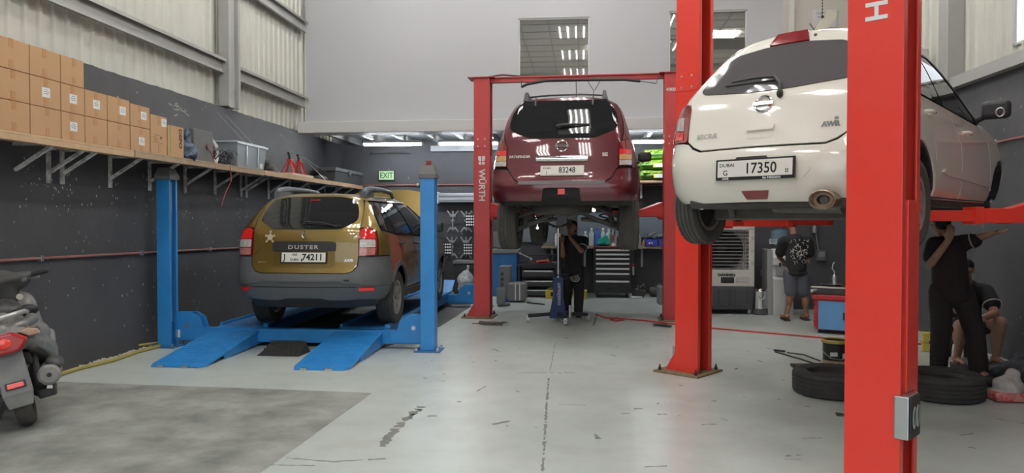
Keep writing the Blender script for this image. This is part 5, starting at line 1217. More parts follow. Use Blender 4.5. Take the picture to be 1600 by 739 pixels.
# mudguard with reflector
m = MB(); m.add([(-.085, -.20, .63), (.085, -.20, .63), (-.095, -.285, .30), (.095, -.285, .30), (-.075, -.29, .20), (.075, -.29, .20), (-.085, -.17, .63), (.085, -.17, .63), (-.095, -.255, .30), (.095, -.255, .30), (-.075, -.27, .20), (.075, -.27, .20)],
    [(0, 2, 3, 1), (2, 4, 5, 3), (6, 7, 9, 8), (8, 9, 11, 10), (0, 6, 8, 2), (2, 8, 10, 4), (1, 3, 9, 7), (3, 5, 11, 9), (4, 10, 11, 5), (0, 1, 7, 6)])
mg = T(m.build('mudguard', SCG, sc, None, .012, 3)); T(MB().ball((0, -.335, .665), (.045, .012, .04), 14, 8).build('lamp_core', M('lamp_core', (.9, .06, .04), .25, coat=1), sc)); LENS_SC = M('scooter_lens', (.4, .01, .012), .15, coat=1)
T(MB().box((.0, -.278, .36), (.125, .014, .05), (R(-14), 0, 0)).build('reflector_frame', SCD, mg, None, .003))
T(MB().box((.0, -.288, .36), (.10, .012, .034), (R(-14), 0, 0)).build('reflector', M('reflector_red', (.85, .05, .03), .3, coat=1), mg, None, .003))
def scblob(name, parts, mat, vox=.014, it=5): return T(blob(name, parts, mat, sc, vox, it))
scblob('rear_fairing', [('limb', (.0, -.2, .69), (.0, .35, .66), .13, .16)] + [q for s in (-1, 1) for q in (('limb', (s * .10, -.17, .67), (s * .15, .35, .60), .08, .12), ('limb', (s * .15, -.12, .60), (s * .20, .38, .46), .05, .09), ('limb', (s * .18, .2, .55), (s * .2, .5, .40), .07, .08))] + [('ball', (0, -.17, .66), (.18, .12, .10))], SCG)
scblob('tail_upper', [('limb', (0, -.27, .76), (0, .05, .80), .05, .10), ('limb', (.13, -.14, .745), (.17, .2, .74), .035, .05), ('limb', (-.13, -.14, .745), (-.17, .2, .74), .035, .05), ('ball', (0, -.1, .76), (.17, .18, .05))], M('scooter_silver', (.24, .24, .235), .4, .3, coat=.4))
scblob('seat', [('limb', (0, .0, .84), (0, .6, .79), .09, .12), ('ball', (0, .12, .85), (.15, .2, .06)), ('ball', (0, .5, .80), (.13, .25, .06))], M('seat_vinyl', (.03, .03, .03), .5))
# tail light: red wedge wrapping the tail, clear corner
tlm = MB(); tlm.prism([(-.15, .68), (-.06, .735), (.06, .735), (.15, .67), (.08, .59), (-.08, .59)], 'y', -.325, -.22)
T(tlm.build('tail_light', LENS_SC, sc, None, .02, 3))
T(MB().prism([(.085, .725), (.15, .735), (.215, .715), (.225, .675), (.155, .672)], 'y', -.285, -.12).build('indicator', M('indicator_lens', (.3, .27, .23), .2, coat=1, var=(60, .9, (.55, .25, .1), 2)), sc, None, .012, 3))
m = MB(); m.tube([(-.16, .1, .83), (-.155, -.12, .85), (-.1, -.26, .845), (0, -.30, .84), (.1, -.26, .845), (.155, -.12, .84), (.16, .1, .81)], [.016, .018, .02, .02, .02, .018, .016], 10); T(m.build('grab_rail', M('rail_silver', (.42, .42, .41), .35, .5), sc))
# engine, silencer, suspension
T(MB().limb((.12, .05, .24), (.13, .5, .30), .07, .09).build('engine', SCD, sc)); 
m = MB(); m.cyl((.205, -.22, .36), (.20, .32, .30), .074, .08, 20); m.cyl((.205, -.235, .362), (.205, -.22, .36), .056, .074, 20); sil = T(m.build('silencer', M('silencer_grey', (.2, .195, .185), .6, .3, var=(12, .5, (.3, .29, .27))), sc, 30))
T(MB().cyl((.205, -.24, .362), (.205, -.225, .36), .016, n=12).build('exhaust_mouth', INK, sil))
T(blob('silencer_guard', [('limb', (.255, -.16, .41), (.26, .22, .37), .04, .05), ('ball', (.24, -.1, .43), (.05, .09, .04))], SCD, sil, .012, 3))
for s in (-1, 1): T(MB().cyl((s * .12, -.02, .27), (s * .13, .1, .58), .028, n=10).build('shock_absorber', SCD, sc))
T(MB().b2((.03, -.05, .44), (.12, .12, .54)).build('airbox', SCD, sc, None, .015)); T(MB().b2((.1, -.1, .18), (.22, .2, .25)).build('gear_case', SCD, sc, None, .015))
T(MB().box((.19, -.2, .275), (.035, .04, .025), (0, .3, 0)).build('bolt_tab', WHITE, sc, None))
# floor pan, leg shield, handlebars
scblob('leg_shield', [('limb', (0, .55, .25), (0, 1.0, .26), .14, .13), ('limb', (.13, .98, .30), (.10, 1.06, .80), .10, .10), ('limb', (-.13, .98, .30), (-.10, 1.06, .80), .10, .10), ('limb', (0, 1.0, .30), (0, 1.1, .88), .10, .11), ('limb', (.21, .6, .32), (.23, 1.0, .5), .04, .05), ('limb', (-.21, .6, .32), (-.23, 1.0, .5), .04, .05)], SCG, .018)
m = MB(); m.lathe([(.0001, 0), (.024, 0), (.026, .012), (.0001, .014)], 16, Matrix.Translation((.10, .925, .87)) @ Matrix.Rotation(pi / 2, 4, 'X')); T(m.build('ignition_lock', M('lock_cream', (.5, .48, .4), .4), sc))
m = MB(); m.ball((.11, .93, .74), (.10, .04, .055), 14, 8); T(m.build('glove_pocket', INK, sc))
scblob('handlebar_cover', [('limb', (-.15, 1.0, 1.0), (.15, 1.0, 1.0), .06, .06), ('limb', (0, 1.02, .86), (0, 1.0, 1.0), .10, .12), ('limb', (-.13, .98, 1.0), (.13, .98, 1.0), .075, .075), ('ball', (0, .96, 1.03), (.20, .10, .06)), ('limb', (.12, 1.0, 1.02), (.20, .98, 1.03), .05, .04), ('limb', (-.12, 1.0, 1.02), (-.2, .98, 1.03), .05, .04)], SCD)
m = MB(); m.limb((.18, .98, 1.03), (.33, .94, 1.035), .02, .022); T(m.build('grip', BLACKPL, sc)); m = MB(); m.limb((-.18, .98, 1.03), (-.33, .94, 1.035), .02, .022); T(m.build('grip', BLACKPL, sc))
T(MB().tube([(.17, .99, 1.0), (.22, .92, 1.0), (.27, .90, 1.005)], [.008, .01, .012], 8).build('brake_lever', STEEL, sc))
T(MB().ball((-.02, .90, 1.035), (.11, .03, .035), 16, 8).build('instrument_glass', M('dial_glass', (.2, .24, .3), .1, coat=1), sc))
T(MB().b2((.14, .90, .985), (.18, .95, 1.02)).build('switch_block', GREYPL, sc, None, .006))
T(MB().bar((-.1, .3, .22), (-.22, .25, .0), .02, .02).build('side_stand', SCD, sc, None))
# ------------------------------------------------------------------ back of the hall under the mezzanine
STEELBLUE = M('cabinet_blue', (.03, .16, .42), .45)
BLACKCAB = M('cabinet_black', (.03, .03, .032), .5, var=(6, .4, (.055, .055, .055)))
GREYBOX = M('grey_casing', (.17, .175, .175), .55, var=(6, .5, (.23, .23, .225)))
TUBEL = M('batten_tube', (.9, .95, 1), .5, emit=TUBE_LOW)
def batten(x0, x1, y, z, label):
    t = thing('strip_light', label, 'light', ((x0 + x1) / 2, y, z), 0, 'strip lights under the mezzanine')
    h = (x1 - x0) / 2
    MB().b2((-h, -.04, .02), (h, .04, .07)).build('light_tray', WHITE, t, None, .004)
    MB().cyl((-h + .02, 0, 0), (h - .02, 0, 0), .032, n=12).build('tube', TUBEL, t)
    for s in (-1, 1): MB().b2((s * h - .02, -.025, -.028), (s * h + .02, .025, .03)).build('end_cap', WHITE, t, None, .003)
    MB().cyl((h * .6, 0, .07), (h * .6, 0, .05), .008, n=6).build('hanger', STEEL, t)
batten(-4.36, -3.17, 14.6, 3.04, 'bright strip light on the left, above the exit sign')
batten(-2.84, -1.65, 14.6, 3.04, 'bright strip light partly behind the faded lift left column')
batten(.50, 1.69, 14.6, 3.04, 'bright strip light above the green sacks, between the dark red and white cars')
t = thing('exit_sign', 'pale green EXIT sign with dark lettering on the dark back wall', 'sign', (-4.175, YB - .03, 2.485))
MB().box((0, 0, 0), (.35, .04, .21)).build('sign_box', BLACKPL, t, None, .006)
MB().b2((-.162, -.026, -.092), (.162, -.02, .092)).build('sign_face', M('exit_green', (.42, .62, .36), .4, emit=.25), t, None)
text('lettering', 'EXIT', .17, M('exit_ink', (.02, .09, .03), .5), t, (0, -.0265, -.005), FACE, .0006, .002, .82)
m = MB(); m.b2((-2.0, YB - .14, 3.0), (-.2, YB - .02, 3.12)); m.b2((-3.2, YB - .14, 2.98), (-2.05, YB - .02, 3.1))
tag(m.build('cable_tray', M('tray_grey', (.3, .31, .33), .5), None, None, .004), 'grey cable trunking high on the back wall below the strip lights', 'trunking', kind='thing')
m = MB(); m.tube([(-4.55, YB - .05, 2.92), (-4.5, YB - .05, 2.97), (-3.7, YB - .05, 2.96), (-3.66, YB - .05, 2.94)], .014, 6)
tag(m.build('conduit', STEEL), 'short bent conduit on the back wall left of the exit sign', 'conduit')
# aluminium beam of the wheel-alignment rig
t = thing('alignment_beam', 'long ribbed silver beam on the back wall between the two left lifts', 'beam', (-2.6, YB - .12, 2.0))
SILV = M('brushed_silver', (.55, .57, .6), .35, .6)
MB().b2((-.42, -.05, -.095), (.75, .05, .095)).build('beam_body', SILV, t, None, .006)
for z in (-.055, .035): MB().b2((-.42, -.066, z - .012), (.75, -.05, z + .012)).build('groove', M('groove_grey', (.2, .21, .23), .5), t, None)
MB().b2((-.49, -.09, -.12), (-.42, .06, .12)).build('end_cap', M('cap_pale', (.65, .67, .7), .4), t, None, .006)
# wheel clamps with dotted targets hanging on the wall
DOT = M('target_white', (.85, .85, .83), .4); CL = M('clamp_grey', (.36, .37, .39), .45, .4)
def clamp(x, z, board, label, s=1.0):
    t = thing('wheel_clamp', label, 'wheel clamp', (x, YB - .16, z), 0, 'wheel clamps on the back wall')
    MB().b2((-.012, -.02, -.20), (.012, .02, .22)).build('spine', CL, t, None, .003)
    MB().b2((-.06, -.03, .10), (.06, .02, .15)).b2((-.05, -.03, -.17), (.05, .02, -.13)).b2((-.035, -.04, .0), (.035, .02, .04)).build('yoke', CL, t, None, .004)
    for a, b in ((-1, 1), (1, 1), (-1, -1), (1, -1)):
        MB().limb((a * .05, -.01, b * .13 - .0), (a * .11, -.02, b * .13 + b * .085), .016, .013, 8).build('claw', CL, t)
    if board:
        bx, bz = board
        bd = MB().b2((bx - .1, -.07, bz - .13), (bx + .1, -.05, bz + .13)).build('target_board', INK, t, None, .004)
        for i in range(4):
            for j in range(4):
                if i == 3 and bx < -.1 and False: continue
                MB().cyl((bx - .072 + .048 * i, -.074, bz - .09 + .06 * j), (bx - .072 + .048 * i, -.07, bz - .09 + .06 * j), .019, n=10).build('target_dot', DOT, bd)
    MB().b2((-.03, .02, .14), (.03, .16, .18)).build('wall_hook', DARKSTEEL, t, None)
clamp(-2.72, 1.50, None, 'upper left wheel clamp, the one without dotted board')
clamp(-2.43, 1.50, (.09, .02), 'upper right wheel clamp with dotted target, beside the faded column')
clamp(-2.74, .95, (-.1, -.02), 'lower left wheel clamp with dotted target')
clamp(-2.44, .95, (.05, -.03), 'lower right wheel clamp with dotted target, beside the faded column')
t = thing('monitor_cabinet', 'black screen on a black cabinet behind the blue front post', 'cabinet', (-3.32, YB - .32, 0))
MB().b2((-.25, -.25, 0), (.25, .25, .95)).build('body', BLACKCAB, t, None, .01); MB().b2((-.23, -.04, 1.15), (.30, .0, 1.72)).build('screen', M('screen_black', (.012, .012, .015), .15), t, None, .008); MB().b2((-.03, -.02, .95), (.03, .02, 1.2)).build('stand', BLACKPL, t, None)
t = thing('low_cabinet', 'low black cabinet with a grey top under the wheel clamps', 'cabinet', (-2.42, YB - .3, 0))
MB().b2((-.22, -.22, 0), (.34, .25, .63)).build('body', BLACKCAB, t, None, .008); MB().b2((-.24, -.24, .63), (.36, .26, .69)).build('top', GREYBOX, t, None, .01)
for z in (.12, .38): MB().b2((-.2, -.235, z), (.32, -.22, z + .2)).build('drawer', BLACKCAB, t, None, .004)
b = blob('wrapped_bundle', [('ball', (-2.36, YB - .72, .28), (.17, .14, .22)), ('ball', (-2.36, YB - .72, .14), (.15, .13, .13)), ('limb', (-2.34, YB - .72, .46), (-2.30, YB - .74, .60), .03, .022)], M('clear_wrap', (.36, .37, .38), .3, var=(16, .9, (.6, .61, .62)), bump=(25, .8)), None, .012, 2, .022, 9)
tag(b, 'plastic-wrapped grey bundle on the floor left of the faded lift column', 'bundle')
# machine with grey boxes and a blue cabinet
t = thing('tyre_machine', 'blue cabinet machine with a grey top behind the faded lift left column', 'machine', (-1.52, 15.1, 0))
MB().b2((-.28, -.3, 0), (.22, .3, .86)).build('body', STEELBLUE, t, None, .012); MB().b2((-.32, -.33, .86), (.26, .33, .94)).build('top', GREYBOX, t, None, .012)
MB().b2((-.2, -.2, .94), (.2, .2, 1.02)).build('tray', GREYBOX, t, None, .01); MB().cyl((.0, 0, 1.02), (.0, 0, 1.1), .12, n=20).build('disc', DARKSTEEL, t)
MB().b2((-.25, -.32, .98), (-.1, -.29, 1.3)).build('display', GREYBOX, t, None, .006); MB().b2((-.02, -.2, 1.05), (.14, .0, 1.2)).build('clamp_head', GREYBOX, t, None, .01)
m = MB(); m.ball((.03, -.34, 1.08), .022, 10, 6); m.build('lamp', M('small_lamp', (.9, .9, .85), .3), t)
t = thing('grey_machine', 'pair of grey metal casings on the floor right of the blue rear post', 'machine', (-1.36, 13.85, 0))
MB().b2((-.20, -.02, .02), (.02, .4, .66)).build('tall_casing', GREYBOX, t, None, .015); MB().b2((-.02, -.15, .03), (.32, .3, .36)).build('low_casing', GREYBOX, t, None, .04, 3)
MB().b2((-.18, -.1, 0), (.2, .25, .08)).build('blue_base', M('base_blue', (.05, .08, .2), .5), t, None, .006)
for x in (.12, .2): MB().b2((x, -.165, .04), (x + .02, -.15, .35)).build('rib', STEEL, t, None)
m = MB()
for k in range(5): m.box((-.13, -.03, .12 + .1 * k), (.05, .02, .05))
m.build('switches', DARKSTEEL, t, None, .006)
b = MB().limb((-1.46, 13.0, .03), (-1.30, 13.15, .03), .03, .03).b2((-1.5, 12.98, .05), (-1.36, 13.1, .33)); tag(b.build('floor_pedal', GREYBOX, None, None, .006), 'grey pedal box on the floor at the foot of the blue rear post', 'pedal')
tag(MB().bar((-1.0, 13.6, .012), (-.68, 13.35, .012), .03, .02).build('pry_bar', DARKSTEEL), 'dark pry bar on the floor in front of the drawers', 'bar')
# work bench with drawers
t = thing('workbench', 'dark workbench with open drawers and a shelf behind the transmission jack', 'workbench', (-.95, 15.0, 0))
MB().b2((-.34, -.3, .60), (.52, .3, .66)).build('bench_top', BLACKCAB, t, None, .005)
for x in (-.32, .48): MB().b2((x, -.28, 0), (x + .04, .28, .6)).build('side_panel', BLACKCAB, t, None)
for z in (.04, .22, .42): 
    d = MB().b2((-.24, -.34, z), (.40, .2, z + .12)).build('drawer', M('drawer_grey', (.07, .07, .072), .5), t, None, .006)
    MB().b2((-.2, -.352, z + .09), (.36, -.34, z + .11)).build('drawer_handle', STEEL, d, None)
MB().b2((-.34, .1, .80), (.52, .32, .83)).build('shelf_board', BLACKCAB, t, None)
for n_, lab, cat, p, c in (('hammer', 'hammer lying on the dark workbench', 'hammer', (-.95, 14.75, .69), (.3, .1, .08)), ('spanner', 'long pale spanner leaning up on the workbench', 'spanner', (-1.22, 14.85, .80), (.6, .6, .6)), ('grinder', 'red angle grinder lying on the workbench', 'grinder', (-.78, 14.8, .70), (.4, .04, .04)), ('clamp_tool', 'small grey clamp lying on the workbench', 'clamp', (-.6, 14.8, .69), (.2, .2, .2))):
    mm = M(n_ + '_paint', c, .4, .3); m = MB()
    if n_ == 'hammer': m.bar((p[0] - .1, p[1], p[2]), (p[0] + .08, p[1] + .06, p[2]), .022, .022); m.bar((p[0] + .06, p[1], p[2]), (p[0] + .1, p[1] + .12, p[2]), .03, .03)
    elif n_ == 'spanner': m.bar((p[0] - .02, p[1], p[2] + .06), (p[0] + .2, p[1], p[2] - .04), .02, .02); m.ball((p[0] + .2, p[1], p[2] - .05), (.03, .015, .03)); m.ball((p[0] - .02, p[1], p[2] + .06), (.025, .015, .025))
    elif n_ == 'grinder': m.limb((p[0] - .1, p[1], p[2]), (p[0] + .1, p[1] - .03, p[2] + .01), .03, .035); m.cyl((p[0] + .12, p[1] - .03, p[2] - .02), (p[0] + .12, p[1] - .03, p[2] + .03), .05, n=14)
    else: m.bar((p[0] - .1, p[1], p[2]), (p[0] + .1, p[1], p[2]), .02, .03); m.b2((p[0] - .1, p[1], p[2]), (p[0] - .07, p[1] + .05, p[2] + .08))
    tag(m.build(n_, mm, None, 40, .004), lab, cat)
for x, lab in ((-.56, 'yellow floor box left of the mechanic under the bench'), (-.02, 'yellow floor box right of the mechanic')):
    t = thing('yellow_box', lab, 'box', (x - .02, 14.52, 0), 0, 'yellow boxes on the floor by the bench')
    MB().b2((-.13, -.1, 0), (.13, .1, .17)).build('body', M('box_yellow', (.62, .5, .05), .5), t, None, .01); MB().b2((-.09, -.04, .17), (.09, .04, .21)).build('handle', GREYPL, t, None, .01); MB().b2((-.03, -.108, .05), (.03, -.1, .13)).build('label', INK, t, None)
# drawer cabinet
t = thing('tool_cabinet', 'black seven-drawer tool cabinet with bright steel drawer edges', 'tool cabinet', (.59, 15.0, 0))
MB().b2((-.37, -.26, .10), (.37, .26, .98)).build('body', BLACKCAB, t, None, .008)
for z, h in ((.885, .07), (.80, .07), (.705, .08), (.61, .08), (.51, .08), (.37, .12), (.18, .16)):
    d = MB().b2((-.325, -.285, z), (.325, -.26, z + h)).build('drawer', BLACKCAB, t, None, .004)
    MB().b2((-.325, -.305, z + h - .035), (.325, -.285, z + h)).build('drawer_edge', M('edge_silver', (.66, .66, .66), .3, .5), d, None, .004)
MB().b2((-.37, -.27, .97), (.37, .26, 1.0)).build('top', M('cab_red', (.18, .02, .02), .5), t, None, .004)
for x in (-.3, .3):
    for y in (-.2, .2): MB().cyl((x - .015, y, .05), (x + .015, y, .05), .05, n=14).build('castor', BLACKPL, t)
# bracketed boards with bottles and bins
def board(x0, x1, y, z, label, legs):
    t = thing('board_shelf', label, 'shelf', ((x0 + x1) / 2, y, z), 0)
    h = (x1 - x0) / 2
    MB().b2((-h, -.2, -.05), (h, .28, 0)).build('plank', WOOD2, t, None, .004)
    for x in legs: MB().b2((x - (x0 + x1) / 2 - .02, -.15, -.42), (x - (x0 + x1) / 2 + .02, -.12, -.05)).b2((x - (x0 + x1) / 2 - .015, -.15, -.08), (x - (x0 + x1) / 2 + .015, .28, -.05)).build('bracket', M('bracket_grey', (.25, .25, .25), .6), t, None)
    return t
board(-.83, .70, 15.42, 1.0, 'long wooden bench board with bottles behind the mechanic', (-.62, .05, .62)); board(1.05, 1.98, 15.42, 1.0, 'shorter wooden board with blue bins left of the bay lift column', (1.2, 1.8))
def bottle(x, h, r, mat, label, neck=.35, cap=None, y=15.32, z=1.0, name='bottle', cat='bottle', grp='bottles on the bench board'):
    t = thing(name, label, cat, (x, y, z), 0, grp)
    MB().lathe([(.0001, 0), (r * .94, 0), (r, .02), (r, h * .62), (r * .85, h * .72), (r * neck, h * .84), (r * neck, h * .9), (.0001, h * .9)], 20).build('body', mat, t)
    MB().cyl((0, 0, h * .89), (0, 0, h), r * neck * 1.25, n=14).build('cap', cap or WHITE, t)
    return t
CLR = M('bottle_clear', (.55, .62, .62), .25, alpha=.85); BLB = M('bottle_blue', (.06, .14, .5), .35)
bottle(-.5, .33, .065, WHITE, 'white bottle left of the mechanic, half hidden by him'); bottle(.06, .30, .05, CLR, 'clear bottle right beside the mechanic shoulder'); bottle(.185, .37, .055, CLR, 'tall clear bottle left of the blue bottle'); bottle(.30, .36, .06, BLB, 'blue bottle on the bench board', cap=BLB)
bottle(.42, .37, .055, CLR, 'clear bottle standing above the green bag'); bottle(.535, .35, .06, M('bottle_milky', (.6, .68, .64), .35), 'milky bottle right of the green bag'); bottle(.66, .35, .035, M('bottle_pink', (.5, .42, .42), .4), 'slim pinkish bottle at the right end of the bench board')
t = thing('trophy_cup', 'shiny silver cup on a white foot on the bench board', 'cup', (.615, 15.22, 1.0))
MB().lathe([(.0001, 0), (.05, 0), (.05, .05), (.02, .08), (.02, .14), (.055, .2), (.06, .33), (.05, .34), (.045, .22), (.0001, .2)], 20).build('cup_body', CHROME, t); MB().cyl((0, 0, 0), (0, 0, .06), .055, n=18).build('foot', WHITE, t)
b = blob('green_bag', [('ball', (.42, 15.2, 1.1), (.12, .05, .09)), ('ball', (.46, 15.2, 1.17), (.06, .04, .05)), ('ball', (.36, 15.2, 1.05), (.07, .05, .05)), ('ball', (.49, 15.2, 1.05), (.06, .05, .05))], M('bag_green', (.02, .36, .27), .4, bump=(20, .5)), None, .012, 2, .015, 5)
tag(b, 'crumpled green plastic bag among the bottles on the bench board', 'bag')
b = MB().b2((-.80, 15.3, 1.0), (-.58, 15.45, 1.08)); tag(b.build('parts_tray', GREYBOX, None, None, .01), 'small grey parts tray at the left end of the bench board', 'tray')
t = thing('louvre_panel', 'grey louvred panel on the back wall between the dark red car wheels', 'vent', (-.9, YB - .04, 1.28))
MB().b2((-.45, 0, -.22), (.35, .04, .22)).build('vent_frame', M('vent_grey', (.2, .22, .25), .5), t, None, .004)
for k in range(7): MB().b2((-.42 + .11 * k, -.012, -.2), (-.36 + .11 * k, 0, .2)).build('slat', M('vent_grey', (.2, .22, .25)), t, None)
t = thing('backing_panel', 'pale blue-grey board on the back wall behind the bottles', 'panel', (.35, YB - .03, 1.42)); MB().b2((-.45, 0, -.25), (.6, .03, .25)).build('sheet', M('panel_blue_grey', (.15, .18, .22), .5), t, None, .004)
t = thing('backing_panel', 'pale blue-grey board on the back wall above the blue bins', 'panel', (1.45, YB - .03, 1.42)); MB().b2((-.42, 0, -.25), (.5, .03, .25)).build('sheet', M('panel_blue_grey', (.15, .18, .22)), t, None, .004)
BINB = M('bin_blue', (.05, .07, .42), .45)
def bin_(x, w, label):
    t = thing('parts_bin', label, 'bin', (x, 15.32, 1.0), 0, 'blue bins on the short board'); m = MB()
    m.b2((-w, -.12, 0), (w, .12, .012)); m.b2((-w, -.12, 0), (w, -.105, .13)); m.b2((-w, .105, 0), (w, .12, .15)); m.b2((-w, -.12, 0), (-w + .012, .12, .15)); m.b2((w - .012, -.12, 0), (w, .12, .15)); m.build('bin_body', BINB, t, None, .004)
    MB().b2((-.05, -.126, .05), (-.02, -.12, .08)).build('label', WHITE, t, None); MB().b2((.0, -.126, .05), (.03, -.12, .08)).build('label', WHITE, t, None)
bin_(1.38, .115, 'blue parts bin with two white spots, the left of the pair'); bin_(1.65, .12, 'blue parts bin nearest the bay lift column')
bottle(1.14, .24, .05, M('can_grey', (.3, .3, .29), .4), 'grey bottle left of the blue bins', name='bottle', y=15.3, grp='bottles on the short board'); bottle(1.235, .13, .03, M('can_amber', (.45, .2, .05), .4), 'small amber bottle beside the blue bins', y=15.25, grp='bottles on the short board')
t = thing('spray_gun', 'grey spray gun lying on top of the left blue bin', 'spray gun', (1.4, 15.4, 1.16)); MB().limb((-.12, 0, .02), (.1, 0, .12), .03, .02).limb((.02, 0, .08), (.06, 0, .0), .02, .02).build('gun_body', GREYBOX, t); MB().cyl((-.1, 0, .02), (-.1, 0, .1), .04, n=12).build('cup', GREYBOX, t)
t = thing('torch', 'grey green torch lying above the right blue bin', 'torch', (1.62, 15.4, 1.17)); MB().limb((-.08, 0, .03), (.08, 0, .05), .03, .03).build('torch_body', M('torch_green', (.2, .25, .22), .5), t); MB().cyl((.08, 0, .05), (.14, 0, .055), .035, .045, 14).build('torch_head', M('torch_red', (.35, .05, .04), .5), t)
# sacks on a high board
t = thing('board_shelf', 'pale high board carrying three bright green sacks', 'shelf', (1.5, 15.45, 2.33)); MB().b2((-.45, -.25, -.05), (.5, .25, 0)).build('plank', WOOD, t, None, .004)
for x in (-.3, .2): MB().b2((x - .015, -.02, -.35), (x + .015, .24, -.05)).build('bracket', WHITESTEEL, t, None)
SACK = M('sack_green', (.085, .24, .02), .45, var=(8, .8, (.22, .4, .05), 3)); SACKY = M('sack_yellow', (.5, .5, .06), .45); SACKB = M('sack_band', (.02, .06, .02), .5)
for k, (z, lab) in enumerate(((2.33, 'bright green sack with a picture label, lowest of the three'), (2.54, 'bright green sack with a picture label, middle of the three'), (2.75, 'bright green sack with a dark band, topmost of the three'))):
    w = .46 - .02 * k; t = thing('sack', lab, 'sack', (1.5 + (.03, .02, .06)[k], 15.42, z), 0, 'green sacks on the high board')
    s = blob('sack_body', [('ball', (0, 0, .10), (w, .26, .125)), ('box', (0, 0, .105), (w * 1.6, .38, .19)), ('ball', (-w * .7, 0, .09), (.12, .22, .08)), ('ball', (w * .7, 0, .09), (.12, .22, .08))], SACK, t, .02, 5, .008, k)
    m = MB(); m.b2((-w * .8, -.262, .075), (w * .8, -.2, .095)); m.build('band', SACKB, s, None)
    if k < 2: MB().b2((-.11, -.272, .045), (.15, -.2, .125)).build('picture_label', M('sack_label', (.68, .55, .2), .5), s, None); MB().b2((-.05, -.276, .052), (.09, -.2, .118)).build('label_centre', M('sack_label_centre', (.62, .68, .74), .5), s, None)
    m = MB(); rr = random.Random(k)
    for q in range(7): m.ball((-.3 + .1 * q + rr.uniform(-.03, .03), -.235 + rr.uniform(-.01, .01), .155 + rr.uniform(-.01, .01)), (.045, .03, .016), 8, 5)
    o = m.build('leaf_print', SACKY, s); o['kind'] = 'stuff'
# wall tool and floor parts
t = thing('grease_gun', 'red and white grease gun hanging on the wall right of the drawer cabinet', 'grease gun', (1.05, YB - .1, .55)); MB().cyl((0, 0, -.16), (0, 0, .02), .022, n=12).build('barrel', WHITE, t); MB().b2((-.03, -.03, .02), (.03, .03, .07)).build('head', M('gg_red', (.5, .03, .03), .4), t, None, .004); MB().tube([(0, 0, .07), (0, 0, .2), (.01, 0, .3)], .008, 6).build('lance', STEEL, t); MB().b2((-.01, .02, .28), (.02, .1, .32)).build('wall_hook', DARKSTEEL, t, None)
def gearpart(x, y, s, label):
    t = thing('gearbox_part', label, 'car part', (x, y, 0), 25 * s, 'greasy parts on the floor by the drawer cabinet')
    b = blob('casting', [('cyl', (-.1, 0, .1), (.12, 0, .1), .10, .06), ('ball', (.12, .02, .1), .06), ('box', (0, .03, .05), (.2, .12, .1)), ('cyl', (0, 0, .1), (.0, .0, .26), .03, .03)], M('greasy_cast', (.1, .098, .092), .6, .3, var=(14, .8, (.05, .048, .045))), t, .012, 2, .01, s)
    MB().tube([(.02, 0, .2), (.1, -.02, .28), (.14, 0, .2)], .01, 6).build('stub_pipe', STEEL, t)
gearpart(1.10, 14.75, 1, 'greasy metal casting on the floor right of the drawer cabinet'); gearpart(1.45, 15.0, -1, 'second greasy casting, nearer the bay lift column')
tag(MB().limb((.95, 14.6, .03), (1.15, 14.62, .03), .022, .014).build('sealant_tube', WHITE), 'white tube lying on the floor in front of the greasy castings', 'tube')
t = thing('grey_crate', 'grey box on the floor left of the far right red column', 'crate', (1.50, 13.75, 0)); MB().b2((-.13, -.2, 0), (.16, .2, .32)).build('crate_body', GREYBOX, t, None, .012); MB().b2((-.06, -.215, .06), (.1, -.2, .26)).build('front_panel', M('crate_panel', (.3, .3, .28), .6), t, None, .004)

# ------------------------------------------------------------------ transmission jack
t = thing('transmission_jack', 'dark blue transmission jack on castors under the dark red car', 'jack', (-.36, 11.15, 0), 10)
JB = M('jack_blue', (.022, .04, .13), .4)
for a in (0, 90, 180, 270):
    d = Vector((cos(R(a + 5)), sin(R(a + 5)), 0)); MB().bar(d * .06 + Vector((0, 0, .12)), d * .46 + Vector((0, 0, .10)), .05, .05).build('leg', M('jack_black', (.02, .02, .025), .5), t, None, .004)
    c = MB(); c.cyl(d * .46 + Vector((-.016, 0, .042)), d * .46 + Vector((.016, 0, .042)), .042, n=16); c.bar(d * .46 + Vector((0, 0, .04)), d * .46 + Vector((0, 0, .11)), .05, .03); c.build('castor', STEEL, t, 30)
MB().b2((-.07, -.06, .08), (.07, .06, .66)).add([(-.13, -.05, .06), (.13, -.05, .06), (.13, .05, .06), (-.13, .05, .06), (-.07, -.05, .4), (.07, -.05, .4), (.07, .05, .4), (-.07, .05, .4)], [(3, 2, 1, 0), (4, 5, 6, 7), (0, 1, 5, 4), (1, 2, 6, 5), (2, 3, 7, 6), (3, 0, 4, 7)]).build('column', JB, t, None, .006)
MB().cyl((0, 0, .6), (0, 0, 1.40), .018, n=14).build('ram', CHROME, t)
m = MB(); m.box((0, 0, 1.42), (.16, .12, .02)); m.build('saddle', DARKSTEEL, t, None, .004)
for a in (35, 145, 215, 325):
    d = Vector((cos(R(a)), sin(R(a)), 0)); MB().limb(d * .04 + Vector((0, 0, 1.42)), d * .2 + Vector((0, 0, 1.47)), .012, .012, 8).limb(d * .2 + Vector((0, 0, 1.47)), d * .2 + Vector((0, 0, 1.52)), .012, .016, 8).build('saddle_arm', DARKSTEEL, t)
MB().tube([(.05, -.02, .62), (.2, -.04, .68), (.33, -.05, .72)], .008, 6).build('pump_lever', DARKSTEEL, t)
MB().tube([(-.16, .0, .72), (0, -.08, .70), (.16, 0, .72)], .008, 6).build('hand_rail', JB, t)
MB().cyl((.16, -.12, .08), (.16, -.12, .26), .025, n=12).build('release_cylinder', STEEL, t)
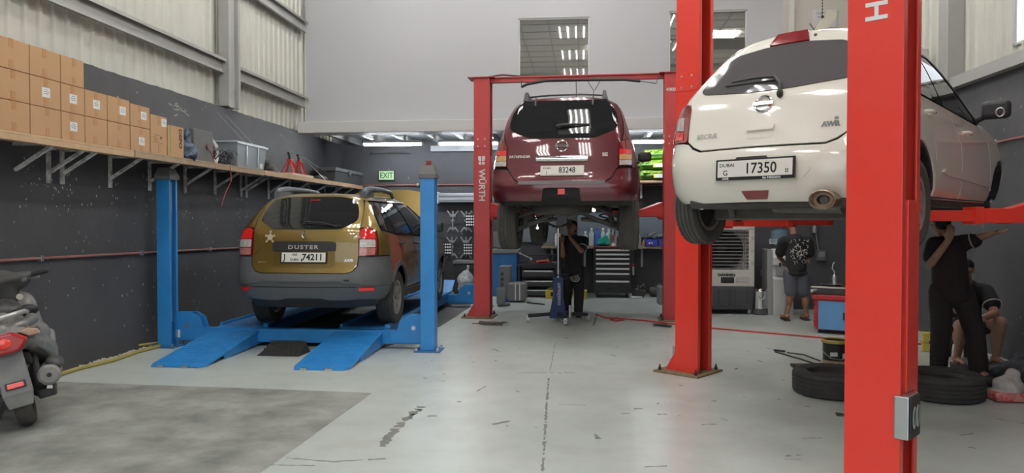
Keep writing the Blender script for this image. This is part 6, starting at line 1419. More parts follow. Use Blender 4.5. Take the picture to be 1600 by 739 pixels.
text('lettering', 'nussbaum', .085, M('jack_print', (.5, .5, .55), .5), t, (-.0, -.0612, .42), (Matrix.Rotation(pi / 2, 3, 'X') @ Matrix.Rotation(pi / 2, 3, 'Z')).to_euler(), .0005, .001, 1.0)
# inspection lamps under the car
tag(MB().ball((.16, 10.6, 1.66), .026, 12, 8).cyl((.16, 10.6, 1.67), (.16, 10.6, 1.74), .02, n=10).build('inspection_lamp', M('lamp_lit', (1, .98, .9), .4, emit=3), None, 50), 'small bright inspection lamp hanging under the dark red car', 'lamp')
tag(MB().ball((-.68, 11.3, 1.4), .02, 10, 6).tube([(-.68, 11.3, 1.4), (-.68, 11.3, 1.5), (-.72, 11.3, 1.6)], .005, 5).build('work_light', M('lamp_lit2', (.95, .95, .9), .4, emit=2), None, 50), 'tiny bright work light beside the jack saddle', 'lamp')
# air hose, can, spills on the floor
m = MB()
m.tube([(.22, 12.0, .012), (.35, 11.6, .012), (.55, 11.55, .012), (.62, 11.35, .014), (.5, 11.2, .014), (.42, 11.35, .016), (.58, 11.5, .014), (.9, 11.35, .012), (1.3, 11.0, .012), (1.8, 10.6, .012), (2.4, 10.25, .012), (3.15, 9.8, .012), (3.7, 9.55, .012), (4.3, 9.4, .012)], .011, 8)
tag(m.build('air_hose', M('hose_red', (.50, .05, .05), .45)), 'thin red air hose snaking across the pale floor', 'hose')
t = thing('spray_can', 'grey spray can standing on the floor left of the bay lift column', 'spray can', (1.36, 10.75, 0)); MB().lathe([(.0001, 0), (.033, 0), (.033, .15), (.022, .175), (.0001, .175)], 18).build('can_body', STEEL, t); MB().cyl((0, 0, .175), (0, 0, .205), .02, n=12).build('cap', WHITE, t)
m = MB(); rr = random.Random(8)
for k in range(26): m.tube([(-1.33 + rr.gauss(0, .1), 10.72 + rr.gauss(0, .06), .012 + rr.uniform(0, .03)) for _ in range(3)], .007, 5)
tag(m.build('scrap_pile', M('scrap', (.12, .105, .09), .7), None, None), 'small heap of dark metal scraps on the floor by the faded lift left column', 'scraps', kind='stuff')
m = MB(); m.b2((1.02, 10.80, .0), (1.22, 10.9, .03)); m.bar((1.07, 10.8, .02), (1.25, 10.66, .02), .04, .03); tag(m.build('air_gun', DARKSTEEL, None, None, .006), 'dark air gun lying on the floor at the end of the red hose', 'air gun')
# ------------------------------------------------------------------ right side: cooler, dispenser, trolley, wheels
COOLW = M('cooler_white', (.62, .61, .57), .45); COOLD = M('cooler_grey', (.055, .057, .065), .5)
t = thing('air_cooler', 'large white and charcoal portable air cooler behind the bay lift column', 'air cooler', (2.32, 12.62, 0))
hw = .44
m = MB(); m.b2((-hw, -.32, .66), (hw, .3, .72)); m.b2((-hw, -.32, 1.36), (hw, .3, 1.44)); m.b2((-hw, -.32, .7), (-hw + .09, .3, 1.4)); m.b2((hw - .09, -.32, .7), (hw, .3, 1.4)); m.b2((-hw, -.1, .7), (hw, .3, 1.4)); m.b2((-hw, -.32, .45), (hw, .3, .68)); m.build('housing', COOLW, t, None, .012)
m = MB(); m.prism([(-.42, .08), (.42, .08), (.44, .45), (-.44, .45)], 'y', -.33, .28); m.build('tank', COOLD, t, None, .015)
for x in (-.3, -.04, .22): MB().b2((x - .09, -.345, .14), (x + .09, -.33, .40)).build('tank_panel', COOLD, t, None, .01)
mt = Matrix.Translation((-.05, -.14, 1.04)) @ Matrix.Rotation(pi / 2, 4, 'X')
MB().lathe([(.31, -.04), (.31, .06), (.335, .06), (.335, -.04)], 40, mt, closed=True).build('fan_ring', BLACKPL, t)
MB().lathe([(.0001, -.035), (.32, -.035), (.32, -.045), (.0001, -.045)], 40, mt).build('fan_back', M('fan_black', (.01, .01, .011), .6), t)
MB().lathe([(.0001, 0), (.07, 0), (.07, .05), (.0001, .06)], 20, mt).build('fan_hub', BLACKPL, t)
for k in range(5): MB().bar(Vector((-.05, -.12, 1.04)) + Vector((cos(k * 1.257), 0, sin(k * 1.257))) * .06, Vector((-.05, -.12, 1.04)) + Vector((cos(k * 1.257), 0, sin(k * 1.257))) * .29, .14, .012, up=(0, 1, .5)).build('fan_blade', M('fan_black', (.01, .01, .011), .6), t, None)
for z in [.74 + .055 * k for k in range(12)]: MB().b2((-hw + .085, -.30, z - .006), (hw - .085, -.285, z + .006)).build('grille_bar', M('grille_grey', (.3, .3, .3), .5), t, None)
m = MB()
for k in range(22): m.b2((-.34 + .033 * k, -.28, .73), (-.335 + .033 * k, -.275, 1.37))
o = m.build('grille_wire', BLACKPL, t, None); o['kind'] = 'stuff'
MB().b2((.15, -.328, .52), (.36, -.31, .60)).build('recess_panel', M('cooler_shade', (.5, .49, .46), .5), t, None, .004)
MB().b2((-.09, -.33, .505), (.12, -.315, .60)).build('control_window', BLACKPL, t, None, .006)
text('lettering', 'DANNIQ', .055, INK, t, (.0, -.3265, .635), FACE, .0006, .003, 1.25)
m = MB()
for k in range(3): m.b2((hw - .06, -.326, .8 + .2 * k), (hw - .01, -.31, .86 + .2 * k))
m.build('side_clips', M('cooler_shade', (.5, .49, .46)), t, None, .006)
MB().b2((-.12, -.345, 1.40), (.0, -.32, 1.435)).build('display', M('display_lit', (.25, .3, 1.0), .4, emit=1.2), t, None)
for x in (-.36, .36): MB().cyl((x - .02, -.26, .05), (x + .02, -.26, .05), .05, n=16).build('castor', STEEL, t); MB().b2((x - .03, -.29, .05), (x + .03, -.23, .1)).build('castor_fork', BLACKPL, t, None)
t = thing('waste_bin', 'polished steel pedal bin between the air cooler and the water dispenser', 'bin', (2.86, 12.34, 0)); MB().lathe([(.0001, 0), (.115, 0), (.115, .37), (.12, .38), (.11, .42), (.0001, .43)], 28).build('bin_body', CHROME, t); MB().cyl((0, 0, 0), (0, 0, .10), .12, n=28).build('base_band', GREYPL, t); MB().tube([(-.06, -.118, .30), (0, -.135, .25), (.06, -.118, .30)], .006, 6).build('handle', STEEL, t)
# water dispenser
DW = M('dispenser_white', (.6, .6, .6), .35); DG = M('dispenser_grey', (.33, .34, .35), .4)
t = thing('water_dispenser', 'white and grey upright water dispenser beside the person in shorts', 'water dispenser', (3.19, 12.50, 0))
MB().prism([(-.26, 0), (.2, 0), (.2, 1.03), (-.12, 1.06), (-.24, .92), (-.26, .80), (-.20, .78), (-.20, .62), (-.27, .58)], 'x', -.15, .15).build('body', DW, t, None, .012)
MB().b2((-.23, -.2, 0), (-.15, .2, 1.05)).build('side_panel', DG, t, None, .01); MB().b2((.15, -.24, 0), (.17, .2, .5)).build('lower_side', DW, t, None, .006)
MB().b2((-.10, -.24, .63), (.12, -.205, .86)).build('tap_panel', DG, t, None, .015)
for x in (-.05, .06): MB().cyl((x, -.27, .78), (x, -.27, .83), .014, n=10).b2((x - .012, -.27, .82), (x + .012, -.22, .84)).build('tap', BLACKPL, t)
MB().lathe([(.0001, 0), (.04, 0), (.05, .05), (.13, .12), (.13, .3), (.0001, .34)], 24, Matrix.Translation((0, 0, 1.05))).build('water_bottle', M('water_blue', (.25, .4, .55), .1, alpha=.35), t)
t = thing('power_socket', 'white double wall socket with a plug left of the water dispenser', 'socket', (3.12, 13.08, .63)); MB().b2((-.08, -.012, -.055), (.10, .01, .055)).build('socket_plate', WHITE, t, None, .004); MB().b2((-.06, -.06, -.03), (-.02, -.012, .02)).build('plug', BLACKPL, t, None, .005); MB().tube([(.05, -.02, -.02), (.04, -.05, -.12), (.0, -.05, -.25)], .008, 6).build('lead', WHITE, t)
t = thing('paper_notice', 'small white notice on the dark wall above the water dispenser', 'notice', (3.24, 13.07, 1.16)); MB().box((0, 0, 0), (.13, .01, .085)).build('sheet', WHITE, t, None); MB().b2((-.05, -.007, .0), (.04, -.005, .012)).b2((-.05, -.007, -.022), (.05, -.005, -.012)).build('notice_print', PRINT, t, None)
# trolley with red drawers and blue side
TR = M('trolley_red', (.36, .025, .03), .45); TB = M('trolley_blue', (.12, .30, .55), .5)
t = thing('tool_trolley', 'red drawer trolley with a light blue side panel', 'trolley', (3.50, 10.42, 0), -28)
MB().b2((-.30, -.25, .05), (.36, .25, .50)).build('body', TR, t, None, .012)
for k in range(4): 
    d = MB().b2((-.325, -.22, .08 + .10 * k), (-.30, .22, .165 + .10 * k)).build('drawer', TR, t, None, .006); MB().b2((-.335, -.2, .145 + .1 * k), (-.325, .2, .158 + .1 * k)).build('drawer_handle', M('trolley_dark', (.16, .02, .025), .5), d, None)
MB().b2((-.26, -.262, .06), (.34, -.25, .44)).build('side_panel', TB, t, None, .006); MB().b2((.05, -.275, .2), (.07, -.262, .3)).build('catch', BLACKPL, t, None); MB().b2((-.34, -.28, .46), (.40, .28, .52)).build('top_rim', TR, t, None, .01)
for x in (-.25, .3):
    for y in (-.2, .2): MB().cyl((x - .015, y, .03), (x + .015, y, .03), .03, n=12).build('castor', BLACKPL, t)
t = thing('parts_washer', 'dark greasy metal tray bench stacked on the red trolley', 'tray', (3.46, 10.46, .52), -28)
m = MB(); m.b2((-.34, -.25, 0), (.40, .25, .02)); m.b2((-.34, -.25, 0), (.40, -.235, .10)); m.b2((-.34, .235, 0), (.40, .25, .10)); m.b2((-.34, -.25, 0), (-.325, .25, .1)); m.b2((.385, -.25, 0), (.40, .25, .1)); m.build('tray_body', DARKSTEEL, t, None, .004)
MB().b2((-.3, -.262, .09), (.3, -.235, .11)).build('pale_edge', M('pale_edge', (.5, .48, .44), .5), t, None)
def clutter(name, lab, cat, loc, mk, mat): 
    m = MB(); mk(m); o = m.build(name, mat, None, 40, .004); o.location = loc; tag(o, lab, cat)
clutter('air_ratchet', 'shiny air ratchet lying at the left end of the greasy tray', 'ratchet', (3.16, 10.35, .545), lambda m: m.limb((-.08, 0, .02), (.1, .04, .05), .025, .03).limb((.1, .04, .05), (.16, .06, .04), .02, .03), STEEL)
clutter('dark_pan', 'round dark pan resting on the greasy tray', 'pan', (3.36, 10.45, .625), lambda m: m.lathe([(.0001, 0), (.12, 0), (.14, .03), (.13, .03), (.11, .01), (.0001, .01)], 24), DARKSTEEL)
t = thing('spray_bottle', 'slim silver bottle with a curved nozzle on the tray', 'bottle', (3.37, 10.36, .625)); MB().lathe([(.0001, 0), (.03, 0), (.03, .13), (.015, .16), (.0001, .16)], 18).build('body', STEEL, t); MB().tube([(0, 0, .16), (0, 0, .2), (-.03, 0, .24), (-.02, 0, .30), (.0, 0, .33)], .008, 8).build('nozzle', STEEL, t)
t = thing('paper_cup', 'white paper cup on the tray near the big red column', 'cup', (3.53, 10.28, .625)); MB().lathe([(.0001, 0), (.024, 0), (.034, .08), (.031, .08), (.022, .005), (.0001, .005)], 18).build('cup_body', WHITE, t)
clutter('red_cloth', 'crumpled red rag at the right end of the tray', 'rag', (3.62, 10.25, .62), lambda m: m.ball((0, 0, .02), (.14, .1, .035), 14, 8).ball((.08, -.03, .03), (.07, .06, .03)), M('rag_red', (.28, .03, .035), .9, bump=(20, .8)))
# hung on the wall behind: spray gun, red holder, grey box
t = thing('spray_gun', 'silver spray gun with a cup hanging on the dark wall by the big red column', 'spray gun', (3.90, 13.0, 1.40)); MB().cyl((0, 0, -.09), (0, 0, .02), .055, .06, 18).build('cup', STEEL, t); MB().limb((0, 0, .03), (0, 0, .1), .02, .025).limb((0, 0, .08), (-.12, 0, .06), .018, .012).limb((.02, 0, -.1), (.06, 0, -.38), .009, .009).build('gun_body', STEEL, t); MB().b2((-.01, .0, .08), (.01, .1, .1)).build('wall_hook', DARKSTEEL, t, None)
t = thing('tool_holder', 'small red tool holder on the dark wall below the spray gun', 'holder', (3.80, 13.06, 1.05)); MB().b2((-.06, -.04, -.1), (.05, .04, .1)).build('holder_body', TR, t, None, .008); MB().cyl((-.03, -.05, -.08), (-.03, -.05, .1), .012, n=10).build('grip', BLACKPL, t); MB().cyl((.02, -.05, -.08), (.02, -.05, .1), .012, n=10).build('grip', WHITE, t)
t = thing('switch_box', 'grey switch box on the dark wall beside the big red column', 'box', (4.02, 13.06, .93)); MB().b2((-.07, -.05, -.09), (.07, .04, .09)).build('box_body', GREYPL, t, None, .006); MB().b2((-.05, -.056, -.03), (.05, -.05, .06)).build('cover', GREYBOX, t, None, .003)
# wheels lying on the floor
def lying_wheel(x, y, label, r=.335, w=.21):
    t = thing('wheel_assembly', label, 'tyre', (x, y, w / 2 + .001), 0, 'tyres lying on the floor')
    h = w / 2; m = MB(); rr = .21
    prof = [(rr, -h * .82), (rr + .03, -h * .92), (r * .8, -h), (r - .03, -h * .97), (r - .008, -h * .84)]
    for g in (-.5, -.17, .17, .5): prof += [(r, h * (g - .09)), (r - .009, h * (g - .07)), (r - .009, h * (g + .07)), (r, h * (g + .09))]
    prof += [(r - .008, h * .84), (r - .03, h * .97), (r * .8, h), (rr + .03, h * .92), (rr, h * .82)]
    m.lathe(prof, 60, None, closed=True); m.build('tyre', RUBBER, t, 30)
    rm = MB(); rm.lathe([(.0001, .02), (.06, .03), (.1, .02), (rr - .02, .05), (rr + .004, h * .8), (rr + .004, -h * .8), (rr - .02, -.05), (.0001, -.02)], 40); rm.build('rim', DARKSTEEL, t, 30); return t
lying_wheel(2.18, 6.72, 'black tyre lying flat below the paint bucket, left of the nearest red column'); lying_wheel(3.06, 6.68, 'black tyre lying flat at the feet of the standing person')
MB_ = MB()
t = thing('paint_bucket', 'black open paint bucket with a wire handle standing behind the lying tyre', 'bucket', (2.56, 7.82, 0)); MB().lathe([(.0001, 0), (.115, 0), (.125, .28), (.132, .285), (.132, .30), (.12, .30), (.112, .02), (.0001, .015)], 32).build('bucket_body', M('bucket_black', (.02, .02, .02), .35), t); MB().lathe([(.121, .27), (.136, .275), (.136, .302), (.128, .308), (.119, .302)], 32, None, closed=True).build('rim_band', M('bucket_rim', (.45, .33, .1), .5, .4), t)
MB().lathe([(.1195, .015), (.1225, .015), (.1255, .10), (.1225, .10)], 32, None, closed=True).build('lower_label', M('bucket_label', (.48, .32, .2), .5), t); MB().b2((-.09, -.129, .15), (-.02, -.118, .19)).b2((.03, -.129, .13), (.1, -.112, .18)).build('label_spot', WHITE, t, None)
MB().tube([(-.13, 0, .27), (-.16, -.1, .2), (-.1, -.17, .14), (.0, -.19, .13), (.1, -.16, .18), (.13, -.02, .27)], .005, 6).build('handle', STEEL, t)
text('lettering', 'Dna', .075, WHITEPRINT, t, (.0, -.126, .055), FACE, .001, .001, 1.0)
m = MB(); m.tube([(2.2, 8.75, .01), (2.35, 8.3, .012), (2.44, 8.0, .012)], .008, 6); m.tube([(2.32, 8.7, .01), (2.4, 8.35, .05), (2.5, 8.1, .03)], .008, 6); m.bar((2.2, 8.8, .02), (2.3, 8.72, .02), .03, .02); m.b2((2.15, 7.85, 0), (2.42, 7.95, .03)); tag(m.build('scattered_tools', DARKSTEEL, None, 40), 'dark wires and rods scattered on the floor left of the paint bucket', 'tools', kind='stuff')
# bags and bits at the right edge
PB = M('clear_bag', (.45, .44, .43), .25, var=(14, .8, (.68, .66, .64)), bump=(25, .9), alpha=.8)
t = thing('shopping_bag', 'clear plastic bag with red contents on the floor at the right edge', 'bag', (3.56, 6.6, 0)); blob('film', [('ball', (0, 0, .11), (.13, .11, .10)), ('ball', (.03, 0, .2), (.06, .05, .07)), ('ball', (-.06, 0, .05), (.10, .1, .05))], PB, t, .012, 2, .02, 4); blob('red_contents', [('box', (-.02, -.02, .045), (.27, .2, .07))], M('contents_red', (.5, .05, .06), .5, var=(20, .8, (.6, .4, .35), 2)), t, .012, 2, .006, 1)
b = blob('dark_sack', [('ball', (4.08, 7.35, .10), (.16, .2, .11)), ('ball', (4.14, 7.42, .18), (.1, .12, .08)), ('ball', (3.98, 7.5, .07), (.12, .14, .08))], M('sack_dark', (.035, .04, .05), .5, bump=(16, .8)), None, .014, 2, .03, 7); tag(b, 'dark crumpled sack on the floor behind the clear bag at the right edge', 'sack')
t = thing('tool_case', 'yellow tool case on the floor between the standing person legs', 'case', (4.03, 8.98, 0), -20); MB().b2((-.12, -.06, 0), (.12, .06, .22)).build('case_body', M('case_yellow', (.62, .47, .1), .5), t, None, .012); MB().b2((-.05, -.07, .10), (.05, -.06, .13)).build('handle', BLACKPL, t, None); MB().b2((-.13, -.065, .1), (.13, .065, .112)).build('seam', M('case_dark_yellow', (.4, .3, .06), .5), t, None)
t = thing('spare_part', 'small dark cylindrical part lying on the floor beside the standing person', 'car part', (3.62, 7.08, 0)); MB().cyl((-.08, 0, .04), (.1, .05, .04), .04, n=16).build('drum', DARKSTEEL, t); MB().cyl((.1, .05, .04), (.16, .07, .04), .02, n=12).build('stub', STEEL, t)
t = thing('floor_tray', 'dark low tray on the floor behind the tyre at the standing person feet', 'tray', (4.02, 7.78, 0)); MB().b2((-.3, -.16, 0), (.3, .16, .05)).build('tray_body', M('tray_dark', (.03, .028, .028), .6), t, None, .01); MB().cyl((-.1, 0, .05), (-.1, 0, .09), .05, n=14).build('knob', DARKSTEEL, t)
# notice on the office wall, tilted board and chain
t = thing('waiting_area_sign', 'white customer waiting area notice on the beige office wall', 'sign', (4.06, 13.085, 4.92)); MB().box((0, 0, 0), (.40, .012, .30)).build('sheet', M('notice_sheet', (.6, .57, .56), .5), t, None, .002)
for q, s in enumerate(('CUSTOMER', 'WAITING', 'AREA')): text('lettering', s, .055, M('notice_ink', (.16, .16, .2), .6), t, (0, -.0075, .085 - .062 * q), FACE, .0004, .0005, 1.0)
MB().b2((-.07, -.0075, -.095), (.07, -.0065, -.085)).build('rule', M('notice_ink', (.16, .16, .2)), t, None)
t = thing('tag_board', 'tilted cream board on a chain behind the white car roof', 'board', (3.92, 12.6, 4.72)); MB().box((0, 0, 0), (.17, .015, .44), (0, R(32), 0)).build('sheet', M('cream_card', (.62, .59, .48), .6), t, None, .003)
m = MB(); 
for k in range(48): m.ball((-.05, -.01, .12 + .05 * k), (.010, .010, .022), 6, 4)
o = m.build('chain', DARKSTEEL, t); o['kind'] = 'stuff'
MB().ball((-.05, -.02, .10), .022, 10, 6).build('hook', BLACKPL, t)
t = thing('junction_box', 'small pale box on the right wall behind the white car', 'box', (4.54, 10.55, 3.72)); MB().b2((-.05, -.1, -.08), (.05, .1, .08)).build('box_body', M('box_pale', (.55, .53, .5), .5), t, None, .01); MB().cyl((-.02, 0, .08), (-.02, 0, .12), .03, n=12).build('gland', WHITE, t)
# ------------------------------------------------------------------ people
HAIR = M('hair_black', (.012, .011, .011), .7, bump=(60, .5)); SKIN_L = M('skin_tan', (.36, .20, .14), .55, var=(20, .3, (.3, .16, .11)))
EYE = M('eye_dark', (.01, .01, .01), .2)
def hand(P, w, d, n, side, curl=.5, s=1.0):
    """palm and five fingers at wrist w, pointing along d, palm facing n"""
    w, d, n = Vector(w), Vector(d).normalized(), Vector(n); n = (n - d * n.dot(d)).normalized(); x = d.cross(n) * side
    for k in range(4): P.append(('limb', tuple(w + d * .02 * s + x * (-.024 + .016 * k) * s), tuple(w + d * .085 * s + x * (-.03 + .02 * k) * s), .014 * s, .011 * s, 8))
    for k, L in enumerate((.062, .074, .068, .052)):
        b = w + d * .085 * s + x * (-.03 + .02 * k) * s; d1 = (d + n * curl * .6).normalized(); d2 = (d + n * curl * 1.8).normalized()
        m1 = b + d1 * L * .5 * s; P += [('limb', tuple(b), tuple(m1), .0098 * s, .009 * s, 8), ('limb', tuple(m1), tuple(m1 + d2 * L * .5 * s), .009 * s, .0078 * s, 8)]
    t0 = w + d * .03 * s - x * .022 * s; t1 = t0 + (d * .6 - x * .7 + n * .35).normalized() * .042 * s; P += [('limb', tuple(t0), tuple(t1), .013 * s, .0105 * s, 8), ('limb', tuple(t1), tuple(t1 + (d + n * .3 - x * .1).normalized() * .034 * s), .0105 * s, .0085 * s, 8)]
def head(P, c, f, up=(0, 0, 1)):
    c, f = Vector(c), Vector(f).normalized(); u = Vector(up); u = (u - f * u.dot(f)).normalized(); x = f.cross(u)
    P += [('ball', tuple(c + u * .025 - f * .008), (.076, .088, .090), 16, 12), ('ball', tuple(c - u * .04 + f * .02), (.058, .066, .07), 14, 10), ('ball', tuple(c - u * .085 + f * .045), (.032, .03, .026), 12, 8)]
    P += [('limb', tuple(c + u * .012 + f * .082), tuple(c - u * .028 + f * .104), .009, .014, 8), ('limb', tuple(c - u * .062 + f * .082 - x * .018), tuple(c - u * .062 + f * .082 + x * .018), .009, .009, 8)]
    for s in (-1, 1): P += [('ball', tuple(c + x * s * .078 - f * .008 - u * .01), (.014, .022, .03), 10, 8), ('limb', tuple(c + x * s * .015 + u * .032 + f * .076), tuple(c + x * s * .048 + u * .03 + f * .062), .009, .008, 8)]
    return c, f, u, x
def head_extras(root, h, cap=False):
    c, f, u, x = h
    m = MB()
    for s in (-1, 1): m.ball(c + x * s * .031 + u * .012 + f * .077, .0095, 8, 6)
    m.build('eyes', EYE, root)
    blob('hair', [('ball', tuple(c + u * .045 - f * .02), (.082, .094, .078), 16, 10), ('ball', tuple(c - f * .045), (.074, .06, .085), 14, 10)], HAIR, root, .01, 2, .003)
def foot(P, a, d, s=1.0, r=.038):
    a, d = Vector(a), Vector(d).normalized(); P += [('limb', tuple(a + Vector((0, 0, -.02)) - d * .03), tuple(a + d * .12 * s + Vector((0, 0, -.035))), r, r * .8), ('limb', tuple(a + Vector((0, 0, -.035)) - d * .03), tuple(a + d * .15 * s + Vector((0, 0, -.042))), r * .7, r * .6)]

# the mechanic under the dark red car
p1 = thing('person', 'person in black polo shirt and trousers working under the dark red car, hand at face', 'person', (-.15, 11.78, 0), 0, None)
P = []
h = head(P, (-.02, -.06, 1.405), (-.45, -.85, .28), (.0, .1, 1))
P += [('limb', (0, .0, 1.22), (-.01, -.035, 1.33), .052, .05)]
P += [('limb', (0, .03, 1.16), (0, .03, .78), .12, .12), ('limb', (-.15, .02, 1.2), (.15, .02, 1.2), .06, .06)]
sR, eR, wR = (.18, .0, 1.2), (.13, -.19, 1.04), (-.03, -.21, 1.24); sL, eL, wL = (-.17, .0, 1.19), (-.15, -.15, .97), (-.16, -.24, 1.17)
for a, b, c in ((sR, eR, wR), (sL, eL, wL)): P += [('limb', a, b, .047, .04), ('limb', b, c, .039, .028)]
hand(P, wR, (-.30, .1, .9), (.3, -.2, .1), 1, .35, .95); hand(P, wL, (.0, .15, 1), (.2, .9, 0), -1, .8, .95)
kR, aR, kL, aL = (.10, -.03, .40), (.09, .0, .08), (-.09, .0, .41), (-.10, .12, .08)
for s, k, a in ((.085, kR, aR), (-.085, kL, aL)): P += [('limb', (s, .03, .76), k, .085, .058), ('limb', k, a, .056, .038)]; foot(P, a, (.05, -1, 0))
blob('body', P, SKIN, p1, .0075, 2)
head_extras(p1, h)
blob('polo_shirt', [('limb', (0, .03, 1.17), (0, .03, .76), .138, .148), ('ball', (0, .02, .74), (.165, .14, .09)), ('limb', (-.15, .02, 1.195), (.15, .02, 1.195), .082, .082), ('limb', sR, (.145, -.13, 1.09), .075, .070), ('limb', sL, (-.155, -.10, 1.06), .072, .068), ('limb', (0, .0, 1.2), (-.005, -.02, 1.28), .068, .06)], CLOTH_BLACK, p1, .011, 3, .003)
m = MB(); q = Vector((.148, -.122, 1.095)); d = (Vector(eR) - Vector(sR)).normalized()
m.lathe([(.076, -.006), (.078, -.006), (.078, .006), (.076, .006)], 24, Matrix.Translation(q) @ d.to_track_quat('Z', 'Y').to_matrix().to_4x4(), closed=True); m.build('sleeve_stripe', WHITE, p1)
blob('trousers', [('ball', (0, .03, .74), (.155, .125, .1)), ('limb', (.085, .03, .74), kR, .1, .082), ('limb', kR, (.09, .0, .09), .082, .072), ('limb', (-.085, .03, .74), kL, .1, .082), ('limb', kL, (-.10, .12, .09), .082, .072)], CLOTH_BLACK, p1, .011, 3, .004, 3)
for a in (aR, aL): m = MB(); m.limb((a[0], a[1] + .03, .045), (a[0] + .01, a[1] - .14, .035), .045, .035); m.b2((a[0] - .042, a[1] - .17, 0), (a[0] + .048, a[1] + .07, .022)); m.build('shoe', M('shoe_black', (.02, .02, .02), .5), p1)
e = MB()
for k in range(6): a = k * pi / 3; e.tube([(.0 + .036 * cos(a) + .018 * cos(b), -.0, .0 + .03 * sin(a) + .016 * sin(b)) for b in [2 * pi * i / 10 for i in range(10)]], .0045, 5, True)
e.tube([(.07 * cos(b), 0, .05 * sin(b)) for b in [2 * pi * i / 20 for i in range(20)]], .004, 5, True)
o = e.build('hem_print', M('print_grey', (.5, .5, .48), .7), p1); o.location = (.04, -.118, .61)

# person seen from behind in a printed T-shirt
p2 = thing('person', 'person seen from behind in a black printed T-shirt, grey shorts and sandals', 'person', (3.22, 11.66, 0))
P = []
h = head(P, (-.03, .14, 1.46), (-.05, .95, -.25)); P += [('limb', (0, .05, 1.24), (-.02, .10, 1.40), .055, .055), ('limb', (.01, .05, 1.18), (0, .0, .80), .125, .12), ('limb', (-.15, .05, 1.2), (.17, .05, 1.2), .06, .06)]
sL, eL, wL = (-.18, .05, 1.19), (-.20, .16, .95), (-.08, .34, .86); sR, eR, wR = (.20, .05, 1.19), (.25, .14, .95), (.20, .34, .80)
for a, b, c in ((sR, eR, wR), (sL, eL, wL)): P += [('limb', a, b, .047, .04), ('limb', b, c, .039, .028)]
hand(P, wR, (-.2, 1, -.3), (0, 0, -1), -1, .6); hand(P, wL, (.3, 1, -.2), (0, 0, -1), 1, .6)
kL, aL, kR, aR = (-.06, -.02, .40), (-.14, -.05, .085), (.13, .0, .40), (.17, .02, .085)
for s, k, a in ((-.085, kL, aL), (.09, kR, aR)): P += [('limb', (s, .0, .74), k, .088, .056), ('limb', k, a, .055, .034), ('ball', ((k[0] + a[0]) / 2, k[1] + .0 - .02, .29), (.05, .055, .1))]; foot(P, a, (-.25, -.9 if False else .9, 0), 1.0, .034)
blob('body', P, SKIN, p2, .0075, 2); head_extras(p2, h)
blob('t_shirt', [('limb', (.01, .05, 1.18), (.01, .0, .78), .142, .155), ('ball', (.01, .0, .72), (.18, .15, .08)), ('limb', (-.15, .05, 1.2), (.17, .05, 1.2), .08, .08), ('limb', sR, (.235, .11, 1.02), .078, .08), ('limb', sL, (-.195, .12, 1.02), .076, .078), ('limb', (0, .05, 1.22), (-.01, .08, 1.29), .07, .062)], CLOTH_BLACK, p2, .011, 3, .003)
blob('shorts', [('ball', (0, .0, .72), (.165, .135, .1)), ('limb', (-.085, .0, .72), (-.07, -.01, .43), .1, .092), ('limb', (.09, .0, .72), (.12, .0, .43), .1, .092)], M('shorts_grey', (.085, .09, .115), .85), p2, .011, 3, .003, 2)
for a in (aL, aR): MB().b2((a[0] - .05, a[1] - .08, 0), (a[0] + .045, a[1] + .18, .025)).build('sandal', M('sandal_black', (.025, .022, .02), .6), p2, None, .01)
sb = MB(); rr = random.Random(21)
for k in range(60):
    x, z = rr.gauss(.03, .075), rr.gauss(1.06, .09); L = rr.uniform(.02, .07); a = rr.uniform(0, pi)
    x = max(-.09, min(.16, x)); z = max(.88, min(1.22, z))
    y = .05 * (z - .8) / .4 - .148 + .55 * (x - .01)**2 - .008
    sb.tube([(x + cos(a + q * .6) * L * (q - 1) * .5, y + .004 * q, z + sin(a + q * .6) * L * (q - 1) * .5) for q in range(3)], rr.uniform(.0025, .006), 4)
o = sb.build('shirt_print', M('print_pale', (.5, .48, .45), .8), p2, None); o['kind'] = 'stuff'

# person standing under the front of the white car, arm raised sideways
p3 = thing('person', 'person in dark clothes standing under the white car, one arm stretched to the lift arm', 'person', (3.55, 7.55, 0))
P = []
h = head(P, (-.06, .12, 1.475), (-.2, .9, -.3)); P += [('limb', (-.03, .04, 1.28), (-.05, .10, 1.42), .055, .055), ('limb', (-.02, .03, 1.22), (0, .02, .90), .13, .125), ('limb', (-.14, .03, 1.28), (.10, .03, 1.29), .062, .06)]
sR, eR, wR = (.11, .03, 1.30), (.19, -.04, 1.335), (.30, -.10, 1.385); sL, eL, wL = (-.15, .03, 1.28), (-.22, -.06, 1.10), (-.14, -.22, 1.32)
for a, b, c in ((sR, eR, wR), (sL, eL, wL)): P += [('limb', a, b, .05, .042), ('limb', b, c, .041, .03)]
hand(P, wR, (1, -.1, .1), (0, 0, 1), 1, .4); hand(P, wL, (.1, -.3, 1), (0, 1, 0), -1, .5)
kL, aL, kR, aR = (-.12, -.05, .46), (-.10, .04, .09), (.17, -.08, .46), (.20, -.12, .09)
for s, k, a in ((-.09, kL, aL), (.10, kR, aR)): P += [('limb', (s, .02, .84), k, .09, .06), ('limb', k, a, .058, .038)]; foot(P, a, (.1, -1, 0))
blob('body', P, SKIN_L, p3, .0075, 2); head_extras(p3, h)
blob('shirt', [('limb', (-.02, .03, 1.2), (.0, .02, .82), .152, .165), ('ball', (.01, .02, .78), (.19, .16, .1)), ('limb', (-.14, .03, 1.27), (.1, .03, 1.28), .085, .085), ('limb', sR, (.19, -.03, 1.315), .078, .068), ('limb', sL, (-.2, -.02, 1.16), .078, .075)], M('shirt_maroon_black', (.026, .017, .019), .9, bump=(40, .2)), p3, .011, 3, .003)
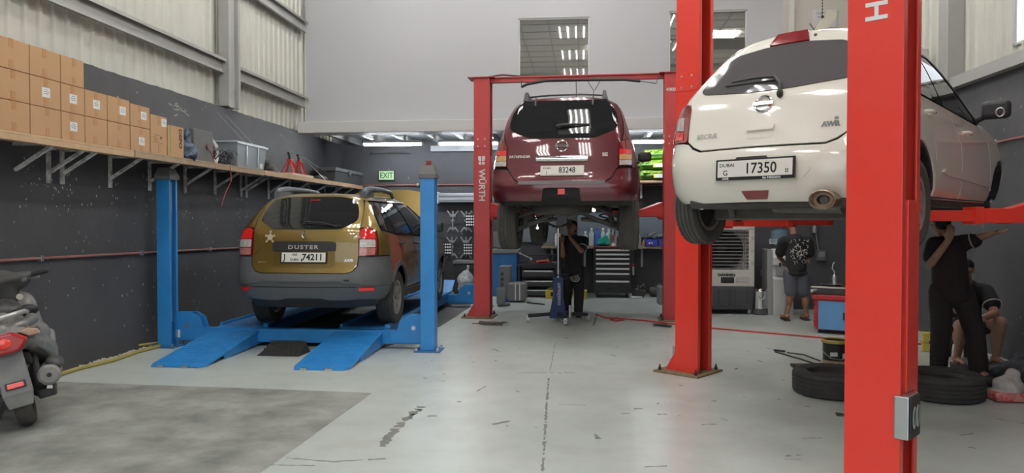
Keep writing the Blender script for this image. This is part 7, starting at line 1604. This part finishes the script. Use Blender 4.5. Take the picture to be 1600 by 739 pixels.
m = MB(); q = Vector((.172, -.02, 1.315)); d = (Vector(eR) - Vector(sR)).normalized(); m.lathe([(.074, -.006), (.078, -.006), (.078, .006), (.074, .006)], 24, Matrix.Translation(q) @ d.to_track_quat('Z', 'Y').to_matrix().to_4x4(), closed=True); m.build('sleeve_stripe', M('stripe_grey', (.45, .43, .42), .7), p3)
blob('trousers', [('ball', (.01, .02, .82), (.175, .145, .12)), ('limb', (-.09, .02, .82), kL, .112, .09), ('limb', kL, (-.10, .03, .10), .09, .08), ('limb', (.10, .02, .82), kR, .112, .092), ('limb', kR, (.20, -.11, .09), .092, .085)], M('trousers_dark', (.022, .016, .017), .9, bump=(40, .2)), p3, .011, 3, .004, 5)
for a in (aL, aR): m = MB(); m.limb((a[0], a[1] + .03, .045), (a[0] + .02, a[1] - .15, .038), .048, .038); m.b2((a[0] - .045, a[1] - .18, 0), (a[0] + .055, a[1] + .07, .02)); m.build('shoe', M('shoe_black', (.02, .02, .02), .5), p3)

# person squatting behind
p4 = thing('person', 'person squatting in black T-shirt, shorts and sandals behind the standing one', 'person', (4.10, 8.35, 0))
P = []
h = head(P, (-.10, -.12, .99), (-.35, -.8, -.35)); P += [('limb', (-.02, .0, .82), (-.07, -.07, .92), .055, .055), ('limb', (.0, .05, .74), (.05, .2, .38), .13, .13), ('limb', (-.13, .0, .78), (.15, .02, .76), .06, .06)]
sR, eR, wR = (.17, .0, .76), (.15, -.22, .55), (-.05, -.33, .50); sL, eL, wL = (-.16, -.02, .77), (-.22, -.22, .58), (-.14, -.36, .51)
for a, b, c in ((sR, eR, wR), (sL, eL, wL)): P += [('limb', a, b, .05, .042), ('limb', b, c, .041, .03)]
hand(P, wR, (-1, -.2, .0), (0, 0, -1), -1, .6); hand(P, wL, (.3, -.6, .1), (0, 0, -1), 1, .6)
kR, aR, kL, aL = (.19, -.25, .46), (.20, -.15, .085), (-.19, -.28, .43), (-.21, -.20, .085)
for s, k, a in ((.11, kR, aR), (-.07, kL, aL)): P += [('limb', (s, .18, .34), k, .09, .064), ('limb', k, a, .062, .036), ('ball', ((k[0] + a[0]) / 2, (k[1] + a[1]) / 2 + .03, .3), (.058, .06, .11))]; foot(P, a, (.05, -1, 0), 1.0, .036)
blob('body', P, SKIN_L, p4, .0075, 2); head_extras(p4, h)
blob('t_shirt', [('limb', (.0, .05, .74), (.05, .2, .38), .15, .16), ('limb', (-.13, .0, .78), (.15, .02, .76), .085, .085), ('limb', sR, (.165, -.13, .64), .08, .085), ('limb', sL, (-.19, -.12, .67), .078, .08)], CLOTH_BLACK, p4, .011, 3, .003)
m = MB(); q = Vector((.165, -.135, .632)); d = (Vector(eR) - Vector(sR)).normalized(); m.lathe([(.084, -.006), (.089, -.006), (.089, .004), (.084, .004)], 24, Matrix.Translation(q) @ d.to_track_quat('Z', 'Y').to_matrix().to_4x4(), closed=True); m.build('sleeve_hem', M('hem_pale', (.55, .5, .47), .7), p4)
blob('shorts', [('limb', (.11, .18, .34), (.165, -.08, .42), .11, .098), ('limb', (-.07, .18, .34), (-.14, -.1, .40), .11, .098), ('ball', (.03, .2, .34), (.17, .13, .11))], CLOTH_BLACK, p4, .011, 3, .003)
for a in (aL, aR):
    m = MB(); m.b2((a[0] - .045, a[1] - .2, 0), (a[0] + .05, a[1] + .06, .028)); m.tube([(a[0] - .045, a[1] - .08, .02), (a[0], a[1] - .09, .075), (a[0] + .048, a[1] - .08, .02)], .012, 8); m.build('sandal', M('sandal_brown', (.10, .055, .04), .6), p4, None, .008)
st = thing('low_stool', 'low dark stool under the squatting person by the right wall', 'stool', (4.14, 8.58, 0)); MB().cyl((0, 0, .17), (0, 0, .215), .15, n=24).build('seat', BLACKPL, st)
for a in (45, 135, 225, 315): MB().bar((.12 * cos(R(a)), .12 * sin(R(a)), 0), (.1 * cos(R(a)), .1 * sin(R(a)), .18), .025, .025).build('leg', DARKSTEEL, st, None)
